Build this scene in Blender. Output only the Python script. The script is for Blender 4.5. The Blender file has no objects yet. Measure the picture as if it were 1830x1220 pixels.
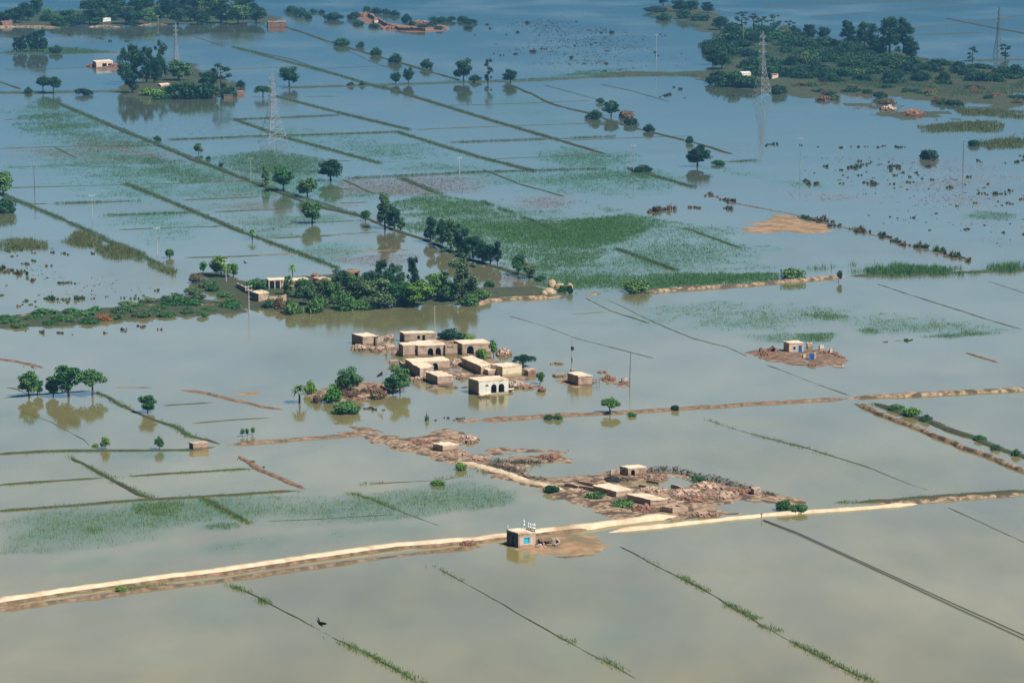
import bpy, math, random
import numpy as np
from mathutils import Vector, Matrix

# ------------------------------------------------------------------ camera, sky, sun, exposure
scene = bpy.context.scene
COL = scene.collection
W0, H0 = 1830.0, 1220.0            # the photograph's own pixels, used only to measure ground positions
F = 5200.0                         # focal length in those pixels
CAM_H = 124.0
PITCH = math.atan(910.0 / F)       # downward

cam_d = bpy.data.cameras.new('camera')
cam_d.sensor_width = 36.0
cam_d.lens = 36.0 * F / W0
cam_d.clip_start = 1.0
cam_d.clip_end = 30000.0
cam = bpy.data.objects.new('camera', cam_d)
COL.objects.link(cam)
cam.location = (0, 0, CAM_H)
cam.rotation_euler = (math.pi / 2 - PITCH, 0, 0)
scene.camera = cam

SUN_EL = math.radians(53)
SUN_AZ = (0.82, -0.572)            # direction towards the sun on the ground
sun_vec = Vector((SUN_AZ[0] * math.cos(SUN_EL), SUN_AZ[1] * math.cos(SUN_EL), math.sin(SUN_EL)))
sd = bpy.data.lights.new('sun', 'SUN')
sd.energy = 5.0
sd.angle = math.radians(0.55)
sd.color = (1.0, 0.94, 0.85)
sun = bpy.data.objects.new('sun', sd)
COL.objects.link(sun)
sun.rotation_euler = sun_vec.to_track_quat('Z', 'Y').to_euler()
sun.location = (0, 600, 400)

world = bpy.data.worlds.new('World')
scene.world = world
world.use_nodes = True
wt = world.node_tree
wn, wl = wt.nodes, wt.links
bg = wn['Background']
sky = wn.new('ShaderNodeTexSky')
sky.sky_type = 'NISHITA'
sky.sun_disc = False
sky.sun_elevation = SUN_EL
sky.sun_rotation = math.atan2(SUN_AZ[0], SUN_AZ[1])
sky.altitude = 120
sky.air_density = 1.2
sky.dust_density = 1.5
sky.ozone_density = 1.2
# sky tint by height, made up for the tones the water reflects
tc = wn.new('ShaderNodeTexCoord')
sep = wn.new('ShaderNodeSeparateXYZ')
wl.new(tc.outputs['Generated'], sep.inputs[0])
ramp = wn.new('ShaderNodeValToRGB')
mr = wn.new('ShaderNodeMapRange')
mr.inputs['From Min'].default_value = 0.0
mr.inputs['From Max'].default_value = 0.5
wl.new(sep.outputs['Z'], mr.inputs['Value'])
wl.new(mr.outputs[0], ramp.inputs[0])
els = ramp.color_ramp.elements
SKY_RAMP = [(0.00, (0.005, 0.10, 0.29)), (0.11, (0.018, 0.145, 0.355)), (0.165, (0.13, 0.30, 0.52)), (0.24, (0.42, 0.585, 0.74)),
            (0.34, (0.72, 0.85, 0.95)), (0.56, (0.98, 1.05, 1.08)), (0.72, (0.34, 0.37, 0.42)), (1.0, (0.20, 0.21, 0.24))]
els[0].position = SKY_RAMP[0][0]; els[0].color = (*SKY_RAMP[0][1], 1)
els[1].position = SKY_RAMP[-1][0]; els[1].color = (*SKY_RAMP[-1][1], 1)
for p_, c_ in SKY_RAMP[1:-1]:
    e_ = els.new(p_); e_.color = (*c_, 1)
mul = wn.new('ShaderNodeMix'); mul.data_type = 'RGBA'; mul.blend_type = 'MULTIPLY'
mul.inputs['Factor'].default_value = 1.0
wl.new(sky.outputs[0], mul.inputs['A'])
wl.new(ramp.outputs[0], mul.inputs['B'])
# sky dimmed to the left and behind the viewer, added to darken left walls
dt = wn.new('ShaderNodeVectorMath'); dt.operation = 'DOT_PRODUCT'; dt.inputs[1].default_value = (-0.84, -0.55, 0.0)
wl.new(tc.outputs['Generated'], dt.inputs[0])
dm = wn.new('ShaderNodeMapRange'); dm.interpolation_type = 'SMOOTHSTEP'
dm.inputs['From Min'].default_value = -0.40; dm.inputs['From Max'].default_value = 0.10
dm.inputs['To Min'].default_value = 1.0; dm.inputs['To Max'].default_value = 0.06
wl.new(dt.outputs['Value'], dm.inputs['Value'])
mul2 = wn.new('ShaderNodeMix'); mul2.data_type = 'RGBA'; mul2.blend_type = 'MULTIPLY'; mul2.inputs['Factor'].default_value = 1.0
wl.new(mul.outputs['Result'], mul2.inputs['A']); wl.new(dm.outputs[0], mul2.inputs['B'])
wl.new(mul2.outputs['Result'], bg.inputs['Color'])
bg.inputs['Strength'].default_value = 0.15

scene.view_settings.view_transform = 'Standard'
scene.view_settings.look = 'None'
scene.view_settings.exposure = 0.50
scene.view_settings.gamma = 1.0
scene.render.engine = 'CYCLES'
scene.cycles.use_denoising = True
scene.cycles.max_bounces = 6
scene.cycles.diffuse_bounces = 2
scene.cycles.glossy_bounces = 3
scene.cycles.transparent_max_bounces = 4
scene.cycles.volume_bounces = 0

# ------------------------------------------------------------------ measuring
CP, SP = math.cos(PITCH), math.sin(PITCH)

def G(px, py, z=0.0):
    """ground point (at height z) under a pixel of the photograph"""
    a = (px - W0 / 2) / F
    b = (H0 / 2 - py) / F
    dx, dy, dz = a, CP + b * SP, -SP + b * CP
    t = (z - CAM_H) / dz
    return Vector((dx * t, dy * t, z))

def S(py):
    """photograph pixels per metre at the ground seen on row py"""
    p = G(W0 / 2, py)
    return F / math.hypot(p.y * CP + CAM_H * SP, 0)

def hash2(ix, iy, seed):
    n = (ix.astype(np.int64) * 374761393 + iy.astype(np.int64) * 668265263 + seed * 974634777) & 0xFFFFFFFF
    n = ((n ^ (n >> 13)) * 1274126177) & 0xFFFFFFFF
    n = n ^ (n >> 16)
    return (n & 0xFFFFFF) / float(0xFFFFFF)

def vnoise(x, y, seed=0):
    x = np.asarray(x, float); y = np.asarray(y, float)
    ix, iy = np.floor(x), np.floor(y)
    fx, fy = x - ix, y - iy
    fx = fx * fx * (3 - 2 * fx); fy = fy * fy * (3 - 2 * fy)
    a = hash2(ix, iy, seed); b = hash2(ix + 1, iy, seed)
    c = hash2(ix, iy + 1, seed); d = hash2(ix + 1, iy + 1, seed)
    return (a * (1 - fx) + b * fx) * (1 - fy) + (c * (1 - fx) + d * fx) * fy

def fbm(x, y, seed=0, o=3):
    s, a, t = 0, 1.0, 0
    for k in range(o):
        s = s + a * vnoise(np.asarray(x) * 2 ** k, np.asarray(y) * 2 ** k, seed + k * 17)
        t += a; a *= 0.5
    return s / t

def inside(px, py, poly):
    c = np.zeros(px.shape, bool)
    n = len(poly)
    for i in range(n):
        x1, y1 = poly[i][0], poly[i][1]
        x2, y2 = poly[(i + 1) % n][0], poly[(i + 1) % n][1]
        m = (y1 > py) != (y2 > py)
        xx = (x2 - x1) * (py - y1) / ((y2 - y1) if y2 != y1 else 1e-9) + x1
        c ^= m & (px < xx)
    return c

def dist_poly(px, py, poly, closed=True):
    d = np.full(px.shape, 1e9)
    n = len(poly)
    for i in range(n if closed else n - 1):
        x1, y1 = poly[i][0], poly[i][1]
        x2, y2 = poly[(i + 1) % n][0], poly[(i + 1) % n][1]
        vx, vy = x2 - x1, y2 - y1
        L = vx * vx + vy * vy + 1e-9
        t = np.clip(((px - x1) * vx + (py - y1) * vy) / L, 0, 1)
        d = np.minimum(d, np.hypot(px - x1 - t * vx, py - y1 - t * vy))
    return d

def resample(pts, step):
    out = []
    for i in range(len(pts) - 1):
        a, b = pts[i], pts[i + 1]
        n = max(1, int((b - a).length / step))
        for k in range(n):
            out.append(a.lerp(b, k / n))
    out.append(pts[-1].copy())
    return out

# ------------------------------------------------------------------ linking and describing
def say(o, label, cat, group=None):
    o['label'] = label; o['category'] = cat
    if group: o['group'] = group
    return o

def stuff(o, label, cat):
    o['label'] = label; o['category'] = cat; o['kind'] = 'stuff'
    return o

def struct(o, label=None):
    o['kind'] = 'structure'
    if label: o['label'] = label
    return o

def empty(name, loc, rz=0.0):
    o = bpy.data.objects.new(name, None)
    COL.objects.link(o)
    o.location = loc; o.rotation_euler = (0, 0, rz)
    o.empty_display_size = 0.5
    return o

def link(name, me, parent=None, loc=(0, 0, 0)):
    o = bpy.data.objects.new(name, me)
    COL.objects.link(o)
    if parent is not None: o.parent = parent
    o.location = loc
    return o

def np_mesh(name, v, f, m, smooth=False):
    """v (n,3), f (k, 3 or 4)"""
    v = np.asarray(v, np.float32); f = np.asarray(f, np.int32)
    me = bpy.data.meshes.new(name)
    k = f.shape[1]
    me.vertices.add(len(v)); me.vertices.foreach_set('co', v.ravel())
    me.loops.add(f.size); me.loops.foreach_set('vertex_index', f.ravel())
    me.polygons.add(len(f))
    me.polygons.foreach_set('loop_start', np.arange(0, f.size, k, dtype=np.int32))
    me.polygons.foreach_set('loop_total', np.full(len(f), k, np.int32))
    if smooth: me.polygons.foreach_set('use_smooth', np.ones(len(f), bool))
    me.materials.append(m)
    me.update(calc_edges=True)
    return me

class MB:
    def __init__(self):
        self.v, self.f = [], []
    def poly(self, pts):
        n = len(self.v); self.v += [tuple(p) for p in pts]; self.f.append(tuple(range(n, n + len(pts))))
    def hexa(self, lo, hi):
        """lo, hi: rings of n points each (same winding); closed prism"""
        n = len(lo); b = len(self.v)
        self.v += [tuple(p) for p in lo] + [tuple(p) for p in hi]
        self.f.append(tuple(range(b + n - 1, b - 1, -1)))
        self.f.append(tuple(range(b + n, b + 2 * n)))
        for i in range(n):
            j = (i + 1) % n
            self.f.append((b + i, b + j, b + n + j, b + n + i))
    def box(self, c, s, M=None):
        x, y, z = s[0] / 2, s[1] / 2, s[2] / 2
        lo = [Vector(p) for p in ((-x, -y, -z), (x, -y, -z), (x, y, -z), (-x, y, -z))]
        hi = [Vector(p) for p in ((-x, -y, z), (x, -y, z), (x, y, z), (-x, y, z))]
        if M is not None: lo = [M @ p for p in lo]; hi = [M @ p for p in hi]
        c = Vector(c)
        self.hexa([p + c for p in lo], [p + c for p in hi])
    def tube(self, pts, rs, n=6, cap=True):
        pts = [Vector(p) for p in pts]
        if not hasattr(rs, '__len__'): rs = [rs] * len(pts)
        b = len(self.v)
        for i, p in enumerate(pts):
            d = (pts[min(i + 1, len(pts) - 1)] - pts[max(i - 1, 0)]).normalized()
            u = d.orthogonal().normalized() if abs(d.z) > 0.95 else d.cross(Vector((0, 0, 1))).normalized()
            w = d.cross(u)
            for k in range(n):
                a = 2 * math.pi * k / n
                self.v.append(tuple(p + (u * math.cos(a) + w * math.sin(a)) * rs[i]))
        for i in range(len(pts) - 1):
            for k in range(n):
                j = (k + 1) % n
                self.f.append((b + i * n + k, b + i * n + j, b + (i + 1) * n + j, b + (i + 1) * n + k))
        if cap:
            self.f.append(tuple(b + k for k in range(n - 1, -1, -1)))
            e = b + (len(pts) - 1) * n
            self.f.append(tuple(e + k for k in range(n)))
    def lathe(self, c, prof, n=10):
        c = Vector(c); b = len(self.v)
        for r, z in prof:
            for k in range(n):
                a = 2 * math.pi * k / n
                self.v.append((c.x + r * math.cos(a), c.y + r * math.sin(a), c.z + z))
        for i in range(len(prof) - 1):
            for k in range(n):
                j = (k + 1) % n
                self.f.append((b + i * n + k, b + i * n + j, b + (i + 1) * n + j, b + (i + 1) * n + k))
        self.f.append(tuple(b + k for k in range(n - 1, -1, -1)))
        e = b + (len(prof) - 1) * n
        self.f.append(tuple(e + k for k in range(n)))
    def mesh(self, name, m, smooth=False):
        me = bpy.data.meshes.new(name)
        me.from_pydata(self.v, [], self.f)
        me.materials.append(m)
        if smooth: me.polygons.foreach_set('use_smooth', np.ones(len(me.polygons), bool))
        me.update()
        return me
    def build(self, name, m, parent=None, smooth=False):
        return link(name, self.mesh(name, m, smooth), parent)

# ------------------------------------------------------------------ materials
def new_mat(name):
    m = bpy.data.materials.new(name); m.use_nodes = True
    return m, m.node_tree.nodes, m.node_tree.links, m.node_tree.nodes['Principled BSDF']

def noise_mat(name, c1, c2, scale=1.0, rough=0.9, c3=None, scale3=0.2, detail=5, spec=0.2, stretch=None,
              bump=0.0, lo=0.35, hi=0.65, lo3=0.5, hi3=0.62, rand=0.0, streak=None, stain=None):
    m, n, l, p = new_mat(name)
    geo = n.new('ShaderNodeNewGeometry')
    src = geo.outputs['Position']
    if stretch:
        mp = n.new('ShaderNodeMapping'); mp.inputs['Scale'].default_value = stretch
        l.new(src, mp.inputs['Vector']); src = mp.outputs[0]
    t = n.new('ShaderNodeTexNoise'); t.inputs['Scale'].default_value = scale; t.inputs['Detail'].default_value = detail
    t.inputs['Roughness'].default_value = 0.62
    l.new(src, t.inputs['Vector'])
    r = n.new('ShaderNodeValToRGB')
    r.color_ramp.elements[0].position = lo; r.color_ramp.elements[0].color = (*c1, 1)
    r.color_ramp.elements[1].position = hi; r.color_ramp.elements[1].color = (*c2, 1)
    l.new(t.outputs['Fac'], r.inputs[0])
    out = r.outputs[0]
    def mix(fac, col, o):
        mx = n.new('ShaderNodeMix'); mx.data_type = 'RGBA'
        l.new(fac, mx.inputs['Factor']); l.new(o, mx.inputs['A']); mx.inputs['B'].default_value = (*col, 1)
        return mx.outputs['Result']
    def mask(sc, a, b, det=3, st=None):
        s2 = geo.outputs['Position']
        if st:
            mp2 = n.new('ShaderNodeMapping'); mp2.inputs['Scale'].default_value = st
            l.new(s2, mp2.inputs['Vector']); s2 = mp2.outputs[0]
        t2 = n.new('ShaderNodeTexNoise'); t2.inputs['Scale'].default_value = sc; t2.inputs['Detail'].default_value = det
        l.new(s2, t2.inputs['Vector'])
        m2 = n.new('ShaderNodeMapRange'); m2.inputs['From Min'].default_value = a; m2.inputs['From Max'].default_value = b
        l.new(t2.outputs['Fac'], m2.inputs['Value'])
        return m2.outputs[0]
    if c3: out = mix(mask(scale3, lo3, hi3), c3, out)
    if streak: out = mix(mask(2.2, 0.52, 0.75, 2, (1, 1, 0.12)), streak, out)     # rain runs down a wall
    if stain:                                                                      # tide mark left by the flood
        s3 = n.new('ShaderNodeSeparateXYZ'); l.new(geo.outputs['Position'], s3.inputs[0])
        ad = n.new('ShaderNodeMath'); ad.operation = 'MULTIPLY_ADD'; ad.inputs[1].default_value = 0.9; ad.inputs[2].default_value = 0.05
        l.new(t.outputs['Fac'], ad.inputs[0])
        lt = n.new('ShaderNodeMath'); lt.operation = 'LESS_THAN'
        l.new(s3.outputs['Z'], lt.inputs[0]); l.new(ad.outputs[0], lt.inputs[1])
        fm = n.new('ShaderNodeMath'); fm.operation = 'MULTIPLY'; fm.inputs[1].default_value = 0.85
        l.new(lt.outputs[0], fm.inputs[0])
        out = mix(fm.outputs[0], stain, out)
    if rand:
        oi = n.new('ShaderNodeObjectInfo')
        hs = n.new('ShaderNodeHueSaturation')
        m4 = n.new('ShaderNodeMapRange'); m4.inputs['To Min'].default_value = 1 - rand; m4.inputs['To Max'].default_value = 1 + rand
        l.new(oi.outputs['Random'], m4.inputs['Value']); l.new(m4.outputs[0], hs.inputs['Value'])
        l.new(out, hs.inputs['Color']); out = hs.outputs[0]
    l.new(out, p.inputs['Base Color'])
    p.inputs['Roughness'].default_value = rough
    p.inputs['Specular IOR Level'].default_value = spec
    if bump:
        b = n.new('ShaderNodeBump'); b.inputs['Strength'].default_value = 0.8; b.inputs['Distance'].default_value = bump
        l.new(t.outputs['Fac'], b.inputs['Height']); l.new(b.outputs[0], p.inputs['Normal'])
    return m

def plain(name, c, rough=0.7, spec=0.3, metal=0.0):
    return noise_mat(name, tuple(x * 0.82 for x in c), tuple(min(1, x * 1.12) for x in c), 3.0, rough, spec=spec)

def foliage_mat(name, c1, c2, rand=0.32):
    m, n, l, p = new_mat(name)
    geo = n.new('ShaderNodeNewGeometry'); oi = n.new('ShaderNodeObjectInfo')
    t = n.new('ShaderNodeTexNoise'); t.inputs['Scale'].default_value = 0.9; t.inputs['Detail'].default_value = 3
    l.new(geo.outputs['Position'], t.inputs['Vector'])
    r = n.new('ShaderNodeValToRGB')
    r.color_ramp.elements[0].position = 0.35; r.color_ramp.elements[0].color = (*c1, 1)
    r.color_ramp.elements[1].position = 0.68; r.color_ramp.elements[1].color = (*c2, 1)
    l.new(t.outputs['Fac'], r.inputs[0])
    hs = n.new('ShaderNodeHueSaturation')
    mv = n.new('ShaderNodeMapRange'); mv.inputs['To Min'].default_value = 1 - rand; mv.inputs['To Max'].default_value = 1 + rand
    mh = n.new('ShaderNodeMapRange'); mh.inputs['To Min'].default_value = 0.525; mh.inputs['To Max'].default_value = 0.465
    l.new(oi.outputs['Random'], mv.inputs['Value']); l.new(oi.outputs['Random'], mh.inputs['Value'])
    l.new(mv.outputs[0], hs.inputs['Value']); l.new(mh.outputs[0], hs.inputs['Hue']); l.new(r.outputs[0], hs.inputs['Color'])
    l.new(hs.outputs[0], p.inputs['Base Color'])
    p.inputs['Roughness'].default_value = 0.65
    p.inputs['Specular IOR Level'].default_value = 0.15
    return m

M = {}
M['earth'] = noise_mat('wet_earth', (0.13, 0.085, 0.055), (0.36, 0.25, 0.165), 0.9, c3=(0.09, 0.062, 0.042), scale3=0.4, bump=0.1, lo3=0.48, hi3=0.58)
M['bund'] = noise_mat('bund_earth', (0.036, 0.040, 0.024), (0.072, 0.066, 0.040), 0.6, c3=(0.045, 0.062, 0.028), scale3=0.22, lo3=0.42, hi3=0.56)
M['brownbund'] = noise_mat('brown_bank_earth', (0.15, 0.095, 0.062), (0.27, 0.175, 0.12), 0.9, c3=(0.10, 0.07, 0.048), scale3=0.6, lo3=0.42, hi3=0.62)
M['road'] = noise_mat('dry_road_dust', (0.46, 0.375, 0.255), (0.61, 0.505, 0.36), 0.7, c3=(0.34, 0.25, 0.155), scale3=0.15, lo3=0.56, hi3=0.7)
M['pale'] = noise_mat('pale_dried_mud', (0.12, 0.08, 0.052), (0.37, 0.265, 0.175), 1.1, c3=(0.085, 0.06, 0.042), scale3=0.35, bump=0.12, lo=0.38, hi=0.6, lo3=0.5, hi3=0.58)
M['pale_track'] = noise_mat('trodden_track', (0.30, 0.22, 0.145), (0.54, 0.43, 0.30), 0.9, c3=(0.22, 0.15, 0.10), scale3=0.3)
M['sand'] = noise_mat('orange_silt', (0.22, 0.135, 0.075), (0.36, 0.235, 0.135), 0.4, c3=(0.17, 0.13, 0.075), scale3=0.16, lo3=0.45, hi3=0.6)
M['mudbrick'] = noise_mat('mud_brick', (0.36, 0.255, 0.19), (0.52, 0.385, 0.295), 1.6, c3=(0.29, 0.20, 0.15), scale3=0.7, streak=(0.44, 0.33, 0.25), stain=(0.19, 0.115, 0.08), bump=0.04)
M['greybrick'] = noise_mat('grey_mud_brick', (0.34, 0.265, 0.21), (0.49, 0.39, 0.31), 1.6, c3=(0.28, 0.21, 0.165), scale3=0.7, streak=(0.42, 0.34, 0.27), stain=(0.18, 0.12, 0.085), bump=0.04)
M['redbrick'] = noise_mat('red_brick', (0.21, 0.105, 0.072), (0.32, 0.175, 0.12), 1.8, c3=(0.15, 0.085, 0.06), scale3=0.6, stain=(0.17, 0.09, 0.06), bump=0.04)
M['plaster'] = noise_mat('white_plaster', (0.62, 0.60, 0.54), (0.74, 0.72, 0.66), 1.2, streak=(0.50, 0.46, 0.38), stain=(0.36, 0.29, 0.20))
M['cream'] = noise_mat('cream_plaster', (0.62, 0.52, 0.36), (0.72, 0.62, 0.45), 1.1, streak=(0.52, 0.42, 0.28), stain=(0.36, 0.27, 0.17))
M['pinkwash'] = noise_mat('pale_pink_limewash', (0.55, 0.42, 0.33), (0.66, 0.52, 0.41), 1.1, streak=(0.46, 0.35, 0.27), stain=(0.30, 0.20, 0.14))
M['mudroof'] = noise_mat('mud_roof', (0.56, 0.45, 0.33), (0.72, 0.60, 0.46), 0.9, c3=(0.44, 0.33, 0.23), scale3=0.35, lo3=0.54, hi3=0.7, bump=0.05)
M['slate'] = noise_mat('dark_blue_brick', (0.05, 0.06, 0.09), (0.09, 0.10, 0.14), 1.5)
M['wood'] = noise_mat('weathered_timber', (0.10, 0.065, 0.045), (0.19, 0.13, 0.09), 2.0)
M['dark'] = noise_mat('soot_dark_brush', (0.02, 0.018, 0.018), (0.05, 0.042, 0.04), 2.0)
M['trunk'] = noise_mat('bark', (0.07, 0.05, 0.035), (0.14, 0.10, 0.075), 2.0)
M['blue'] = plain('blue_paint', (0.015, 0.14, 0.52), 0.5)
M['cyan'] = plain('bright_cyan_paint', (0.03, 0.46, 0.72), 0.45)
M['white'] = plain('white_paint', (0.74, 0.78, 0.80), 0.5)
M['paleblue'] = plain('pale_blue_paint', (0.46, 0.64, 0.76), 0.5)
M['steel'] = plain('galvanised_steel', (0.30, 0.32, 0.34), 0.5, 0.5)
M['polewhite'] = plain('weathered_white_concrete', (0.46, 0.46, 0.45), 0.8)
M['darksteel'] = plain('weathered_steel', (0.10, 0.11, 0.12), 0.5, 0.5)
M['concrete'] = plain('concrete', (0.32, 0.31, 0.29), 0.8)
M['black'] = plain('black_rubber', (0.012, 0.012, 0.015), 0.5)
M['feather'] = plain('black_feathers', (0.012, 0.012, 0.016), 0.6)
M['cloth'] = plain('black_cloth', (0.015, 0.015, 0.02), 0.9)
M['straw'] = noise_mat('straw', (0.30, 0.22, 0.13), (0.47, 0.36, 0.235), 2.6, bump=0.08)
M['leaf_deep'] = foliage_mat('foliage_deep', (0.032, 0.100, 0.030), (0.080, 0.200, 0.052))
M['leaf_far'] = foliage_mat('foliage_dark', (0.011, 0.042, 0.022), (0.028, 0.086, 0.036))
M['leaf_bright'] = foliage_mat('foliage_bright', (0.045, 0.140, 0.022), (0.100, 0.250, 0.034))
M['leaf_olive'] = foliage_mat('foliage_olive', (0.042, 0.090, 0.038), (0.096, 0.170, 0.066))
M['leaf_dry'] = foliage_mat('foliage_dry_tan', (0.13, 0.085, 0.05), (0.24, 0.16, 0.095))
M['leaf_rust'] = foliage_mat('foliage_rust', (0.22, 0.10, 0.035), (0.34, 0.17, 0.06))
M['shrub_dark'] = foliage_mat('dead_shrub', (0.070, 0.064, 0.050), (0.135, 0.112, 0.085), 0.35)
M['shrub_brown'] = foliage_mat('dry_shrub', (0.115, 0.080, 0.056), (0.22, 0.155, 0.105), 0.35)
M['grass_far'] = foliage_mat('grass_far', (0.036, 0.082, 0.044), (0.072, 0.135, 0.066))
M['grass_green'] = foliage_mat('grass_green', (0.024, 0.095, 0.032), (0.052, 0.155, 0.048))
M['grass_bright'] = foliage_mat('grass_bright', (0.060, 0.135, 0.030), (0.100, 0.195, 0.048))
M['grass_pale'] = foliage_mat('grass_pale', (0.10, 0.150, 0.068), (0.155, 0.205, 0.098))
M['grass_olive'] = foliage_mat('grass_olive', (0.13, 0.140, 0.045), (0.20, 0.205, 0.070))
M['grass_brown'] = foliage_mat('grass_brown', (0.10, 0.082, 0.060), (0.17, 0.13, 0.095))
# ------------------------------------------------------------------ ground under the flood, air (the water sheet follows the grass that stands in it)
def sheet(name, z, m, x0, x1, y0, y1):
    b = MB(); b.poly([(x0, y0, z), (x1, y0, z), (x1, y1, z), (x0, y1, z)])
    return struct(b.build(name, m))

sheet('ground', -0.9, M['earth'], -6000, 6000, -1500, 9000)
hz = MB(); hz.box((0, 3750, 67), (12400, 10900, 138))
hm = bpy.data.materials.new('blue_haze'); hm.use_nodes = True
hn = hm.node_tree.nodes; hn.clear()
ho = hn.new('ShaderNodeOutputMaterial'); hv = hn.new('ShaderNodeVolumePrincipled')
hv.inputs['Color'].default_value = (0.14, 0.42, 0.72, 1)
hv.inputs['Density'].default_value = 0.00012
hv.inputs['Anisotropy'].default_value = 0.0
hm.node_tree.links.new(hv.outputs[0], ho.inputs['Volume'])
hzo = hz.build('haze', hm); hzo['kind'] = 'stuff'; hzo['label'] = 'thin blue haze over the flooded plain'; hzo['category'] = 'haze'
# ------------------------------------------------------------------ terrain: banks, roads, islands
rng = np.random.default_rng(7)

def strip(name, pts_px, width, height, m, rough=0.35, seed=0, base=-0.25, step=1.0, jitter=0.18, flat=0.35, wander=0.0):
    """an earth bank along a line: 7-point cross-section, uneven crest, sinking under the flood where it is low"""
    pts = resample([G(*p) for p in pts_px], step)
    n = len(pts)
    prof = [(-1.0, 0.0), (-0.72, 0.45), (-flat, 0.93), (0.0, 1.0), (flat, 0.93), (0.72, 0.45), (1.0, 0.0)]
    xs = np.arange(n)
    nz = fbm(xs * 0.06 * step, np.full(n, seed * 3.7), seed) - 0.5
    nz2 = vnoise(xs * 0.5 * step, np.full(n, 5.0), seed + 3) - 0.5
    v, f = [], []
    for i in range(n):
        d = (pts[min(i + 1, n - 1)] - pts[max(i - 1, 0)]); d.z = 0; d.normalize()
        s = Vector((-d.y, d.x, 0))
        hh = height * (1 + rough * (2.0 * nz[i] + 0.7 * nz2[i]))
        ww = width * 0.5 * (1 + 0.5 * nz[i] + 0.25 * nz2[i])
        ends = min(1.0, (i + 0.15) * step / 4.0, (n - 1 - i + 0.15) * step / 4.0)
        hh = base + (hh - base) * (0.25 + 0.75 * ends); ww *= 0.3 + 0.7 * ends
        off = wander * 2.2 * (fbm(np.array([i * 0.03 * step]), np.array([seed * 1.3]), seed + 5)[0] - 0.5) * ends + (vnoise(np.array([i * 0.25 * step]), np.array([9.0]), seed + 8)[0] - 0.5) * jitter * width * 1.2
        for k, (u, w) in enumerate(prof):
            j = (random.random() - 0.5) * jitter
            p = pts[i] + s * (u * ww + off + j * 0.3 * width)
            v.append((p.x, p.y, base + (hh - base) * w + j * 0.3 * height))
    for i in range(n - 1):
        for k in range(6):
            a = i * 7 + k
            f.append((a, a + 1, a + 8, a + 7))
    return struct(link(name, np_mesh(name, v, f, m, True)))

def island(name, poly_px, height, m, slope=0.12, amp=0.22, freq=0.18, seed=0, holes=(), step=0.6, thresh=-0.06, zoff=0.0, flatten=0.0):
    """a height field inside an outline; it dips under the water at an uneven shore"""
    P = [G(*p) for p in poly_px]
    HP = [[G(*p) for p in h] for h in holes]
    x0, x1 = min(p.x for p in P) - 2, max(p.x for p in P) + 2
    y0, y1 = min(p.y for p in P) - 2, max(p.y for p in P) + 2
    nx, ny = int((x1 - x0) / step) + 1, int((y1 - y0) / step) + 1
    X, Y = np.meshgrid(np.linspace(x0, x1, nx), np.linspace(y0, y1, ny))
    d = dist_poly(X, Y, P); d = np.where(inside(X, Y, P), d, -d)
    for h in HP:
        dh = dist_poly(X, Y, h); dh = np.where(inside(X, Y, h), -dh, dh)
        d = np.minimum(d, dh)
    nz = fbm(X * freq, Y * freq, seed, 4) - 0.5
    nf = vnoise(X * 1.1, Y * 1.1, seed + 31) - 0.5
    Z = np.clip(d * slope, -0.5, height) + amp * (nz * 2 + nf * 0.35) * (1 - flatten * (d > 2)) - 0.03 + zoff
    keep = (Z[:-1, :-1] > thresh) | (Z[1:, :-1] > thresh) | (Z[:-1, 1:] > thresh) | (Z[1:, 1:] > thresh)
    idx = np.arange(nx * ny).reshape(ny, nx)
    f = np.stack([idx[:-1, :-1], idx[:-1, 1:], idx[1:, 1:], idx[1:, :-1]], -1)[keep]
    used, inv = np.unique(f, return_inverse=True)
    v = np.stack([X.ravel(), Y.ravel(), Z.ravel()], -1)[used]
    return struct(link(name, np_mesh(name, v, inv.reshape(-1, 4), m, True)))

# roads
strip('dirt_road', [(-30, 1083), (0, 1077), (100, 1061), (200, 1047), (300, 1033), (400, 1021), (500, 1006), (600, 992), (700, 978), (800, 970), (850, 966), (900, 960), (960, 953), (1000, 948), (1050, 943), (1100, 936), (1160, 928), (1215, 922)], 3.1, 0.78, M['road'], 0.14, 1, flat=0.6, jitter=0.12)
strip('earth_bank', [(-30, 1084.5), (0, 1078.5), (100, 1062.5), (200, 1048.5), (300, 1034.5), (400, 1022.5), (500, 1007.5), (600, 993.5), (700, 979.5), (800, 971), (850, 967), (900, 961), (1000, 949), (1100, 937)], 3.9, 0.40, M['brownbund'], 0.4, 1, flat=0.5, jitter=0.2)
strip('earth_bank', [(-30, 1094), (0, 1090), (130, 1072), (280, 1051), (380, 1040), (480, 1025), (600, 1008), (720, 992), (830, 980), (870, 974)], 1.9, 0.30, M['brownbund'], 1.0, 3)
strip('dirt_road', [(1085, 951), (1150, 944), (1250, 933), (1365, 921), (1450, 915), (1560, 907), (1642, 900)], 2.3, 0.48, M['road'], 0.35, 4, flat=0.5, jitter=0.12)
strip('earth_bank', [(1560, 901), (1640, 896), (1700, 891), (1760, 888), (1850, 881)], 3.0, 0.4, M['pale'], 0.5, 5)
strip('earth_bank', [(1520, 899), (1600, 894), (1690, 887), (1760, 882), (1850, 878)], 2.2, 0.4, M['bund'], 0.6, 55)
strip('earth_bank', [(850, 752), (900, 749), (950, 745), (1000, 742), (1100, 738), (1200, 732), (1300, 725), (1400, 719), (1520, 712)], 3.0, 0.38, M['brownbund'], 0.45, 6)
strip('dirt_road', [(1510, 713), (1560, 709), (1640, 706), (1720, 702), (1850, 695)], 3.2, 0.5, M['pale'], 0.25, 7, flat=0.5)
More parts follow.
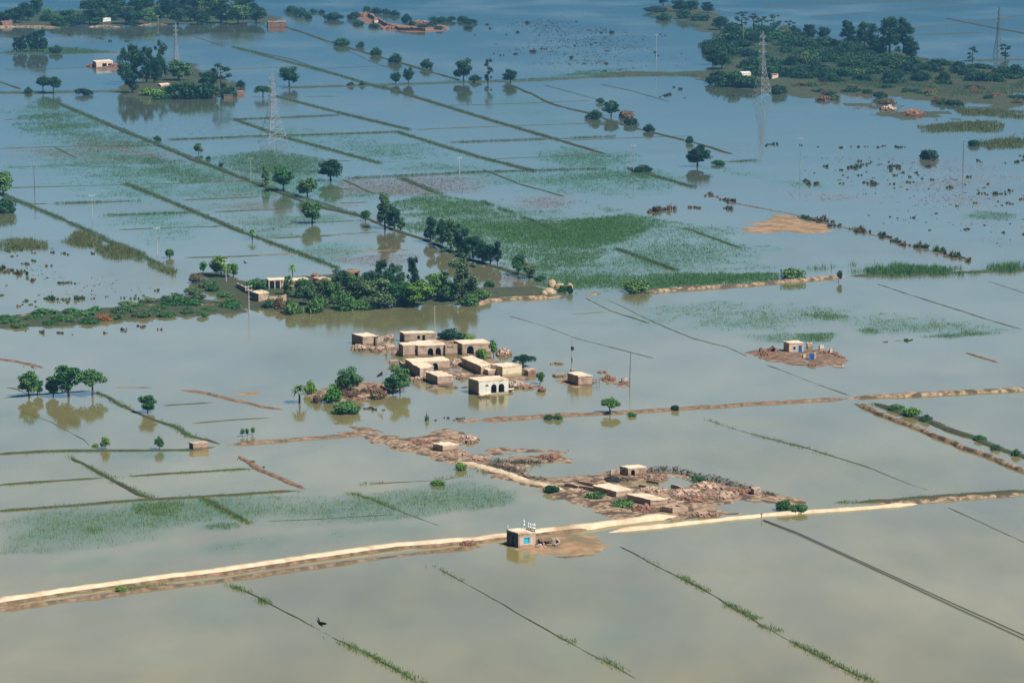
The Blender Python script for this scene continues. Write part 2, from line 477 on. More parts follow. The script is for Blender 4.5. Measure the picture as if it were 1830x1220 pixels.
strip('stone_bank', [(1524, 721), (1560, 735), (1600, 752), (1650, 770), (1700, 792), (1760, 815), (1850, 852)], 2.3, 0.7, M['pale'], 0.35, 8, jitter=0.4)
strip('earth_bank', [(1560, 720), (1610, 737), (1660, 753), (1700, 770), (1740, 782), (1800, 808), (1850, 822)], 3.0, 0.42, M['bund'], 0.6, 9)
# field bunds, one strip standing for tree shade: (points, width, height, kind)
B = [
 ([(412, 1045), (470, 1072), (520, 1100), (600, 1143), (660, 1170), (755, 1222)], 0.9, 0.09, 'bund'),
 ([(770, 1010), (830, 1040), (895, 1075), (1000, 1135), (1100, 1190), (1155, 1222)], 0.8, 0.04, 'bund'),
 ([(1095, 970), (1180, 1015), (1250, 1050), (1300, 1080), (1380, 1125), (1440, 1160), (1565, 1222)], 0.9, 0.08, 'bund'),
 ([(1680, 900), (1740, 930), (1850, 980)], 1.0, 0.06, 'bund'),
 ([(1250, 745), (1340, 775), (1440, 800), (1540, 832), (1620, 865), (1680, 882)], 0.9, 0.06, 'bund'),
 ([(400, 796), (480, 790), (560, 783), (640, 776), (670, 772)], 2.4, 0.35, 'brownbund'),
 ([(-20, 813), (60, 808), (120, 806), (200, 805), (340, 804), (400, 797)], 2.6, 0.22, 'bund'),
 ([(-20, 868), (100, 859), (200, 853)], 1.2, 0.22, 'bund'),
 ([(215, 852), (330, 845), (465, 837)], 1.2, 0.22, 'bund'),
 ([(-20, 914), (100, 905), (200, 897), (330, 889), (450, 882), (545, 876)], 1.5, 0.25, 'bund'),
 ([(125, 815), (165, 838), (205, 860), (250, 885), (280, 893)], 1.8, 0.25, 'bund'),
 ([(425, 812), (460, 836), (500, 856), (550, 876)], 2.2, 0.3, 'brownbund'),
 ([(620, 880), (660, 890), (710, 910), (760, 930), (800, 945)], 1.0, 0.08, 'bund'),
 ([(360, 890), (400, 912), (445, 935)], 1.8, 0.2, 'bund'),
 ([(445, 932), (600, 925), (740, 917)], 0.7, 0.06, 'bund'),
 ([(640, 866), (700, 862), (780, 858), (840, 850)], 0.8, 0.09, 'bund'),
 ([(170, 700), (220, 725), (260, 742), (310, 760), (340, 780), (370, 787), (400, 796)], 2.0, 0.22, 'bund'),
 ([(185, 696), (215, 693), (290, 693)], 1.0, 0.16, 'brownbund'),
 ([(315, 696), (370, 703), (420, 715), (470, 727), (518, 734)], 2.4, 0.25, 'brownbund'),
 ([(-10, 713), (60, 705), (180, 697)], 1.6, 0.14, 'bund'),  # dark strip standing in for the shade under the near-left tree row
 ([(270, 726), (340, 722), (400, 718)], 0.7, 0.1, 'bund'),
 ([(325, 757), (420, 750), (500, 746)], 0.8, 0.12, 'bund'),
 ([(20, 730), (90, 755), (150, 785), (165, 802)], 0.9, 0.06, 'bund'),
 ([(-20, 639), (30, 646), (85, 659)], 3.0, 0.3, 'brownbund'),
 ([(900, 562), (970, 582), (1030, 605), (1090, 620), (1130, 630), (1180, 643)], 0.9, 0.08, 'bund'),
 ([(1040, 530), (1090, 555), (1170, 580)], 0.9, 0.08, 'bund'),
 ([(1075, 533), (1120, 552), (1180, 580), (1240, 605), (1300, 620), (1340, 640)], 0.9, 0.06, 'bund'),
 ([(1360, 648), (1425, 672), (1460, 685), (1530, 710)], 1.0, 0.08, 'bund'),
 ([(1560, 505), (1620, 525), (1700, 550), (1780, 575), (1840, 592)], 1.0, 0.1, 'bund'),
 ([(1760, 500), (1850, 530)], 0.9, 0.05, 'bund'),
 ([(1000, 563), (1050, 560), (1100, 556)], 0.6, 0.06, 'bund'),
 ([(1720, 628), (1750, 638), (1792, 651)], 1.4, 0.18, 'brownbund'),
 ([(1577, 610), (1630, 608)], 0.9, 0.12, 'bund'),
 # upper fields, lines that run down to the right
 ([(80, 175), (150, 205), (210, 230), (280, 258), (350, 288), (400, 305), (450, 325), (500, 345), (560, 368), (640, 385), (700, 410), (760, 430), (830, 460), (900, 482), (970, 502)], 3.2, 0.4, 'bund'),
 ([(225, 328), (300, 358), (360, 382), (430, 413), (500, 440), (560, 462), (605, 480)], 3.2, 0.3, 'bund'),
 ([(0, 346), (60, 370), (130, 400), (190, 430), (250, 455), (290, 475)], 2.4, 0.22, 'bund'),
 ([(490, 172), (560, 190), (620, 205), (733, 232)], 2.8, 0.3, 'bund'),
 ([(710, 236), (780, 258), (860, 282), (955, 306)], 3.2, 0.34, 'bund'),
 ([(683, 155), (770, 183), (887, 218), (1000, 251), (1085, 276)], 3.6, 0.42, 'bund'),
 ([(715, 318), (787, 347)], 2.8, 0.3, 'bund'),
 ([(500, 45), (560, 65), (620, 85), (700, 108), (760, 126), (822, 144)], 3.6, 0.5, 'bund'),
 ([(415, 84), (520, 106), (610, 136), (690, 160)], 2.8, 0.28, 'bund'),
 ([(505, 157), (600, 155), (690, 153), (780, 149), (830, 147), (950, 145), (1060, 138), (1260, 133)], 3.2, 0.42, 'bund'),
 ([(905, 148), (970, 178), (1000, 190), (1060, 205), (1120, 225), (1180, 240), (1240, 255), (1310, 276)], 3.0, 0.4, 'bund'),
 ([(417, 213), (470, 232), (513, 247), (610, 273), (680, 292)], 3.0, 0.32, 'bund'),
 ([(420, 214), (520, 210), (607, 206)], 3.2, 0.36, 'bund'),
 ([(300, 250), (460, 243), (600, 240), (712, 236)], 2.2, 0.25, 'bund'),
 ([(735, 232), (890, 226), (1080, 220)], 1.2, 0.16, 'bund'),
 ([(800, 255), (960, 250), (1100, 244)], 1.4, 0.14, 'bund'),
 ([(620, 319), (740, 315), (850, 308), (1040, 302), (1080, 302)], 1.6, 0.16, 'bund'),
 ([(0, 336), (150, 332), (330, 328), (500, 321)], 1.0, 0.14, 'bund'),
 ([(100, 364), (250, 359)], 1.4, 0.18, 'bund'),
 ([(190, 385), (345, 380)], 1.8, 0.2, 'bund'),
 ([(317, 461), (430, 458), (540, 452)], 1.2, 0.16, 'bund'),
 ([(380, 460), (494, 455), (607, 451), (745, 446)], 0.9, 0.14, 'brownbund'),
 ([(480, 427), (610, 420)], 0.9, 0.14, 'bund'),
 ([(-10, 166), (50, 167), (110, 166), (230, 162)], 3.4, 0.4, 'bund'),
 ([(-10, 143), (40, 160)], 3.0, 0.3, 'bund'),
 ([(-10, 95), (60, 94), (130, 95), (215, 94)], 3.6, 0.4, 'bund'),
 ([(1360, 11), (1530, 5), (1740, 0)], 3.4, 0.35, 'bund'),
 ([(1445, 30), (1600, 20), (1740, 9)], 2.4, 0.25, 'bund'),
 ([(1540, 55), (1700, 45), (1840, 27)], 2.4, 0.25, 'bund'),
 ([(1620, 64), (1760, 58)], 3.0, 0.3, 'bund'),
 ([(1690, 33), (1745, 44), (1840, 62)], 4.0, 0.4, 'bund'),
 ([(1720, 109), (1840, 107)], 4.2, 0.5, 'bund'),
 ([(1260, 345), (1310, 362), (1400, 380), (1450, 390), (1500, 405), (1580, 425), (1650, 445), (1700, 460), (1740, 470)], 1.5, 0.16, 'brownbund'),
 ([(1120, 300), (1180, 318), (1240, 335)], 3.0, 0.3, 'bund'),
 ([(1220, 405), (1270, 424), (1330, 445)], 2.4, 0.25, 'bund'),
 ([(1100, 444), (1150, 462), (1210, 484)], 2.4, 0.34, 'bund'),
 ([(1290, 290), (1350, 287)], 2.6, 0.3, 'bund'),
 ([(0, 125), (120, 122), (220, 118)], 1.6, 0.16, 'bund'), ([(330, 128), (420, 124), (560, 118)], 1.4, 0.15, 'bund'), ([(700, 130), (780, 128)], 1.2, 0.14, 'bund'), ([(560, 66), (640, 100), (700, 125)], 1.6, 0.14, 'bund'),
 ([(0, 215), (150, 206)], 1.2, 0.14, 'bund'), ([(760, 190), (900, 186), (1060, 180)], 1.0, 0.13, 'bund'), ([(1000, 252), (1140, 246), (1240, 243)], 1.0, 0.13, 'bund'), ([(860, 302), (930, 330), (1010, 352)], 1.8, 0.2, 'bund'), ([(0, 690), (30, 694), (60, 706)], 1.0, 0.1, 'bund'),
 ([(-10, 266), (95, 262), (190, 261), (285, 260)], 1.2, 0.14, 'bund'), ([(95, 263), (140, 283)], 2.0, 0.2, 'bund'), ([(35, 365), (100, 364)], 1.2, 0.16, 'bund'),
 ([(314, 358), (390, 355), (475, 351)], 1.8, 0.18, 'bund'), ([(372, 379), (430, 377), (530, 373)], 1.4, 0.16, 'bund'), ([(200, 411), (300, 407), (410, 404)], 1.2, 0.16, 'bund'),
 ([(500, 401), (560, 398), (645, 394)], 1.6, 0.18, 'bund'), ([(460, 426), (540, 423), (690, 414)], 1.1, 0.15, 'bund'), ([(570, 341), (640, 337)], 1.3, 0.16, 'bund'), ([(610, 321), (671, 348)], 2.2, 0.22, 'bund'),
 ([(590, 363), (670, 361)], 1.2, 0.14, 'bund'), ([(533, 173), (610, 172)], 1.2, 0.14, 'bund'), ([(970, 152), (1041, 171), (1075, 180)], 1.4, 0.16, 'bund'), ([(1071, 150), (1130, 163), (1200, 182)], 1.6, 0.18, 'bund'),
 ([(560, 124), (640, 120), (710, 117)], 1.6, 0.18, 'bund'), ([(860, 285), (960, 281), (1060, 276)], 1.1, 0.13, 'bund'), ([(450, 295), (560, 290), (640, 287)], 1.1, 0.13, 'bund'),
 ([(0, 300), (120, 296), (250, 300)], 1.0, 0.12, 'bund'), ([(330, 60), (400, 84)], 2.2, 0.2, 'bund'), ([(240, 130), (330, 165)], 2.2, 0.2, 'bund'), ([(150, 108), (330, 104)], 1.6, 0.14, 'bund'), 
]
for i, (pts, w, h, k) in enumerate(B):
    near = max(p[1] for p in pts) > 540 and h < 0.13
    strip('field_bund_or_shade', pts, w * (0.7 if near else 0.72 if pts[0][1] < 540 else 1), max(h, 0.06) if near else max(h, 0.09), M[k], 1.15 if near else (0.6 if h < 0.2 else 0.5), 20 + i, wander=0.8, jitter=0.3 if near else 0.2)

# banks with rubble along the great green field
strip('rubble_bank', [(830, 545), (865, 540), (900, 535), (990, 531), (1005, 528)], 3.4, 0.7, M['pale'], 0.4, 201, jitter=0.5)
strip('rubble_bank', [(1038, 527), (1060, 525), (1080, 523)], 3.4, 0.4, M['pale'], 0.5, 202, jitter=0.5)
strip('rubble_bank', [(1140, 525), (1220, 517), (1300, 513), (1400, 504), (1515, 494)], 2.6, 0.65, M['pale'], 0.4, 203, jitter=0.4)
strip('rubble_bank', [(1515, 494), (1620, 491), (1720, 487), (1850, 482)], 2.6, 0.35, M['bund'], 0.5, 204)

# islands and mud flats
island('mud_flat', [(893, 968), (905, 960), (960, 955), (1020, 953), (1060, 958), (1082, 975), (1072, 990), (1040, 992), (985, 993), (940, 988), (915, 980), (895, 975)], 0.30, M['sand'], 0.10, 0.26, 0.16, 11, flatten=0.35)
strip('earth_bank', [(968, 992), (1010, 996), (1050, 992), (1085, 990)], 1.2, 0.14, M['brownbund'], 0.6, 205)
island('silt_flat', [(1320, 408), (1345, 403), (1400, 385), (1425, 386), (1470, 405), (1490, 412), (1440, 418), (1380, 416), (1335, 414)], 0.22, M['sand'], 0.04, 0.30, 0.07, 12, step=1.0)
island('village_island', [(622, 618), (640, 612), (700, 612), (790, 598), (870, 606), (912, 632), (960, 668), (978, 690), (975, 703), (930, 706), (880, 704), (838, 700), (800, 690), (760, 694), (715, 690), (700, 660), (680, 640), (628, 630)], 0.20, M['earth'], 0.10, 0.80, 0.17, 13, zoff=-0.26)
island('village_island', [(540, 705), (590, 692), (640, 682), (700, 684), (720, 692), (712, 704), (670, 713), (600, 718), (560, 716)], 0.5, M['earth'], 0.10, 0.30, 0.15, 14)
island('village_island', [(985, 668), (1010, 672), (1060, 682), (1060, 690), (1010, 690)], 0.2, M['earth'], 0.08, 0.3, 0.2, 15)
island('village_island', [(1060, 668), (1085, 672), (1125, 685), (1120, 691), (1080, 684)], 0.3, M['earth'], 0.08, 0.35, 0.25, 16)
island('village_island', [(1333, 631), (1370, 621), (1400, 624), (1470, 624), (1500, 632), (1518, 645), (1500, 655), (1460, 656), (1420, 652), (1370, 646)], 0.45, M['brownbund'], 0.12, 0.22, 0.2, 17)
island('village_island', [(640, 777), (680, 777), (720, 782), (760, 775), (800, 768), (850, 776), (858, 788), (835, 796), (815, 800), (835, 812), (870, 815), (880, 824), (940, 812), (990, 808), (1025, 820), (1015, 826), (965, 826), (940, 836), (950, 848), (1000, 850), (1060, 848), (1088, 838), (1110, 838), (1160, 838), (1240, 848), (1300, 862), (1345, 874), (1395, 880), (1445, 897), (1452, 907), (1390, 914), (1330, 918), (1250, 925), (1180, 928), (1130, 936), (1095, 930), (1060, 908), (1010, 893), (970, 880), (930, 866), (880, 853), (830, 830), (790, 824), (740, 812), (690, 798)], 0.28, M['pale'], 0.10, 0.30, 0.20, 18,
       holes=[[(1285, 908), (1330, 896), (1392, 899), (1390, 911), (1310, 916)], [(1120, 864), (1180, 852), (1235, 858), (1250, 868), (1180, 872)]])
strip('dirt_road', [(815, 822), (850, 832), (900, 848), (950, 862), (1000, 876), (1050, 890)], 3.4, 0.42, M['road'], 0.5, 208, flat=0.5, jitter=0.3)
strip('dirt_road', [(690, 792), (760, 808), (820, 824)], 3.2, 0.4, M['pale'], 0.6, 209, jitter=0.4)
island('mud_flat', [(600, 772), (640, 768), (690, 771), (655, 778), (615, 777)], 0.3, M['pale'], 0.08, 0.16, 0.2, 19)
island('mud_flat', [(590, 754), (620, 756), (640, 762), (680, 770), (640, 769), (610, 762)], 0.2, M['brownbund'], 0.08, 0.2, 0.2, 20)
island('mud_flat', [(425, 704), (450, 699), (468, 701), (462, 706), (440, 707)], 0.25, M['sand'], 0.05, 0.12, 0.2, 21)
island('mud_flat', [(870, 805), (915, 796), (975, 802), (1000, 810), (940, 810), (890, 814)], 0.15, M['earth'], 0.05, 0.4, 0.3, 22)
island('mud_flat', [(800, 752), (850, 745), (905, 742), (880, 754), (830, 756)], 0.1, M['earth'], 0.05, 0.25, 0.3, 23)
island('river_bank', [(-20, 575), (0, 568), (60, 558), (150, 556), (230, 546), (310, 530), (360, 528), (400, 540), (440, 548), (432, 558), (360, 562), (290, 568), (200, 574), (120, 582), (40, 586), (-20, 588)], 0.7, M['bund'], 0.09, 0.4, 0.12, 24)
strip('rubble_bank', [(225, 556), (260, 552), (310, 549), (360, 549), (410, 547)], 3.2, 0.95, M['pale'], 0.5, 206, jitter=0.5)
strip('rubble_bank', [(28, 566), (60, 564), (100, 562)], 2.6, 0.95, M['pale'], 0.5, 207, jitter=0.5)
island('village_island', [(345, 490), (400, 484), (440, 500), (560, 490), (640, 495), (760, 505), (830, 515), (960, 512), (1005, 515), (1000, 530), (900, 535), (840, 545), (760, 544), (700, 545), (640, 552), (560, 558), (500, 560), (440, 550), (400, 535), (360, 515)], 0.5, M['bund'], 0.06, 0.4, 0.10, 25, step=0.9)
island('village_island', [(205, 165), (225, 148), (320, 112), (350, 116), (380, 140), (440, 150), (432, 165), (405, 172), (320, 178), (250, 176)], 0.8, M['bund'], 0.05, 0.4, 0.06, 26, step=1.4)
island('village_island', [(153, 118), (172, 112), (215, 114), (232, 124), (180, 128)], 0.6, M['brownbund'], 0.06, 0.4, 0.12, 27, step=1.2)
island('village_island', [(-30, 52), (0, 46), (120, 44), (240, 46), (330, 44), (480, 40), (500, 38), (470, 20), (400, 6), (300, 6), (200, 8), (165, 22), (60, 26), (-40, 30)], 0.7, M['bund'], 0.03, 0.5, 0.05, 28, step=2.2)
strip('earth_bank', [(-20, 50), (30, 48), (80, 49), (108, 50)], 5.0, 0.9, M['pale'], 0.4, 210)
strip('earth_bank', [(158, 49), (185, 47), (215, 49)], 4.5, 0.8, M['pale'], 0.5, 211)
strip('earth_bank', [(248, 46), (270, 44), (300, 45)], 4.5, 0.8, M['pale'], 0.5, 212)
island('village_island', [(640, 22), (660, 24), (690, 40), (740, 46), (800, 52), (795, 57), (740, 58), (690, 54), (655, 42), (635, 32)], 0.7, M['redbrick'], 0.05, 0.3, 0.06, 29, step=1.6)
strip('earth_bank', [(730, 38), (760, 41), (795, 48), (798, 54)], 5.0, 0.7, M['redbrick'], 0.4, 213)
island('wooded_island', [(1150, 16), (1180, 10), (1240, 10), (1285, 22), (1300, 36), (1340, 50), (1420, 56), (1480, 70), (1560, 80), (1660, 105), (1720, 112), (1840, 128), (1840, 190), (1780, 196), (1700, 182), (1600, 178), (1520, 170), (1440, 174), (1380, 170), (1270, 152), (1255, 135), (1130, 139), (1060, 140), (1060, 136), (1150, 128), (1240, 126), (1290, 118), (1330, 90), (1290, 66), (1230, 44), (1180, 30)], 0.6, M['bund'], 0.03, 0.5, 0.05, 30, step=2.2)
island('mud_flat', [(1500, 188), (1560, 182), (1640, 196), (1700, 208), (1690, 216), (1640, 214), (1570, 206)], 0.1, M['bund'], 0.02, 0.6, 0.07, 31, step=1.6)
# ------------------------------------------------------------------ trees: a few grown prototypes, each tree its own trunk and crown objects
def leaf_cloud(centers, radii, counts, size, r_):
    """leaf quads scattered through several uneven clumps"""
    P, Nn = [], []
    for (c, R, k) in zip(centers, radii, counts):
        u = r_.normal(size=(k, 3)); u /= np.linalg.norm(u, axis=1)[:, None]
        rad = r_.random(k) ** 0.45
        P.append(np.array(c) + u * rad[:, None] * np.array(R)); Nn.append(u)
    P = np.concatenate(P); U = np.concatenate(Nn)
    n = len(P)
    a = U * 0.7 + r_.normal(size=(n, 3)) * 0.6 + np.array([0, 0, 0.35]); a /= np.linalg.norm(a, axis=1)[:, None]
    b = np.cross(a, r_.normal(size=(n, 3))); b /= np.linalg.norm(b, axis=1)[:, None]
    c = np.cross(a, b)
    s = size * (0.6 + 0.8 * r_.random(n))[:, None]
    v = np.stack([P - b * s, P - c * s * 0.55, P + b * s, P + c * s * 0.55], 1).reshape(-1, 3)
    return v, np.arange(4 * n).reshape(n, 4)

def limbs(b, base, targets, r0, r_):
    for t in targets:
        t = Vector(t); base_ = Vector(base)
        mid = base_.lerp(t, 0.5) + Vector((r_.normal() * 0.15, r_.normal() * 0.15, -0.1))
        b.tube([base_, mid, t], [r0, r0 * 0.7, r0 * 0.3], 5)

PROTO = {}
def proto(kind, var):
    """returns (leaf verts, faces, trunk MB, nominal width, nominal height)"""
    key = (kind, var)
    if key in PROTO: return PROTO[key]
    r_ = np.random.default_rng(hash2(np.array([var]), np.array([len(kind) * 7 + ord(kind[0])]), 5)[0].__mul__(1e6).__int__())
    tb = MB(); C, R, K = [], [], []
    if kind == 'round':
        Wd, Ht = 5.0, 5.6
        for i in range(24):
            a = r_.random() * 6.28; q = r_.random() ** 0.45 * 1.85
            z = 1.45 + r_.random() * 3.5
            q *= max(0.35, math.sqrt(max(0.05, 1 - ((z - 3.1) / 2.3) ** 2)))
            C.append((q * math.cos(a) * 1.06, q * math.sin(a), z)); s = 0.32 + 0.75 * r_.random() ** 1.4
            R.append((s * 1.15, s * 1.15, s * 0.85)); K.append(int(190 * s))
        C.append((0, 0, 3.2)); R.append((1.7, 1.7, 1.6)); K.append(420)
        tb.tube([(0, 0, -0.4), (0.05, 0, 0.9), (0.02, 0.05, 2.0), (0, 0, 3.0)], [0.20, 0.15, 0.12, 0.05], 6)
        limbs(tb, (0.02, 0.02, 1.6), [C[i] for i in range(5)], 0.09, r_)
        size = 0.20
    elif kind == 'umbrella':
        Wd, Ht = 6.0, 4.6
        for i in range(26):
            a = r_.random() * 6.28; q = r_.random() ** 0.55 * 2.2
            z = 3.4 - 0.22 * q * q + r_.normal() * 0.25
            C.append((q * math.cos(a), q * math.sin(a), z)); s = 0.5 + 0.45 * r_.random()
            R.append((s * 1.3, s * 1.3, s * 0.85)); K.append(int(190 * s))
        tb.tube([(0, 0, -0.4), (0.1, 0, 0.8), (0, 0.1, 1.7)], [0.22, 0.17, 0.13], 6)
        limbs(tb, (0, 0.08, 1.5), [C[i] for i in range(8)], 0.10, r_)
        size = 0.19
    elif kind == 'gum':
        Wd, Ht = 5.0, 12.0
        for i in range(34):
            z = 2.2 + r_.random() * 9.2
            q = r_.random() ** 0.5 * (1.9 if z < 9.5 else 1.3)
            a = r_.random() * 6.28
            C.append((q * math.cos(a), q * math.sin(a), z)); s = 0.55 + 0.5 * r_.random()
            R.append((s, s, s * 1.5)); K.append(int(150 * s))
        tb.tube([(0, 0, -0.4), (0.1, 0, 3.0), (0.0, 0.15, 6.0), (0.1, 0, 9.5)], [0.24, 0.19, 0.14, 0.05], 6)
        for i in range(9):
            limbs(tb, (0.05, 0.05, max(1.8, C[i][2] - 2.0)), [C[i]], 0.07, r_)
        size = 0.24
    elif kind == 'spindly':
        Wd, Ht = 5.0, 9.5
        for i in range(13):
            z = 1.5 + r_.random() * 7.6
            q = 0.5 + r_.random() * 1.5; a = r_.random() * 6.28
            C.append((q * math.cos(a), q * math.sin(a), z)); s = 0.42 + 0.32 * r_.random()
            R.append((s * 1.2, s * 1.2, s)); K.append(int(130 * s))
        tb.tube([(0, 0, -0.4), (0.1, 0, 3.0), (0.0, 0.15, 6.0), (0.1, 0, 9.0)], [0.22, 0.17, 0.12, 0.04], 6)
        for i in range(11):
            limbs(tb, (0.05, 0.05, max(0.8, C[i][2] - 1.2)), [C[i]], 0.07, r_)
        size = 0.22
    elif kind == 'bush':
        Wd, Ht = 4.0, 2.6
        for i in range(20):
            a = r_.random() * 6.28; q = r_.random() ** 0.6 * 1.45
            z = 0.35 + r_.random() * 1.5 * (1 - q / 2.4)
            C.append((q * math.cos(a), q * math.sin(a), z)); s = 0.45 + 0.4 * r_.random()
            R.append((s * 1.15, s * 1.15, s * 0.8)); K.append(int(150 * s))
        C.append((0, 0, 1.1)); R.append((1.2, 1.2, 0.9)); K.append(170)
        tb.tube([(0, 0, -0.3), (0.05, 0, 0.9)], [0.14, 0.06], 5)
        limbs(tb, (0, 0, 0.1), [C[i] for i in range(4)], 0.06, r_)
        size = 0.17
    elif kind == 'sapling':
        Wd, Ht = 1.6, 2.6
        for i in range(7):
            z = 0.9 + r_.random() * 1.4; a = r_.random() * 6.28; q = r_.random() * 0.35
            C.append((q * math.cos(a), q * math.sin(a), z)); s = 0.34 + 0.2 * r_.random()
            R.append((s, s, s * 1.2)); K.append(int(120 * s))
        tb.tube([(0, 0, -0.4), (0.02, 0, 1.0), (0, 0, 2.0)], [0.06, 0.05, 0.02], 5)
        size = 0.14
    if kind == 'palm':
        Wd, Ht = 4.2, 6.0
        tb.tube([(0, 0, -0.4), (0.05, 0, 1.5), (0.0, 0.05, 3.0), (0.02, 0, 4.4)], [0.26, 0.22, 0.20, 0.22], 8)
        vs, fs = [], []
        for i in range(30):
            a = i * 2.4 + r_.random() * 0.5; el = 1.2 - 1.75 * (i / 30)
            L = 2.0 + 0.5 * r_.random(); prev = None
            d = Vector((math.cos(a), math.sin(a), 0)); sdv = Vector((-math.sin(a), math.cos(a), 0))
            for k in range(7):
                t = k / 6
                p = Vector((0, 0, 4.3)) + d * (L * t * math.cos(el)) + Vector((0, 0, L * t * math.sin(el) - 0.75 * t * t * L * 0.7))
                w = 0.26 * math.sin(math.pi * (0.12 + 0.86 * t)) + 0.02
                q = len(vs); vs += [tuple(p - sdv * w + Vector((0, 0, -0.10))), tuple(p), tuple(p + sdv * w + Vector((0, 0, -0.10)))]
                if prev is not None: fs += [(prev, prev + 1, q + 1, q), (prev + 1, prev + 2, q + 2, q + 1)]
                prev = q
        v, f = np.array(vs), np.array(fs)
    else:
        v, f = leaf_cloud(C, R, K, size, r_)
    PROTO[key] = (v, f, tb, Wd, Ht)
    return PROTO[key]

CACHE = {}
NAMES = {'round': 'round_tree', 'umbrella': 'acacia_tree', 'gum': 'tall_tree', 'spindly': 'sparse_tree', 'bush': 'shrub', 'sapling': 'sapling', 'palm': 'date_palm'}
NV = {'round': 9, 'umbrella': 5, 'gum': 8, 'spindly': 4, 'bush': 8, 'sapling': 2, 'palm': 2}
TN = [0]
def tree(px, py, w, h, kind, leaf, label, group=None, lean=0.0, z=0.0):
    """px, py: where the foot stands in the photo; w, h: its size there in the photo's pixels"""
    TN[0] += 1
    var = TN[0] % NV[kind]
    s = S(py)
    v, f, tb, Wd, Ht = proto(kind, var)
    ck = (kind, var, leaf)
    if ck not in CACHE:
        CACHE[ck] = np_mesh('crown', v, f, M[leaf])
    tk = ('t', kind, var)
    if tk not in CACHE:
        CACHE[tk] = tb.mesh('trunk', M['trunk'], True)
    loc = G(px, py)
    e = empty(NAMES[kind], loc, (TN[0] * 2.399) % 6.283)
    e.rotation_euler.y = lean
    sx = 1.16 * (w / s) / Wd; sz = 1.06 * (h / s) / Ht
    rq = random.Random(TN[0]); e.scale = (sx * rq.uniform(0.94, 1.12), sx * rq.uniform(0.85, 1.15), sz * rq.uniform(0.95, 1.06))
    say(e, label, {'bush': 'shrub', 'palm': 'palm', 'sapling': 'sapling'}.get(kind, 'tree'), group)
    link('trunk', CACHE[tk], e)
    link('crown', CACHE[ck], e)
    return e
# near trees
T = tree
gA = 'trees in the row at the left edge of the near fields'
T(52, 709, 36, 46, 'round', 'leaf_deep', 'leftmost tree of the near-left row, round crown on a bare trunk above water', gA)
T(67, 706, 22, 30, 'round', 'leaf_deep', 'small short tree squeezed beside the leftmost tree of the near-left row', gA)
T(95, 708, 30, 42, 'round', 'leaf_deep', 'narrow tree between the small tree and the biggest tree of the near-left row', gA)
T(123, 709, 56, 60, 'round', 'leaf_deep', 'biggest broad tree in the near-left row, mirrored mustard in the water', gA)
T(165, 706, 46, 50, 'umbrella', 'leaf_deep', 'rightmost flat-topped tree of the near-left row, beside the bund', gA)
T(264, 738, 30, 32, 'round', 'leaf_deep', 'lone round tree on the grassy bund right of the near-left row')
T(188, 802, 19, 21, 'round', 'leaf_bright', 'small bright round tree standing alone in water left of the brick hut')
T(170, 797, 13, 6, 'bush', 'leaf_bright', 'tiny pale shrub just left of the small bright round tree')
T(285, 803, 16, 25, 'round', 'leaf_deep', 'small upright tree standing in water just left of the brick hut')
g3 = 'three saplings in the flooded field'
T(433, 780, 10, 14, 'sapling', 'leaf_bright', 'leftmost of three little saplings standing in the flooded field', g3)
T(442, 780, 9, 14, 'sapling', 'leaf_deep', 'middle of three little saplings standing in the flooded field', g3)
T(452, 777, 10, 14, 'sapling', 'leaf_bright', 'rightmost of three little saplings standing in the flooded field', g3)
# grove left of the mud village
T(535, 720, 30, 36, 'palm', 'leaf_olive', 'ragged date palm in the water at the left end of the rubble grove')
T(555, 704, 24, 29, 'bush', 'leaf_bright', 'bright rounded bush tree next to the ragged date palm')
T(593, 718, 34, 40, 'bush', 'leaf_bright', 'bright green tall bush in the middle of the rubble grove')
T(610, 702, 24, 30, 'round', 'leaf_bright', 'bright narrow tree between the tall bush and the dark grove tree')
T(627, 702, 38, 42, 'round', 'leaf_deep', 'dark tallest tree of the rubble grove left of the brick heap')
T(618, 738, 48, 27, 'bush', 'leaf_deep', 'low dark dome shrub half drowned in front of the rubble grove')
T(702, 702, 32, 30, 'round', 'leaf_deep', 'pale green low tree by the grey house wall, left of its pair', 'pair of trees by the grey house wall')
T(715, 702, 34, 48, 'round', 'leaf_deep', 'taller tree by the grey house wall, right of its pair', 'pair of trees by the grey house wall')
for i, (x, y, w, h, lf) in enumerate([(566, 719, 18, 20, 'leaf_dry'), (616, 709, 20, 18, 'leaf_dry'), (632, 710, 22, 18, 'leaf_dry'), (672, 711, 34, 22, 'leaf_dry'), (650, 705, 18, 14, 'leaf_dry')]):
    T(x, y, w, h, 'bush', lf, 'dry tan brushwood at the foot of the rubble grove', 'tan brushwood in the rubble grove')
# among the mud houses
T(805, 608, 42, 27, 'bush', 'leaf_far', 'dark dome-shaped shrub behind the mud houses, beside the arched house')
T(835, 606, 22, 13, 'bush', 'leaf_bright', 'low yellow-green shrub right of the dark dome behind the houses')
T(861, 641, 26, 26, 'bush', 'leaf_bright', 'bright bush in front of the right arched house, left of a pair', 'pair of bushes by the arched house')
T(882, 640, 17, 32, 'sapling', 'leaf_bright', 'slim bright upright tree in front of the right arched house', 'pair of bushes by the arched house')
T(935, 656, 38, 25, 'umbrella', 'leaf_far', 'dark round tree behind the cream walled house')
T(965, 686, 18, 23, 'round', 'leaf_deep', 'little round tree in water right of the cream walled house')
T(1090, 738, 42, 28, 'umbrella', 'leaf_deep', 'flat-crowned acacia on the middle road bank')
gB = 'shrubs along the middle road bank'
T(981, 749, 18, 11, 'bush', 'leaf_deep', 'smaller left one of two shrubs touching on the middle bank', gB)
T(997, 749, 17, 13, 'bush', 'leaf_deep', 'darker right one of two shrubs touching on the middle bank', gB)
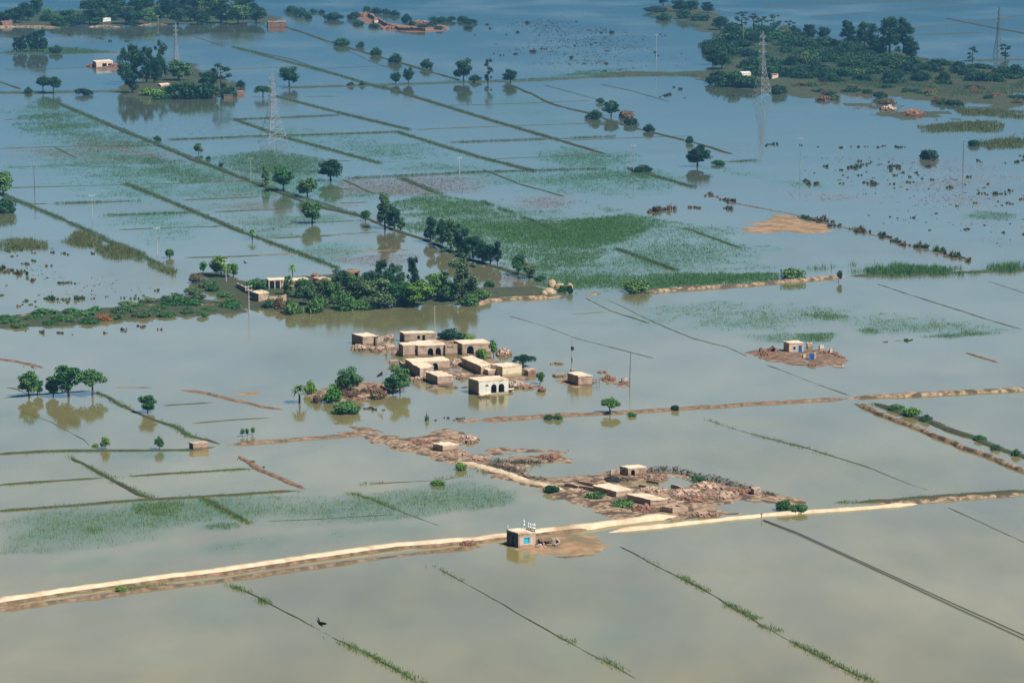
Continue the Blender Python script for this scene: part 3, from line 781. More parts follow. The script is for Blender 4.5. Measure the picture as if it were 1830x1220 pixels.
T(1128, 743, 17, 10, 'bush', 'leaf_bright', 'bright low shrub just right of the flat-crowned acacia', gB)
T(1207, 733, 13, 13, 'bush', 'leaf_far', 'small dark round shrub farthest right on the middle bank', gB)
gC = 'shrubs along the right-hand diagonal bank'
T(1603, 733, 32, 14, 'bush', 'leaf_deep', 'long low shrub at the top of the right diagonal bank', gC)
T(1628, 743, 30, 19, 'bush', 'leaf_bright', 'brightest shrub near the top of the right diagonal bank', gC)
T(1655, 752, 22, 15, 'bush', 'leaf_olive', 'dull olive shrub below the brightest one on the right bank', gC)
T(1752, 787, 20, 14, 'bush', 'leaf_deep', 'dark round shrub halfway down the right diagonal bank', gC)
T(1780, 803, 22, 11, 'bush', 'leaf_olive', 'flat olive shrub on the lower right bank, left of a pair', gC)
T(1816, 814, 18, 15, 'bush', 'leaf_deep', 'lowest shrub of the right bank at the picture edge', gC)
# long ruined farmstead
T(822, 839, 22, 19, 'bush', 'leaf_bright', 'bright green shrub on the water edge of the ruined hamlet')
T(783, 866, 26, 11, 'bush', 'leaf_bright', 'low bright shrub alone in water left of the ruined hamlet')
gD = 'shrubs along the shore of the ruined hamlet'
T(988, 880, 28, 20, 'bush', 'leaf_far', 'dark square-looking shrub, leftmost along the ruined hamlet shore', gD)
T(1063, 892, 30, 18, 'bush', 'leaf_deep', 'middle shrub along the ruined hamlet shore, under the low wall', gD)
T(1113, 905, 40, 19, 'bush', 'leaf_deep', 'widest shrub along the ruined hamlet shore, under the long house', gD)
T(1249, 860, 28, 13, 'bush', 'leaf_deep', 'shrub growing out of the dark thorn fence of the hamlet')
T(1403, 912, 32, 26, 'bush', 'leaf_deep', 'taller left half of the shrub pair at the hamlet right end', 'shrub pair at the right end of the hamlet')
T(1428, 915, 36, 19, 'bush', 'leaf_deep', 'lower right half of the shrub pair at the hamlet right end', 'shrub pair at the right end of the hamlet')
T(216, 1056, 24, 14, 'bush', 'leaf_bright', 'bright shrub on the near side of the pale dirt road')
# left river bank
gE = 'shrubs on the left river bank'
T(80, 563, 46, 16, 'bush', 'leaf_deep', 'dark wide shrub far left on the river bank', gE)
T(330, 549, 62, 22, 'bush', 'leaf_deep', 'broad green shrub mound on the river bank', gE)
T(310, 540, 40, 20, 'bush', 'leaf_olive', 'olive shrub behind the broad green mound on the bank', gE)
T(412, 551, 40, 23, 'bush', 'leaf_deep', 'round shrub at the right end of the river bank', gE)
T(362, 566, 19, 13, 'bush', 'leaf_deep', 'small shrub low on the waterside of the river bank', gE)
T(188, 572, 26, 15, 'bush', 'leaf_rust', 'rust-orange dry shrub on the left river bank')
for x, y, w, h in [(20, 578, 40, 14), (110, 574, 46, 16), (150, 568, 40, 18), (225, 562, 46, 18), (255, 566, 36, 14), (160, 577, 36, 12), (230, 548, 34, 14), (290, 556, 34, 14), (355, 535, 30, 14), (370, 556, 30, 10), (36, 584, 30, 10), (10, 572, 34, 14), (60, 572, 36, 14), (90, 580, 30, 10), (130, 562, 34, 16), (172, 560, 34, 16), (205, 570, 30, 12), (245, 552, 34, 14), (275, 560, 36, 14), (300, 565, 34, 11), (335, 560, 34, 12), (388, 548, 28, 12), (345, 525, 34, 16), (400, 530, 30, 12), (380, 520, 28, 12), (265, 540, 30, 12)]:
    T(x, y, w, h, 'bush', 'leaf_olive' if (x // 5) % 2 else 'leaf_deep', 'low green shrub in the thicket covering the left river bank', 'thicket on the left river bank')
T(303, 461, 18, 19, 'round', 'leaf_deep', 'little round tree at the corner of the field, right of the olive reeds')
# grove round the upper village
gF = 'pale trees left of the upper village'
T(363, 490, 18, 24, 'sapling', 'leaf_bright', 'slim bright tree at the far left of the upper village', gF)
T(395, 495, 40, 36, 'round', 'leaf_bright', 'broad bright tree left of the upper village by a pole', gF)
T(417, 494, 22, 22, 'round', 'leaf_bright', 'small bright tree right of the broad one by a pole', gF)
T(350, 505, 26, 20, 'bush', 'shrub_brown', 'dry brown shrub left of the upper village', 'brown shrubs left of the upper village')
T(372, 512, 40, 16, 'bush', 'leaf_olive', 'flat olive scrub at the left foot of the upper village', 'brown shrubs left of the upper village')
T(523, 500, 15, 30, 'palm', 'leaf_bright', 'small date palm rising behind the upper village veranda')
T(451, 428, 17, 20, 'palm', 'leaf_deep', 'young date palm standing alone in the flooded field')
T(457, 517, 46, 25, 'bush', 'leaf_deep', 'wide bush inside the upper village left wall')
T(484, 550, 28, 22, 'bush', 'leaf_olive', 'grey-green bush in front of the upper village left house')
T(500, 552, 26, 26, 'bush', 'leaf_dry', 'pinkish dry brushwood in front of the upper village left house')
gG = 'trees of the upper village grove'
for x, y, w, h, k, lf, lb in [
    (516, 530, 18, 36, 'gum', 'leaf_deep', 'narrow dark tree beside the veranda, left in the village grove'),
    (540, 535, 30, 36, 'round', 'leaf_deep', 'round tree behind the front left trees of the village grove'),
    (522, 560, 36, 34, 'bush', 'leaf_deep', 'front left dark bush tree at the waterline of the village grove'),
    (552, 548, 34, 40, 'round', 'leaf_olive', 'olive tree second from the left in the village grove'),
    (568, 557, 46, 38, 'bush', 'leaf_deep', 'wide waterline bush tree below the red roofed house'),
    (594, 545, 34, 44, 'round', 'leaf_deep', 'mid grove tree left of the darker tall pair'),
    (610, 520, 32, 36, 'round', 'leaf_far', 'dark tree hiding the red house in the village grove'),
    (618, 553, 44, 40, 'bush', 'leaf_deep', 'waterline bush tree left of the grove centre'),
    (647, 543, 44, 46, 'round', 'leaf_olive', 'olive round tree at the grove centre'),
    (677, 549, 56, 50, 'round', 'leaf_olive', 'largest pale olive tree at the grove centre waterline'),
    (681, 520, 26, 50, 'gum', 'leaf_far', 'tall dark tree behind the largest olive tree'),
    (705, 535, 38, 62, 'gum', 'leaf_far', 'tall dark tree right of the grove centre'),
    (712, 548, 40, 40, 'round', 'leaf_deep', 'round dark tree at the waterline right of the grove centre'),
    (738, 520, 22, 54, 'gum', 'leaf_far', 'tallest narrow tree standing above the village grove'),
    (741, 547, 58, 46, 'round', 'leaf_bright', 'broad bright yellow-green tree in the village grove'),
    (782, 535, 42, 48, 'round', 'leaf_bright', 'second bright tree right of the broad yellow-green one'),
    (800, 540, 34, 34, 'round', 'leaf_deep', 'dark tree between the bright trees and the great gum'),
    (826, 538, 46, 78, 'gum', 'leaf_olive', 'great spreading gum tree at the right end of the village grove'),
    (632, 530, 34, 40, 'round', 'leaf_deep', 'dark tree filling the gap behind the grove centre'),
    (660, 528, 30, 42, 'round', 'leaf_far', 'dark tree behind the olive round tree of the grove'),
    (578, 535, 28, 38, 'round', 'leaf_olive', 'dull tree behind the wide waterline bush tree'),
    (724, 540, 34, 40, 'bush', 'leaf_far', 'dark undergrowth left of the broad yellow-green tree'),
    (764, 538, 36, 36, 'round', 'leaf_deep', 'dark tree between the two bright trees of the grove'),
    (650, 552, 40, 24, 'bush', 'leaf_deep', 'low waterline bush under the olive round tree'),
    (838, 545, 34, 26, 'bush', 'leaf_deep', 'leafy bush at the foot of the great gum tree'),
    (858, 535, 42, 24, 'bush', 'leaf_deep', 'low bush right of the great gum tree'),
    (874, 512, 22, 14, 'bush', 'leaf_deep', 'small bush behind the great gum tree in the water')]:
    T(x, y, w, h, k, lf, lb, gG)
# gum row on the bund
gH = 'gum trees along the diagonal bund'
for x, y, w, h, lf, lb in [
    (688, 408, 30, 60, 'leaf_olive', 'tallest leaning gum, first on the diagonal bund'),
    (705, 411, 24, 40, 'leaf_far', 'shorter gum touching the tallest one on the diagonal bund'),
    (716, 411, 18, 22, 'leaf_deep', 'little tree at the right foot of the tallest bund gum'),
    (769, 433, 26, 42, 'leaf_far', 'gum left of the gap in the bund row'),
    (790, 439, 20, 44, 'leaf_far', 'slim gum right of the gap in the bund row'),
    (806, 444, 34, 52, 'leaf_olive', 'broad gum in the middle of the bund row'),
    (824, 452, 32, 48, 'leaf_far', 'gum right after the broad one in the bund row'),
    (845, 460, 30, 36, 'leaf_far', 'low gum past the middle of the bund row'),
    (862, 467, 32, 36, 'leaf_far', 'wide low gum near the end of the bund row'),
    (876, 472, 26, 36, 'leaf_far', 'next to last gum of the bund row'),
    (889, 474, 15, 38, 'leaf_far', 'slim last gum of the bund row')]:
    T(x, y, w, h, 'gum', lf, lb, gH)
T(653, 395, 22, 18, 'round', 'leaf_deep', 'small round tree on the bund left of the tallest gum')
T(926, 492, 30, 36, 'round', 'leaf_deep', 'left tree of the pair at the bund end by the straw heaps', 'pair at the bund end')
T(946, 497, 26, 28, 'round', 'leaf_olive', 'right tree of the pair at the bund end by the straw heaps', 'pair at the bund end')
T(966, 502, 20, 14, 'bush', 'leaf_deep', 'small shrub between the tree pair and the straw heaps')
T(1004, 522, 16, 16, 'bush', 'leaf_deep', 'small dark shrub between the straw heaps')
T(1018, 524, 14, 18, 'bush', 'leaf_far', 'dark shrub under the right straw heap')
T(1138, 522, 46, 32, 'bush', 'leaf_deep', 'big dark shrub at the bottom edge of the great green field')
T(1416, 499, 44, 28, 'bush', 'leaf_deep', 'wide shrub on the pale bank, mirrored in the water')
T(1498, 503, 15, 20, 'sapling', 'leaf_far', 'little dark leaning tree at the end of the pale bank', None, 0.3)
# lone trees of the upper fields
T(475, 334, 13, 36, 'gum', 'leaf_deep', 'slim cypress-like tree left of the tall round one')
T(507, 342, 38, 46, 'round', 'leaf_deep', 'tall oval tree in the upper left fields')
T(549, 353, 36, 35, 'round', 'leaf_deep', 'round tree on the bund right of the tall oval tree')
T(591, 323, 40, 37, 'round', 'leaf_far', 'broad dark tree highest of the four upper-field trees')
T(558, 399, 38, 38, 'round', 'leaf_deep', 'tree alone in water below the upper-field trees, with its mirror image')
T(6, 349, 40, 46, 'round', 'leaf_deep', 'tree cut by the left picture edge')
T(10, 380, 36, 34, 'bush', 'leaf_far', 'dark bush below the tree at the left edge')
T(355, 275, 16, 20, 'round', 'leaf_deep', 'small round tree on the long upper bund')
T(281, 251, 13, 10, 'bush', 'leaf_far', 'small dark bush higher on the long upper bund')
T(372, 285, 8, 8, 'bush', 'leaf_far', 'tiny dark bush right of the small bund tree')
T(395, 298, 8, 10, 'bush', 'leaf_far', 'tiny dark bush lowest on the long upper bund')
T(1062, 213, 28, 22, 'bush', 'leaf_far', 'left dark bush of the clump on the brown bund')
T(1092, 208, 28, 28, 'round', 'leaf_far', 'dark round tree of the clump on the brown bund')
T(1073, 184, 14, 12, 'bush', 'leaf_far', 'small bush just above the clump on the brown bund')
T(1118, 210, 28, 18, 'bush', 'leaf_dry', 'tan dry bush beside the dark round bund tree')
T(1126, 223, 28, 18, 'bush', 'leaf_far', 'dark bush below the tan dry bush')
T(1160, 235, 20, 15, 'bush', 'leaf_far', 'lone small bush further down the brown bund')
T(1146, 307, 32, 16, 'bush', 'leaf_far', 'oval dark bush alone at the top of the brown-dotted water')
T(1232, 256, 16, 18, 'bush', 'leaf_far', 'small tuft tree above the dark leaning tree')
T(1252, 268, 20, 14, 'bush', 'leaf_far', 'middle bush between tuft tree and dark leaning tree')
T(1246, 298, 40, 36, 'round', 'leaf_far', 'dark tree at the left end of the short green bund')
T(1283, 294, 26, 11, 'bush', 'leaf_far', 'flat bush right of the dark tree on the green bund')
T(1660, 284, 38, 22, 'bush', 'leaf_far', 'spiky bush alone in the right-hand shrub field')
T(1740, 260, 26, 13, 'bush', 'leaf_far', 'dark bush left of the yellow-green reeds')
# trees along the far brown line
T(672, 99, 23, 17, 'bush', 'leaf_far', 'left round bush on the far diagonal bund, half mirrored')
T(705, 112, 26, 21, 'bush', 'leaf_far', 'right round bush on the far diagonal bund, half mirrored')
T(610, 82, 32, 18, 'bush', 'leaf_far', 'highest wide bush on the far diagonal bund')
T(645, 84, 16, 12, 'bush', 'leaf_far', 'low bush after the highest one on the far bund')
T(762, 122, 20, 20, 'bush', 'leaf_far', 'ragged bush where the far diagonal bund turns')
T(707, 150, 18, 20, 'round', 'leaf_far', 'smaller of two round trees on the far brown line')
T(730, 149, 20, 27, 'round', 'leaf_far', 'larger of two round trees on the far brown line')
T(828, 145, 30, 38, 'round', 'leaf_far', 'big oval tree on the far brown line, clear mirror image')
T(848, 145, 22, 14, 'bush', 'leaf_far', 'low bush at the foot of the big oval tree')
T(872, 149, 24, 42, 'spindly', 'leaf_far', 'thin ragged tree on the far brown line')
T(912, 148, 25, 25, 'round', 'leaf_far', 'round tree right of the thin ragged tree')
T(627, 154, 13, 9, 'bush', 'leaf_far', 'left of two tiny bushes on the far brown line')
T(647, 153, 9, 9, 'bush', 'leaf_far', 'right of two tiny bushes on the far brown line')
T(517, 155, 34, 33, 'round', 'leaf_far', 'round tree at the left end of the far brown line')
T(470, 174, 28, 22, 'umbrella', 'leaf_far', 'small tree in water behind the steel pylon')
# wooded islet upper left
gI = 'trees of the wooded islet'
for x, y, w, h, k, lf, lb in [
    (225, 152, 26, 64, 'gum', 'leaf_far', 'leftmost tall tree of the wooded islet'),
    (240, 148, 30, 62, 'gum', 'leaf_far', 'second tall tree from the left on the wooded islet'),
    (262, 150, 32, 70, 'gum', 'leaf_far', 'tallest tree of the wooded islet'),
    (288, 142, 26, 64, 'gum', 'leaf_far', 'tall tree just right of the tallest on the islet'),
    (276, 150, 24, 44, 'gum', 'leaf_far', 'shorter tree between the two tallest islet trees'),
    (236, 166, 28, 36, 'round', 'leaf_far', 'low front tree at the left of the islet'),
    (320, 146, 44, 36, 'round', 'leaf_deep', 'round green tree behind the islet middle'),
    (336, 176, 58, 44, 'bush', 'leaf_far', 'broad dark front tree of the islet'),
    (312, 172, 36, 30, 'bush', 'leaf_far', 'front bush tree left of the broad dark one'),
    (368, 176, 44, 34, 'bush', 'leaf_far', 'front bush tree right of the broad dark one'),
    (372, 158, 30, 30, 'round', 'leaf_far', 'round tree left of the ragged islet tree'),
    (396, 170, 38, 57, 'spindly', 'leaf_far', 'ragged tall tree at the islet right'),
    (410, 174, 30, 24, 'bush', 'leaf_far', 'bush under the ragged islet tree'),
    (430, 156, 16, 16, 'bush', 'leaf_far', 'small bush at the right tip of the islet')]:
    T(x, y, w, h, k, lf, lb, gI)
T(270, 172, 46, 20, 'bush', 'leaf_bright', 'bright yellow-green shrub at the front of the islet')
T(290, 177, 30, 13, 'bush', 'leaf_deep', 'green shrub right of the bright yellow-green one')
T(77, 166, 30, 32, 'umbrella', 'leaf_far', 'left tree of the joined pair by the left edge', 'joined pair by the left edge')
T(96, 167, 30, 33, 'umbrella', 'leaf_far', 'right tree of the joined pair by the left edge', 'joined pair by the left edge')
T(51, 167, 14, 15, 'bush', 'leaf_far', 'small bush left of the joined tree pair')
T(150, 170, 34, 16, 'bush', 'leaf_far', 'half-drowned oval bush right of the joined tree pair')
gJ = 'stand of five gums at the far left'
for i, (x, h, lb) in enumerate([(30, 26, 'first and smallest from the left'), (40, 28, 'second from the left'), (55, 32, 'middle one'), (66, 34, 'fourth from the left'), (77, 40, 'rightmost and tallest')]):
    T(x, 93, 17, h, 'gum', 'leaf_far', 'gum in the far-left stand of five, ' + lb, gJ)
T(100, 95, 24, 16, 'bush', 'leaf_far', 'low bush at the foot of the far-left gum stand')
# far wood, top left
rw = random.Random(5)
gK = 'trees of the far wood along the top left'
for x, y, w, h in [(8, 44, 40, 26), (28, 42, 36, 30), (50, 38, 34, 32), (66, 26, 26, 30), (84, 40, 26, 24), (105, 46, 34, 24), (122, 43, 34, 26), (140, 46, 30, 24), (160, 44, 32, 30), (166, 30, 40, 34), (190, 30, 40, 34), (175, 44, 36, 26), (205, 38, 36, 34), (225, 44, 34, 32), (245, 36, 36, 36), (240, 46, 34, 26), (265, 44, 34, 28), (280, 40, 30, 28), (300, 34, 34, 34), (318, 44, 30, 28), (340, 40, 30, 30), (360, 44, 34, 28), (352, 24, 34, 30), (375, 30, 40, 38), (395, 42, 38, 34), (415, 30, 42, 40), (425, 44, 38, 34), (440, 36, 40, 36), (458, 42, 34, 30), (465, 30, 26, 22), (210, 16, 40, 28), (240, 12, 44, 28), (262, 20, 30, 26), (330, 16, 44, 26), (385, 12, 44, 26), (430, 12, 40, 26), (300, 10, 40, 24)]:
    k = 'gum' if h > 35 else ('bush' if h < 26 else 'round')
    T(x, y, w, h, k, 'leaf_deep' if rw.random() < 0.15 else 'leaf_far', 'dark tree in the far wood along the top left edge', gK)
T(85, 26, 16, 16, 'bush', 'leaf_bright', 'light green young tree in the far top-left wood')
for x, y, w, h in [(522, 22, 26, 16), (538, 30, 30, 18), (552, 34, 14, 12), (596, 36, 34, 18), (560, 22, 14, 8), (575, 24, 12, 8)]:
    T(x, y, w, h, 'bush', 'leaf_far', 'dark bush in the far water right of the red brick barn', 'bushes right of the red brick barn')
for x, y, w, h in [(634, 34, 26, 18), (655, 20, 16, 12), (672, 24, 20, 14), (690, 26, 20, 12), (706, 28, 18, 12), (726, 42, 18, 24), (736, 46, 16, 12), (773, 46, 18, 10), (785, 54, 18, 10), (640, 46, 18, 12), (668, 50, 18, 12), (776, 38, 18, 10), (790, 40, 24, 12), (806, 38, 16, 12), (826, 38, 22, 12), (840, 42, 26, 10), (838, 52, 18, 8), (755, 50, 20, 9)]:
    T(x, y, w, h, 'bush', 'leaf_far', 'dark bush around the far collapsed red brick walls', 'bushes around the far brick walls')
# wooded island, top right
gL = 'trees of the far wooded island'
for x, y, w, h, k, lf, lb in [
    (1185, 12, 20, 24, 'round', 'leaf_far', 'leftmost far tree on the top edge of the wooded island'),
    (1172, 22, 36, 14, 'bush', 'leaf_far', 'wide low bush at the top left of the wooded island'),
    (1186, 36, 28, 16, 'bush', 'leaf_far', 'drooping bush at the water below the leftmost island tree'),
    (1215, 22, 28, 22, 'round', 'leaf_far', 'first of the top trio on the wooded island'),
    (1235, 20, 30, 22, 'round', 'leaf_far', 'second of the top trio on the wooded island'),
    (1222, 34, 34, 22, 'bush', 'leaf_far', 'bush under the top trio of the wooded island'),
    (1265, 24, 20, 20, 'round', 'leaf_far', 'third of the top trio on the wooded island'),
    (1252, 38, 38, 18, 'bush', 'leaf_far', 'waterline bush right under the top trio'),
    (1286, 54, 30, 24, 'round', 'leaf_far', 'round tree right of the top trio'),
    (1308, 54, 26, 18, 'bush', 'leaf_far', 'bush left of the plume-topped row'),
    (1326, 50, 26, 30, 'spindly', 'leaf_far', 'first plume-topped tree of the island row'),
    (1346, 54, 24, 28, 'spindly', 'leaf_far', 'second plume-topped tree of the island row'),
    (1362, 58, 28, 30, 'spindly', 'leaf_far', 'third plume-topped tree of the island row'),
    (1382, 58, 28, 30, 'spindly', 'leaf_far', 'fourth plume-topped tree of the island row'),
    (1410, 64, 24, 26, 'spindly', 'leaf_far', 'last plume-topped tree of the island row'),
    (1444, 74, 26, 32, 'round', 'leaf_far', 'round tree alone right of the plume-topped row'),
    (1472, 78, 26, 28, 'round', 'leaf_far', 'forked tree next to the lone round one'),
    (1516, 86, 30, 48, 'gum', 'leaf_far', 'first tall tree of the dark right-hand group'),
    (1545, 84, 34, 46, 'gum', 'leaf_far', 'second tall tree of the dark right-hand group'),
    (1568, 96, 30, 50, 'gum', 'leaf_far', 'third tall tree of the dark right-hand group'),
    (1590, 100, 38, 62, 'gum', 'leaf_far', 'fourth and broadest tall tree of the dark group'),
    (1615, 92, 36, 56, 'gum', 'leaf_far', 'last tall tree of the dark right-hand group'),
    (1628, 106, 32, 34, 'round', 'leaf_far', 'round tree leaning out of the dark group on the right'),
    (1738, 110, 18, 28, 'spindly', 'leaf_far', 'small tree standing on the far right bund'),
    (1796, 106, 24, 28, 'spindly', 'leaf_far', 'forked tree on the far right bund near the edge'),
    (1274, 116, 40, 30, 'round', 'leaf_far', 'first big round tree at the island left shore'),
    (1290, 124, 34, 30, 'round', 'leaf_far', 'second big round tree at the island left shore'),
    (1282, 150, 44, 32, 'bush', 'leaf_far', 'left waterline bush tree of the island, strongly mirrored'),
    (1308, 155, 50, 34, 'bush', 'leaf_far', 'middle waterline bush tree of the island, strongly mirrored'),
    (1338, 157, 46, 26, 'bush', 'leaf_far', 'right waterline bush tree of the island, left of the pylon'),
    (1318, 82, 34, 16, 'bush', 'leaf_far', 'oval bush behind the island left shore'),
    (1390, 168, 30, 24, 'bush', 'leaf_far', 'waterline bush right of the island pylon')]:
    T(x, y, w, h, k, lf, lb, gL)
rw = random.Random(9)
n = 0
tries = 0
mid = [(1250, 92), (1300, 62), (1420, 62), (1540, 84), (1660, 110), (1830, 134), (1830, 170), (1700, 158), (1560, 150), (1400, 152), (1330, 130), (1300, 100)]
while n < 125 and tries < 4000:
    tries += 1
    x, y = rw.uniform(1250, 1830), rw.uniform(60, 172)
    if not inside(np.array([x]), np.array([y]), mid)[0]: continue
    if 1310 < x < 1400 and 88 < y < 112 and rw.random() < 0.8: continue
    if x > 1640 and y > 158: continue
    n += 1
    lf = 'leaf_far' if rw.random() < 0.92 else 'leaf_olive'
    T(x, y, rw.uniform(24, 50), rw.uniform(13, 29), 'bush', lf, 'dark green bush in the scrub covering the far wooded island', 'scrub bushes on the wooded island')

rw = random.Random(21)
for _ in range(34):
    x = rw.uniform(1420, 1825); y = rw.uniform(150, 180) + (x - 1420) * 0.03
    T(x, y, rw.uniform(16, 34), rw.uniform(8, 15), 'bush', rw.choice(['leaf_olive', 'leaf_far', 'leaf_dry', 'shrub_brown']), 'low brown and olive bush on the island shore, below its dark scrub', 'olive and brown bushes on the island shore')
# dry shrubs standing in the flood: individual plants, copied from a few grown ones
def twig_mesh(name, m, seed, w=0.5, h=0.75):
    """a ragged half-drowned shrub: a few tufts of bent twigs and leaf sprays, some leaning, some lying on the water"""
    r_ = np.random.default_rng(seed); V = []
    for _ in range(r_.integers(3, 6)):
        k = int(r_.integers(12, 26)); q = 0.35 + 0.65 * r_.random()
        cx, cy = r_.normal(size=2) * np.array([0.42, 0.28])
        a = r_.random(k) * 6.283; el = 0.15 + r_.random(k) * 1.2
        L = (0.45 + 0.55 * r_.random(k)) * q
        b0 = np.stack([cx + np.cos(a) * 0.08, cy + np.sin(a) * 0.08, np.full(k, -0.1)], 1)
        tip = np.stack([cx + np.cos(a) * np.cos(el) * w * L * 1.3, cy + np.sin(a) * np.cos(el) * w * L * 1.3, np.sin(el) * h * L + 0.06], 1)
        side = np.stack([-np.sin(a), np.cos(a), r_.normal(size=k) * 0.5], 1) * (0.025 + 0.05 * r_.random(k))[:, None]
        mid = (b0 + tip) / 2 + r_.normal(size=(k, 3)) * 0.05
        V.append(np.stack([b0, mid - side * 1.5, tip, mid + side * 1.5], 1).reshape(-1, 3))
    v = np.concatenate(V)
    return np_mesh(name, v, np.arange(len(v)).reshape(-1, 4), m)
TW = {}
for nm in ('shrub_dark', 'shrub_brown', 'leaf_far', 'leaf_dry', 'leaf_olive', 'leaf_deep'):
    TW[nm] = [twig_mesh('shrub_twigs', M[nm], 40 + i) for i in range(6)]
WANT = []
def shrub(px, py, w, h, mat, label, group, rs):
    WANT.append((w * h, len(WANT), px, py, w, h, mat, rs.randrange(6), rs.uniform(0, 6.28), label, group))
def plant_shrubs(limit=285):
    """the largest stand as plants of their own; the smallest specks beyond them are one scatter"""
    WANT.sort(key=lambda q: (-q[0], q[1])); first = {}; V = []
    for k, (_, _, px, py, w, h, mat, v, rz, label, group) in enumerate(WANT):
        s = S(py); q = w / s / 1.7; loc = G(px, py)
        if k < limit:
            if (mat, v) in first: o = first[(mat, v)].copy(); COL.objects.link(o)
            else: o = link('dry_shrub', TW[mat][v]); first[(mat, v)] = o
            o.location = loc; o.rotation_euler = (0, 0, rz); o.scale = (q, q, h / s / 0.85)
            if 'label' in o: del o['label']
            if 'group' in o: del o['group']
            say(o, label, 'shrub', group)
        else:
            me = TW['shrub_brown'][v]; c = np.empty(len(me.vertices) * 3); me.vertices.foreach_get('co', c); c = c.reshape(-1, 3)
            x = c[:, 0] * math.cos(rz) - c[:, 1] * math.sin(rz); y = c[:, 0] * math.sin(rz) + c[:, 1] * math.cos(rz)
            V.append(np.stack([x * q + loc.x, y * q + loc.y, c[:, 2] * h / s / 0.85], 1))
    if V:
        V = np.concatenate(V)
        stuff(link('drowned_scrub', np_mesh('drowned_scrub', V, np.arange(len(V)).reshape(-1, 4), M['shrub_dark'])), 'tiny specks of drowned scrub dotted over the flood', 'scrub')
def shrubs(poly, n, mats, w, label, group, seed):
    rs = random.Random(seed)
    pts = np.array(poly)
    k = t = 0
    while k < n and t < n * 60:
        t += 1
        x, y = rs.uniform(pts[:, 0].min(), pts[:, 0].max()), rs.uniform(pts[:, 1].min(), pts[:, 1].max())
        if not inside(np.array([x]), np.array([y]), poly)[0]: continue
        p = G(x, y)
        if vnoise(np.array([p.x * 0.03]), np.array([p.y * 0.015]), seed)[0] < rs.random() * 0.75: continue
        k += 1
        ww = rs.uniform(*w) * (0.4 + 1.25 * rs.random() ** 2.2)
        shrub(x, y, ww, ww * rs.uniform(0.4, 0.62), rs.choice(mats), label, group, rs)
def shrub_line(pts, n, mats, w, label, group, seed, spread=3):
    rs = random.Random(seed)
    L = [math.dist(pts[i], pts[i + 1]) for i in range(len(pts) - 1)]
    for _ in range(n):
        q = rs.random() * sum(L); i = 0
        while q > L[i]: q -= L[i]; i += 1
        t = q / L[i]
        x = pts[i][0] * (1 - t) + pts[i + 1][0] * t + rs.gauss(0, spread)
        y = pts[i][1] * (1 - t) + pts[i + 1][1] * t + rs.gauss(0, spread * 0.35)
        ww = rs.uniform(*w) * (0.55 + 0.8 * rs.random() ** 1.6)
        shrub(x, y, ww, ww * rs.uniform(0.35, 0.7), rs.choice(mats), label, group, rs)
shrubs([(1430, 300), (1560, 285), (1700, 288), (1840, 275), (1840, 360), (1700, 345), (1560, 335), (1440, 330)], 80, ['shrub_brown', 'shrub_dark', 'leaf_olive'], (8, 18), 'brown dry shrub in the flooded shrub field on the right', 'brown shrubs of the right flooded field', 71)
shrubs([(1480, 330), (1840, 350), (1840, 440), (1700, 430), (1560, 395)], 44, ['shrub_brown', 'shrub_dark'], (5, 12), 'sparse small brown shrub right of the orange silt flat', 'small brown shrubs right of the silt flat', 72)
shrub_line([(1260, 345), (1310, 362)], 10, ['shrub_brown', 'shrub_dark'], (12, 22), 'brown shrub on the bund above the orange silt flat', 'brown shrubs above the silt flat', 73)
shrub_line([(1225, 371), (1318, 373)], 9, ['shrub_dark', 'shrub_brown'], (14, 30), 'dark shrub in the short row standing in still water', 'short row of dark shrubs', 74, 2)
shrub_line([(1160, 378), (1196, 376)], 8, ['shrub_brown', 'leaf_dry'], (16, 30), 'rusty shrub in the small heap left of the dark row', 'small heap of rusty shrubs', 75, 3)
shrub_line([(1405, 383), (1440, 390), (1490, 402), (1580, 425), (1620, 438), (1690, 453), (1735, 470)], 58, ['shrub_brown', 'shrub_dark', 'leaf_olive'], (14, 32), 'brown shrub on the long diagonal bund right of the silt flat', 'brown shrubs of the right diagonal bund', 76, 4)
shrub_line([(1363, 258), (1440, 262), (1503, 263), (1620, 263)], 20, ['shrub_dark', 'leaf_far'], (6, 13), 'dark tuft in the dotted line across the right water', 'dotted line of dark tufts', 77, 3)
shrubs([(860, 40), (960, 28), (1060, 30), (1200, 60), (1230, 110), (1100, 130), (960, 120), (860, 100), (820, 60)], 62, ['shrub_dark', 'leaf_far', 'leaf_far'], (5, 13), 'small dark shrub scattered over the far open water', 'dark shrubs of the far open water', 78)
shrubs([(0, 440), (60, 450), (150, 500), (140, 540), (0, 560)], 30, ['leaf_olive', 'leaf_olive', 'shrub_brown'], (9, 19), 'dark clump in the brushy water above the left river bank', 'brushy clumps above the left river bank', 79)
shrub_line([(0, 478), (60, 498), (125, 510)], 22, ['shrub_brown', 'leaf_olive'], (10, 20), 'dark brushwood in the diagonal belt left of the olive reeds', 'diagonal brushwood belt', 80, 6)
shrub_line([(20, 545), (90, 538), (170, 532), (240, 530), (290, 520)], 24, ['shrub_brown', 'leaf_olive', 'leaf_olive'], (11, 22), 'dull shrub along the upper edge of the left river bank', 'dull shrubs above the river bank', 81, 7)
shrub_line([(45, 590), (90, 596), (130, 598), (195, 597), (250, 585), (300, 590)], 11, ['shrub_dark', 'shrub_brown'], (8, 15), 'small brown shrub drowned below the left river bank', 'drowned shrubs below the river bank', 82, 5)
shrub_line([(140, 448), (170, 455), (0, 452), (90, 442)], 10, ['shrub_dark'], (8, 16), 'dark fringe clump under the olive reeds', 'dark fringe under the olive reeds', 83, 4)
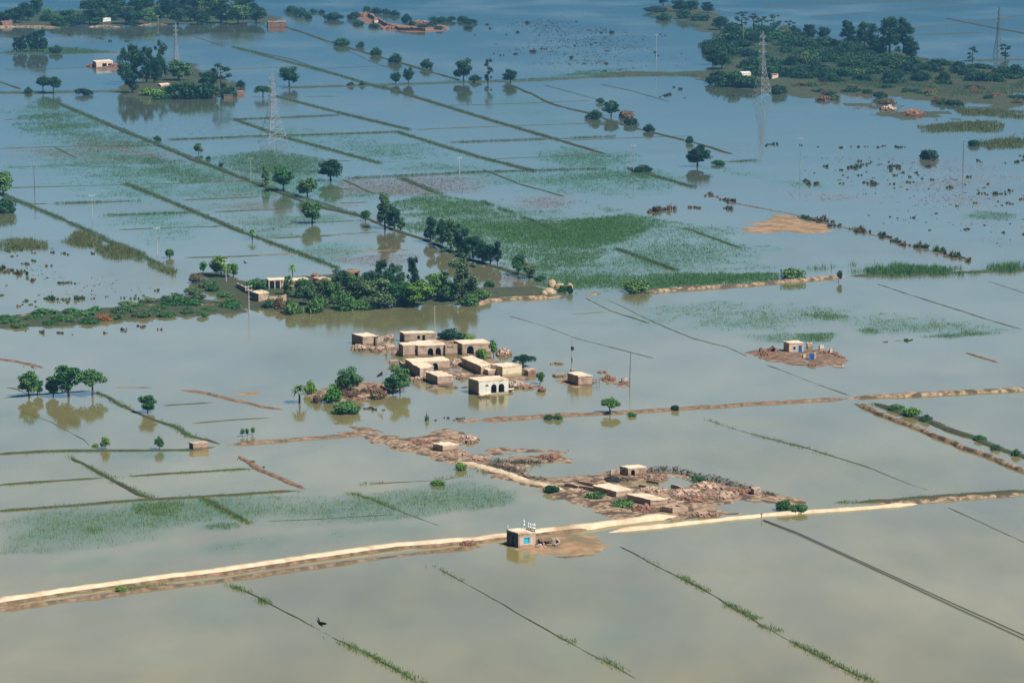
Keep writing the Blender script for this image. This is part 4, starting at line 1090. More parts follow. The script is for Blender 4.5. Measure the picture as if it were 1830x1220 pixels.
shrub_line([(745, 752), (800, 750), (848, 748)], 9, ['leaf_olive', 'shrub_dark'], (8, 16), 'drowned reed clump between the hamlet and the middle bank', 'drowned reed clumps by the middle bank', 84, 4)
shrub(762, 752, 10, 28, 'leaf_olive', 'tall drowned reed clump left of the middle bank', None, random.Random(1))
shrub_line([(645, 730), (690, 733)], 4, ['leaf_olive', 'shrub_dark'], (8, 18), 'thin drowned twigs right of the low dome shrub', 'drowned twigs by the dome shrub', 85, 3)
shrub_line([(1185, 150), (1250, 175), (1180, 172), (1225, 167)], 8, ['shrub_dark', 'leaf_far'], (6, 12), 'dark tuft in water below the far brown line', 'dark tufts below the far brown line', 86, 3)
shrub_line([(1577, 611), (1632, 608)], 6, ['shrub_dark', 'leaf_olive'], (6, 12), 'small tuft in the short row right of the blue-doored house', 'tufts right of the blue-doored house', 87, 1)
shrub_line([(120, 60), (250, 80), (200, 72)], 10, ['shrub_dark', 'leaf_far'], (6, 12), 'dark tuft in water before the far top-left wood', 'dark tufts before the far wood', 88, 4)
shrub_line([(430, 820), (500, 850)], 5, ['leaf_dry', 'shrub_brown'], (8, 18), 'dry tan tuft on the short diagonal bund near the brick hut', 'dry tufts by the brick hut', 89, 3)
shrub_line([(60, 700), (20, 652), (45, 655), (85, 662)], 5, ['leaf_olive', 'shrub_dark'], (6, 10), 'small dark tuft behind the near-left tree row', 'tufts behind the near-left row', 90, 2)

plant_shrubs()
# ------------------------------------------------------------------ flooded grass, reeds and scrub: uncountable, one object per patch of country
FILM = []
CA, SA = math.cos(math.radians(29)), math.sin(math.radians(29))
def patch_mask(X, Y, P, cover, seed, fx, fy, soft):
    """how thick a stand is: clumps drawn out along the furrows, thinning out towards the edge of the patch"""
    d = dist_poly(X, Y, P)
    size = math.sqrt((max(p.x for p in P) - min(p.x for p in P)) * (max(p.y for p in P) - min(p.y for p in P)))
    ed = np.clip(d / max(3.0, min(42.0, size * 0.26)), 0, 1)
    U, V = X * CA + Y * SA, -X * SA + Y * CA
    f = fbm(U * fx * 0.5, V * fy * 2.4, seed, 4) * 0.62 + fbm(X * 0.011, Y * 0.008, seed + 40, 2) * 0.20 + vnoise(X * 0.35, Y * 0.2, seed + 9) * 0.18
    return np.clip((f - (0.61 - 0.42 * cover) - 0.34 * (1 - ed) + 0.05) / soft, 0, 1)

class Grass:
    def __init__(self): self.P, self.H, self.Wd, self.F = [], [], [], []
    def patch(self, poly_px, dens, h=0.5, w=0.12, seed=0, cover=0.5, fx=0.05, fy=0.022, soft=0.22):
        """dens tufts per square metre where the stand is full; cover 0..1 how much of the patch is overgrown"""
        r_ = np.random.default_rng(seed + 1)
        P = [G(*p) for p in poly_px]
        x0, x1 = min(p.x for p in P), max(p.x for p in P); y0, y1 = min(p.y for p in P), max(p.y for p in P)
        n = int((x1 - x0) * (y1 - y0) * dens * 3.6); w *= 0.62; h *= 0.85; soft *= 1.5
        X = x0 + r_.random(n) * (x1 - x0); Y = y0 + r_.random(n) * (y1 - y0)
        ins = inside(X, Y, P); X, Y = X[ins], Y[ins]
        k = r_.random(len(X)) < patch_mask(X, Y, P, cover, seed, fx, fy, soft) * 0.85
        X, Y = X[k], Y[k]
        self.F.append((P, cover, seed, fx, fy, soft))
        self.P.append(np.stack([X, Y, np.full(len(X), -0.05)], 1)); self.H.append(h * (0.55 + 0.9 * r_.random(len(X)))); self.Wd.append(np.full(len(X), w))
    def line(self, pts_px, dens, spread, h=0.5, w=0.12, seed=0, cover=0.5, z=0.0, fx=0.12):
        r_ = np.random.default_rng(seed + 1)
        pts = resample([G(*p) for p in pts_px], 0.5)
        A = np.array([[p.x, p.y] for p in pts])
        n = int(len(A) * 0.5 * dens * 1.8); w *= 0.8
        i = r_.integers(0, len(A), n)
        X = A[i, 0] + r_.normal(size=n) * spread; Y = A[i, 1] + r_.normal(size=n) * spread
        f = vnoise(i * 0.5 * fx, np.full(n, 3.3), seed)
        k = r_.random(n) < np.clip((f - (0.8 - 0.8 * cover)) / 0.25, 0, 1)
        X, Y = X[k], Y[k]
        self.P.append(np.stack([X, Y, np.full(len(X), z - 0.05)], 1)); self.H.append(h * (0.55 + 0.9 * r_.random(len(X)))); self.Wd.append(np.full(len(X), w))
    def build(self, name, m, label, blades=3, seed=0, film=None):
        if film:
            for q in self.F: FILM.append((film[0], *q, film[1]))
        P = np.concatenate(self.P); H = np.concatenate(self.H); W = np.concatenate(self.Wd)
        r_ = np.random.default_rng(seed)
        P = np.repeat(P, blades, 0); H = np.repeat(H, blades); W = np.repeat(W, blades)
        n = len(P)
        a = r_.random(n) * 6.283
        P = P + np.stack([r_.normal(size=n) * 0.3, r_.normal(size=n) * 0.3, np.zeros(n)], 1)
        side = np.stack([np.cos(a), np.sin(a), np.zeros(n)], 1) * (W * 0.5)[:, None]
        tip = P + np.stack([r_.normal(size=n) * 0.28 * H, r_.normal(size=n) * 0.28 * H, H * (0.6 + 0.6 * r_.random(n))], 1)
        v = np.stack([P - side, P + side, tip], 1).reshape(-1, 3)
        return stuff(link(name, np_mesh(name, v, np.arange(3 * n).reshape(n, 3), m)), label, 'grass')

g = Grass()   # the great green field
big = [(700, 362), (760, 345), (850, 358), (900, 385), (1000, 395), (1120, 380), (1240, 402), (1180, 415), (1130, 420), (1100, 440), (1060, 468), (1090, 490), (1250, 487), (1390, 488), (1392, 502), (1220, 515), (1140, 523), (1000, 522), (940, 505), (870, 470), (840, 468), (770, 438), (700, 402), (686, 375)]
g.patch(big, 2.0, 0.6, 0.20, 1, 1.06, fx=0.07, fy=0.03, soft=0.32)
g.patch([(640, 335), (760, 328), (900, 345), (1080, 365), (1280, 385), (1430, 470), (1400, 512), (1140, 528), (1000, 532), (880, 505), (760, 440), (650, 390)], 0.8, 0.5, 0.18, 6, 0.76, fx=0.06, fy=0.03, soft=0.35)
g.patch([(700, 395), (800, 420), (900, 450), (1000, 470), (1080, 480), (1100, 515), (1000, 525), (900, 490), (800, 445)], 1.2, 0.5, 0.18, 7, 0.92, soft=0.35)
g.patch([(900, 400), (1000, 395), (1120, 385), (1170, 400), (1140, 425), (1060, 445), (960, 440), (880, 425)], 1.4, 0.6, 0.18, 2, 1.2, soft=0.3)
g.patch([(1230, 488), (1390, 488), (1392, 502), (1220, 515), (1150, 520), (1150, 500)], 1.4, 0.7, 0.18, 3, 1.1)
g.patch([(1200, 405), (1240, 405), (1340, 440), (1330, 450), (1250, 425)], 0.8, 0.5, 0.16, 4, 0.8)
g.patch([(870, 532), (940, 524), (1000, 522), (990, 530), (900, 537)], 1.4, 0.5, 0.16, 5, 1.0)
g.build('field_grass', M['grass_green'], 'dense green grass filling the large unflooded field', seed=1, film=('weed', 1.0))
g = Grass()   # thin grass over the drowned upper fields
g.patch([(60, 172), (120, 188), (200, 222), (285, 262), (230, 266), (100, 256), (20, 225)], 0.6, 0.6, 0.17, 10, 0.95)
g.patch([(190, 280), (290, 272), (350, 288), (425, 322), (330, 328), (260, 312)], 0.75, 0.6, 0.17, 11, 1.0)
g.patch([(370, 282), (480, 266), (600, 288), (585, 312), (480, 318), (410, 302)], 0.75, 0.6, 0.17, 12, 1.0)
g.patch([(0, 190), (100, 180), (420, 290), (700, 290), (760, 345), (680, 380), (300, 400), (0, 330)], 0.32, 0.5, 0.15, 13, 0.66)
g.patch([(430, 215), (700, 240), (960, 300), (1150, 300), (1240, 335), (1120, 360), (900, 350), (700, 310), (500, 260)], 0.36, 0.5, 0.15, 14, 0.68)
g.patch([(960, 255), (1110, 262), (1240, 318), (1180, 345), (1060, 330), (960, 320)], 0.55, 0.5, 0.15, 15, 0.8)
g.patch([(1130, 375), (1040, 352), (1010, 360), (1080, 385)], 0.9, 0.6, 0.16, 16, 0.8)
g.patch([(1230, 290), (1320, 298), (1430, 318), (1560, 340), (1480, 345), (1330, 320), (1240, 310)], 0.45, 0.5, 0.15, 17, 0.8)
g.patch([(880, 140), (1000, 125), (1130, 122), (1250, 128), (1240, 134), (1060, 140), (940, 146)], 0.7, 0.7, 0.2, 18, 0.7)
g.patch([(330, 385), (470, 372), (640, 385), (560, 425), (430, 430), (340, 405)], 0.3, 0.5, 0.15, 19, 0.65)
g.patch([(430, 440), (610, 430), (720, 445), (640, 478), (520, 475)], 0.35, 0.5, 0.15, 20, 0.65)
g.patch([(1090, 430), (1220, 420), (1440, 440), (1420, 485), (1220, 485), (1080, 485)], 0.4, 0.5, 0.15, 21, 0.62)
g.patch([(0, 84), (60, 80), (130, 84), (215, 92), (130, 97), (0, 98)], 0.7, 0.8, 0.25, 22, 0.9)
g.patch([(1740, 375), (1840, 380), (1840, 400), (1700, 392)], 0.6, 0.5, 0.15, 24, 0.9)
for i, q in enumerate([[(80, 175), (280, 258), (450, 325), (640, 385)], [(225, 328), (430, 413), (605, 480)], [(0, 346), (130, 400), (290, 475)],
          [(490, 172), (620, 205), (733, 232)], [(710, 236), (860, 282), (955, 306)], [(683, 155), (887, 218), (1000, 251)], [(715, 318), (787, 347)],
          [(415, 84), (610, 136), (690, 160)], [(417, 213), (513, 247), (680, 292)], [(420, 214), (607, 206)], [(300, 250), (712, 236)],
          [(800, 255), (1100, 244)], [(620, 319), (850, 308), (1080, 302)], [(-10, 166), (230, 162)], [(190, 385), (345, 380)], [(100, 364), (250, 359)],
          [(1100, 444), (1210, 484)], [(1120, 300), (1240, 335)], [(1290, 290), (1350, 287)], [(505, 157), (830, 147), (1060, 138), (1250, 133)], [(860, 360), (950, 395), (1010, 420)]]):
    g.line(q, 4.5, 0.65, 0.6, 0.17, 60 + i, 0.9, 0.15)
g.patch([(300, 195), (420, 190), (700, 240), (640, 290), (480, 262), (360, 250)], 0.2, 0.5, 0.15, 25, 0.50)
g.patch([(760, 160), (960, 160), (1080, 215), (1000, 245), (860, 205)], 0.12, 0.5, 0.15, 26, 0.34)
g.patch([(0, 240), (120, 245), (260, 290), (160, 330), (0, 330)], 0.25, 0.5, 0.15, 27, 0.6)
g.patch([(170, 345), (330, 360), (460, 420), (300, 455), (150, 400)], 0.25, 0.5, 0.15, 28, 0.65)
g.build('flooded_grass', M['grass_far'], 'dull green grass standing through the water of the upper fields', seed=2, film=('weed', 1.0))
g = Grass()   # purple-brown stubble in the middle fields
g.patch([(600, 320), (740, 312), (880, 318), (860, 345), (700, 352), (610, 345)], 0.5, 0.4, 0.14, 30, 0.85)
g.patch([(120, 240), (280, 262), (360, 295), (230, 282), (120, 265)], 0.5, 0.4, 0.14, 31, 0.8)
g.patch([(0, 260), (200, 270), (260, 290), (120, 290), (0, 280)], 0.4, 0.4, 0.14, 32, 0.65)
g.patch([(575, 325), (640, 330), (660, 380), (590, 375)], 0.5, 0.4, 0.14, 33, 0.8)
g.patch([(580, 462), (660, 450), (760, 452), (740, 475), (650, 482)], 0.5, 0.4, 0.14, 34, 0.75)
g.patch([(880, 480), (980, 505), (960, 520), (880, 515)], 0.9, 0.4, 0.15, 35, 0.9)
g.patch([(1240, 330), (1440, 330), (1640, 360), (1840, 370), (1840, 400), (1600, 380), (1330, 350)], 0.25, 0.45, 0.15, 36, 0.7)
g.patch([(900, 350), (1050, 340), (1060, 375), (930, 385)], 0.4, 0.4, 0.14, 37, 0.55)
g.patch([(1620, 285), (1840, 275), (1840, 420), (1700, 400), (1560, 340)], 0.2, 0.45, 0.15, 38, 0.62)
g.patch([(380, 300), (480, 312), (560, 370), (640, 400), (500, 440), (330, 380)], 0.2, 0.4, 0.14, 39, 0.55)
g.build('flooded_stubble', M['grass_brown'], 'brown crop stubble showing through the water of the middle fields', seed=3, film=('stubble', 0.75))
g = Grass()   # fields round the blue-doored house
mid = [(1040, 590), (1170, 542), (1300, 528), (1500, 538), (1620, 548), (1830, 590), (1700, 607), (1500, 592), (1400, 606), (1230, 592)]
g.patch(mid, 0.8, 0.5, 0.14, 40, 0.68)
g.patch([(1050, 545), (1150, 530), (1260, 560), (1160, 585)], 0.3, 0.4, 0.1, 48, 0.45)
g.patch([(1290, 598), (1400, 588), (1490, 600), (1470, 618), (1350, 615)], 0.9, 0.5, 0.13, 41, 0.7)
g.patch([(1500, 545), (1620, 560), (1840, 590), (1760, 604), (1600, 575)], 0.7, 0.5, 0.12, 42, 0.62)
g.patch([(0, 930), (100, 902), (300, 892), (450, 884), (600, 888), (840, 858), (930, 880), (900, 905), (700, 930), (445, 950), (300, 965), (150, 985), (0, 992)], 1.4, 0.5, 0.11, 43, 0.78)
g.patch([(0, 985), (300, 958), (720, 925), (900, 900), (930, 940), (700, 965), (400, 1005), (0, 1055)], 0.6, 0.42, 0.10, 44, 0.60)
g.patch([(600, 880), (640, 876), (720, 905), (700, 918), (620, 905)], 1.4, 0.4, 0.1, 45, 0.7)
g.patch([(0, 795), (160, 790), (360, 800), (330, 830), (0, 812)], 0.4, 0.35, 0.09, 46, 0.45)
g.patch([(0, 720), (120, 750), (160, 790), (0, 790)], 0.25, 0.35, 0.09, 47, 0.42)
g.build('flooded_grass', M['grass_pale'], 'thin pale green grass poking out of the nearer flooded fields', seed=4, film=('weed', 0.8))
g = Grass()   # brighter stands
for i, q in enumerate([[(1415, 562), (1470, 556), (1545, 566), (1480, 577)], [(1520, 590), (1560, 582), (1592, 595), (1550, 601)], [(1640, 602), (1720, 591), (1810, 594), (1700, 606)],
          [(230, 900), (330, 893), (320, 925), (240, 918)], [(365, 938), (400, 932), (435, 936), (425, 944), (370, 946)], [(90, 915), (130, 910), (115, 935)], [(150, 940), (185, 940), (178, 955), (155, 955)], [(1420, 596), (1500, 594), (1480, 612), (1430, 610)]]):
    g.patch(q, 2.2, 0.55, 0.12, 50 + i, 0.95)
for i, (q, d, c) in enumerate([([(412, 1045), (440, 1058)], 12, 1.1), ([(465, 1070), (480, 1078)], 14, 1.1), ([(490, 1085), (600, 1143)], 2, 0.6), ([(605, 1145), (660, 1170), (755, 1222)], 10, 1.0),
          ([(1000, 1136), (1100, 1190), (1155, 1222)], 6, 0.75), ([(1215, 1030), (1262, 1056)], 9, 1.0), ([(1296, 1078), (1352, 1106)], 14, 1.1), ([(1365, 1118), (1390, 1128)], 12, 1.1), ([(1420, 1148), (1565, 1222)], 12, 1.0),
          ([(770, 1010), (830, 1040)], 2, 0.6), ([(360, 890), (400, 912), (445, 935)], 14, 1.2), ([(1340, 775), (1440, 800)], 4, 0.8), ([(1250, 745), (1340, 775)], 1.6, 0.7), ([(1455, 806), (1540, 832)], 2.5, 0.6), ([(1500, 898), (1600, 893), (1690, 886), (1770, 882), (1850, 876)], 8, 0.8),
          ([(210, 1056), (250, 1050), (300, 1046)], 14, 1.2), ([(640, 866), (840, 850)], 2.5, 0.65), ([(310, 760), (340, 780), (370, 787)], 10, 1.0), ([(170, 700), (220, 725), (310, 760)], 5, 0.8),
          ([(620, 880), (660, 890), (710, 910)], 6, 0.8), ([(710, 910), (800, 945)], 2, 0.6), ([(0, 914), (200, 897), (330, 889), (545, 876)], 3, 0.7), ([(125, 815), (205, 860), (280, 893)], 6, 0.8), ([(0, 868), (200, 853)], 2, 0.7), ([(215, 852), (465, 837)], 2.5, 0.7), ([(0, 812), (200, 805)], 3, 0.7),
          ([(1095, 970), (1210, 1030)], 2, 0.6), ([(680, 782), (760, 806), (850, 836), (870, 848)], 3, 0.5), ([(400, 796), (560, 783), (640, 776)], 3, 0.7), ([(1560, 722), (1660, 753), (1740, 782), (1840, 822)], 8, 0.85)]):
    g.line(q, d * 0.75, 0.5, 0.42, 0.11, 100 + i, c * 0.95, 0.06)
g.build('bund_grass', M['grass_bright'], 'bright green tufts of grass along the drowned field bunds', seed=5, film=('weed', 0.85))
g = Grass()   # olive reeds, left
for i, q in enumerate([[(-10, 428), (40, 425), (92, 429), (96, 446), (40, 448), (-10, 450)], [(108, 432), (140, 412), (182, 424), (182, 442), (135, 442)], [(168, 446), (210, 434), (268, 456), (262, 470), (190, 464)], [(262, 464), (318, 484), (312, 497), (270, 478)]]):
    g.patch(q, 1.6, 1.2, 0.2, 130 + i, 1.05)
for i, q in enumerate([[(1640, 226), (1720, 218), (1785, 214), (1805, 240), (1720, 236), (1645, 237)], [(1730, 252), (1840, 234), (1840, 264), (1770, 268)], [(1690, 190), (1760, 195), (1840, 200), (1840, 215), (1720, 206)]]):
    g.patch(q, 0.8, 1.2, 0.3, 140 + i, 0.95)
g.build('reeds', M['grass_olive'], 'olive yellow reeds growing in the flood water', seed=6, film=('weed', 0.8))
g = Grass()   # tall dark reeds on the right
for i, q in enumerate([[(1515, 484), (1600, 470), (1722, 478), (1722, 493), (1540, 497)], [(1726, 490), (1760, 472), (1840, 464), (1840, 488)], [(1390, 480), (1480, 470), (1600, 468), (1540, 480), (1440, 492)]]):
    g.patch(q, 1.8 if i < 2 else 0.5, 1.6, 0.2, 150 + i, 1.05 if i < 2 else 0.55)
for i, q in enumerate([[(0, 575), (150, 556), (310, 538), (430, 548), (430, 556), (300, 566), (120, 580), (0, 586)], [(345, 492), (440, 505), (560, 500), (840, 530), (840, 540), (560, 552), (420, 535)]]):
    g.patch(q, 1.0, 0.8, 0.18, 155 + i, 0.8)
g.build('reeds', M['grass_green'], 'tall green reeds and bank growth beside the pale banks', seed=7, film=('weed', 0.8))
g = Grass()   # scrub on the wooded islands
g.patch([(1250, 92), (1300, 64), (1420, 60), (1540, 82), (1660, 108), (1830, 132), (1830, 180), (1700, 175), (1560, 165), (1400, 165), (1330, 140), (1300, 105)], 0.8, 1.3, 0.35, 160, 0.95)
g.patch([(1130, 136), (1250, 128), (1290, 120), (1280, 140), (1180, 140)], 0.8, 0.8, 0.25, 161, 0.9)
g.patch([(210, 168), (320, 115), (440, 152), (400, 172), (300, 176)], 0.8, 0.9, 0.25, 162, 0.8)
g.patch([(-20, 48), (100, 44), (240, 44), (330, 42), (480, 38), (460, 14), (300, 4), (150, 14), (-20, 26)], 0.5, 1.2, 0.35, 163, 0.9)
g.build('island_scrub', M['grass_far'], 'dark green undergrowth on the far wooded islands', seed=8)
g = Grass()
g.patch([(1400, 150), (1480, 145), (1600, 150), (1700, 155), (1840, 165), (1840, 205), (1720, 185), (1600, 178), (1500, 182), (1410, 172)], 0.5, 0.9, 0.3, 170, 0.75)
g.patch([(1480, 182), (1560, 178), (1640, 195), (1700, 205), (1700, 218), (1620, 214), (1560, 206)], 0.4, 0.7, 0.3, 171, 0.6)
g.patch([(1300, 85), (1400, 88), (1400, 108), (1310, 108)], 0.5, 0.7, 0.3, 172, 0.8)
g.build('island_brush', M['grass_brown'], 'brown dry brush along the wooded island shore', seed=9, film=('stubble', 0.7))
g = Grass()   # floating specks
g.patch([(1560, 815), (1720, 812), (1780, 830), (1720, 862), (1580, 850)], 0.12, 0.10, 0.35, 180, 0.6)
g.patch([(1500, 850), (1620, 860), (1620, 890), (1520, 885)], 0.06, 0.10, 0.35, 181, 0.6)
g.patch([(380, 838), (460, 840), (500, 870), (400, 885)], 0.12, 0.10, 0.3, 182, 0.6)
g.patch([(0, 935), (380, 905), (360, 970), (0, 1010)], 0.025, 0.14, 0.3, 183, 0.7)
g.patch([(860, 35), (1060, 25), (1230, 80), (1240, 120), (960, 125), (840, 90)], 0.035, 0.4, 0.7, 184, 0.6)
g.patch([(1420, 280), (1840, 270), (1840, 450), (1600, 420)], 0.035, 0.3, 0.5, 185, 0.6)
g.patch([(0, 460), (150, 480), (330, 500), (330, 530), (0, 560)], 0.05, 0.3, 0.5, 186, 0.55)
g.patch([(0, 1100), (400, 1060), (800, 1000), (1360, 940), (1830, 1150), (1830, 1220), (0, 1220)], 0.02, 0.07, 0.22, 188, 0.7)
g.patch([(860, 760), (1500, 730), (1830, 860), (1500, 890), (1200, 840)], 0.025, 0.07, 0.22, 189, 0.7)
g.patch([(0, 180), (400, 180), (1200, 330), (900, 350), (300, 400), (0, 400)], 0.01, 0.25, 0.5, 190, 0.6)
g.patch([(1050, 540), (1830, 500), (1830, 690), (1100, 700)], 0.02, 0.08, 0.3, 191, 0.7)
g.patch([(940, 680), (985, 690), (985, 720), (930, 715)], 0.2, 0.15, 0.3, 187, 0.6)
g.build('floating_debris', M['dark'], 'dark floating specks of straw and weed on the water', seed=10)
# ------------------------------------------------------------------ flood water: one sheet to the horizon; drowned crops tint it where they stand
def water_material():
    m, n, l, p = new_mat('silty_flood_water')
    geo = n.new('ShaderNodeNewGeometry')
    def noise(scale, det, st=(1, 1, 1)):
        mp = n.new('ShaderNodeMapping'); mp.inputs['Scale'].default_value = st
        l.new(geo.outputs['Position'], mp.inputs['Vector'])
        t = n.new('ShaderNodeTexNoise'); t.inputs['Scale'].default_value = scale; t.inputs['Detail'].default_value = det
        l.new(mp.outputs[0], t.inputs['Vector'])
        return t.outputs['Fac']
    r = n.new('ShaderNodeValToRGB')
    r.color_ramp.elements[0].position = 0.36; r.color_ramp.elements[0].color = (0.150, 0.132, 0.050, 1)
    r.color_ramp.elements[1].position = 0.66; r.color_ramp.elements[1].color = (0.205, 0.172, 0.070, 1)
    l.new(noise(0.012, 3), r.inputs[0])
    mx = n.new('ShaderNodeMix'); mx.data_type = 'RGBA'
    mr_ = n.new('ShaderNodeMapRange'); mr_.inputs['From Min'].default_value = 0.56; mr_.inputs['From Max'].default_value = 0.70
    mr_.inputs['To Max'].default_value = 0.55
    l.new(noise(0.03, 4, (1, 0.6, 1)), mr_.inputs['Value']); l.new(mr_.outputs[0], mx.inputs['Factor'])
    l.new(r.outputs[0], mx.inputs['A']); mx.inputs['B'].default_value = (0.135, 0.145, 0.058, 1)
    # plumes and scum: finer streaks of paler and darker silt
    st = n.new('ShaderNodeMapRange'); st.inputs['From Min'].default_value = 0.35; st.inputs['From Max'].default_value = 0.65
    st.inputs['To Min'].default_value = 0.88; st.inputs['To Max'].default_value = 1.12
    l.new(noise(0.07, 7, (1, 0.45, 1)), st.inputs['Value'])
    hv2 = n.new('ShaderNodeHueSaturation'); l.new(st.outputs[0], hv2.inputs['Value']); l.new(mx.outputs['Result'], hv2.inputs['Color'])
    # the base colour turns darker and less yellow with distance
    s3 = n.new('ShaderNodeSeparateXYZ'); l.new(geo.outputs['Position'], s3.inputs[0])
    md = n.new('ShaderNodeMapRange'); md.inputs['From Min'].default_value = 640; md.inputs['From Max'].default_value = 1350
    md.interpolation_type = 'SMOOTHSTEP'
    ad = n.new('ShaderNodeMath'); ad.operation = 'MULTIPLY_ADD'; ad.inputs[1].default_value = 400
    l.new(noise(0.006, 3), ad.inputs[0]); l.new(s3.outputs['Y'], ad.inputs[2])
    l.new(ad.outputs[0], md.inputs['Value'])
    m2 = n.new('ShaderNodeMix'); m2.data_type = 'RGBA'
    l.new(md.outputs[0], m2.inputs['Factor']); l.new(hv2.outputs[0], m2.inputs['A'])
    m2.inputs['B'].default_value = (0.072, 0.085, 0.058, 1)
    def attr(nm):
        a = n.new('ShaderNodeAttribute'); a.attribute_name = nm
        return a.outputs['Fac']
    m3 = n.new('ShaderNodeMix'); m3.data_type = 'RGBA'
    l.new(attr('weed'), m3.inputs['Factor']); l.new(m2.outputs['Result'], m3.inputs['A']); m3.inputs['B'].default_value = (0.050, 0.112, 0.052, 1)
    m4 = n.new('ShaderNodeMix'); m4.data_type = 'RGBA'
    l.new(attr('stubble'), m4.inputs['Factor']); l.new(m3.outputs['Result'], m4.inputs['A']); m4.inputs['B'].default_value = (0.135, 0.108, 0.088, 1)
    l.new(m4.outputs['Result'], p.inputs['Base Color'])
    sm = n.new('ShaderNodeMath'); sm.operation = 'ADD'; sm.use_clamp = True
    l.new(attr('weed'), sm.inputs[0]); l.new(attr('stubble'), sm.inputs[1])
    sp = n.new('ShaderNodeMapRange'); sp.inputs['To Min'].default_value = 0.5; sp.inputs['To Max'].default_value = 0.04
    l.new(sm.outputs[0], sp.inputs['Value'])
    # films of dust and light breeze break the mirror unevenly, drawn out along the furrows
    def furrow(sx, sy, sc, det):
        mp = n.new('ShaderNodeMapping'); mp.inputs['Rotation'].default_value = (0, 0, math.radians(-29)); mp.inputs['Scale'].default_value = (sx, sy, 1)
        l.new(geo.outputs['Position'], mp.inputs['Vector'])
        t = n.new('ShaderNodeTexNoise'); t.inputs['Scale'].default_value = sc; t.inputs['Detail'].default_value = det
        l.new(mp.outputs[0], t.inputs['Vector'])
        return t.outputs['Fac']
    fr = n.new('ShaderNodeMapRange'); fr.inputs['From Min'].default_value = 0.34; fr.inputs['From Max'].default_value = 0.66
    fr.inputs['To Min'].default_value = 0.78; fr.inputs['To Max'].default_value = 1.16
    l.new(furrow(0.35, 1.6, 0.035, 6), fr.inputs['Value'])
    ml = n.new('ShaderNodeMath'); ml.operation = 'MULTIPLY'
    l.new(sp.outputs[0], ml.inputs[0]); l.new(fr.outputs[0], ml.inputs[1]); l.new(ml.outputs[0], p.inputs['Specular IOR Level'])
    p.inputs['IOR'].default_value = 1.33
    rr = n.new('ShaderNodeMapRange'); rr.inputs['From Min'].default_value = 0.4; rr.inputs['From Max'].default_value = 0.65
    rr.inputs['To Min'].default_value = 0.02; rr.inputs['To Max'].default_value = 0.16
    l.new(noise(0.02, 5, (0.7, 0.5, 1)), rr.inputs['Value']); l.new(rr.outputs[0], p.inputs['Roughness'])
    b = n.new('ShaderNodeBump'); b.inputs['Strength'].default_value = 0.35; b.inputs['Distance'].default_value = 0.012
    l.new(noise(1.3, 3), b.inputs['Height']); l.new(b.outputs[0], p.inputs['Normal'])
    return m


def water_sheet():
    xs = np.concatenate([[-6000, -2500, -900], np.arange(-430, 431, 3.0), [900, 2500, 6000]])
    ys = np.concatenate([[-1500, -300, 200], np.arange(380, 1000, 2.5), np.arange(1000, 2260, 4.5), [2800, 4500, 9000]])
    X, Y = np.meshgrid(xs, ys)
    att = {'weed': np.zeros(X.size), 'stubble': np.zeros(X.size)}
    xf, yf = X.ravel(), Y.ravel()
    for kind, P, cover, seed, fx, fy, soft, strength in FILM:
        x0, x1 = min(p.x for p in P) - 1, max(p.x for p in P) + 1; y0, y1 = min(p.y for p in P) - 1, max(p.y for p in P) + 1
        sel = np.where((xf > x0) & (xf < x1) & (yf > y0) & (yf < y1))[0]
        if not len(sel): continue
        x, y = xf[sel], yf[sel]
        m = patch_mask(x, y, P, cover + 0.30, seed, fx, fy, soft * 1.15) * inside(x, y, P) * strength
        att[kind][sel] = np.maximum(att[kind][sel], m)
    nx, ny = len(xs), len(ys)
    idx = np.arange(nx * ny).reshape(ny, nx)
    f = np.stack([idx[:-1, :-1], idx[:-1, 1:], idx[1:, 1:], idx[1:, :-1]], -1).reshape(-1, 4)
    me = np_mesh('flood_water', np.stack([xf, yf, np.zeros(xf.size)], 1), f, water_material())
    for k, v in att.items():
        a = me.attributes.new(k, 'FLOAT', 'POINT'); a.data.foreach_set('value', v.astype(np.float32))
    return struct(link('flood_water', me))
water_sheet()
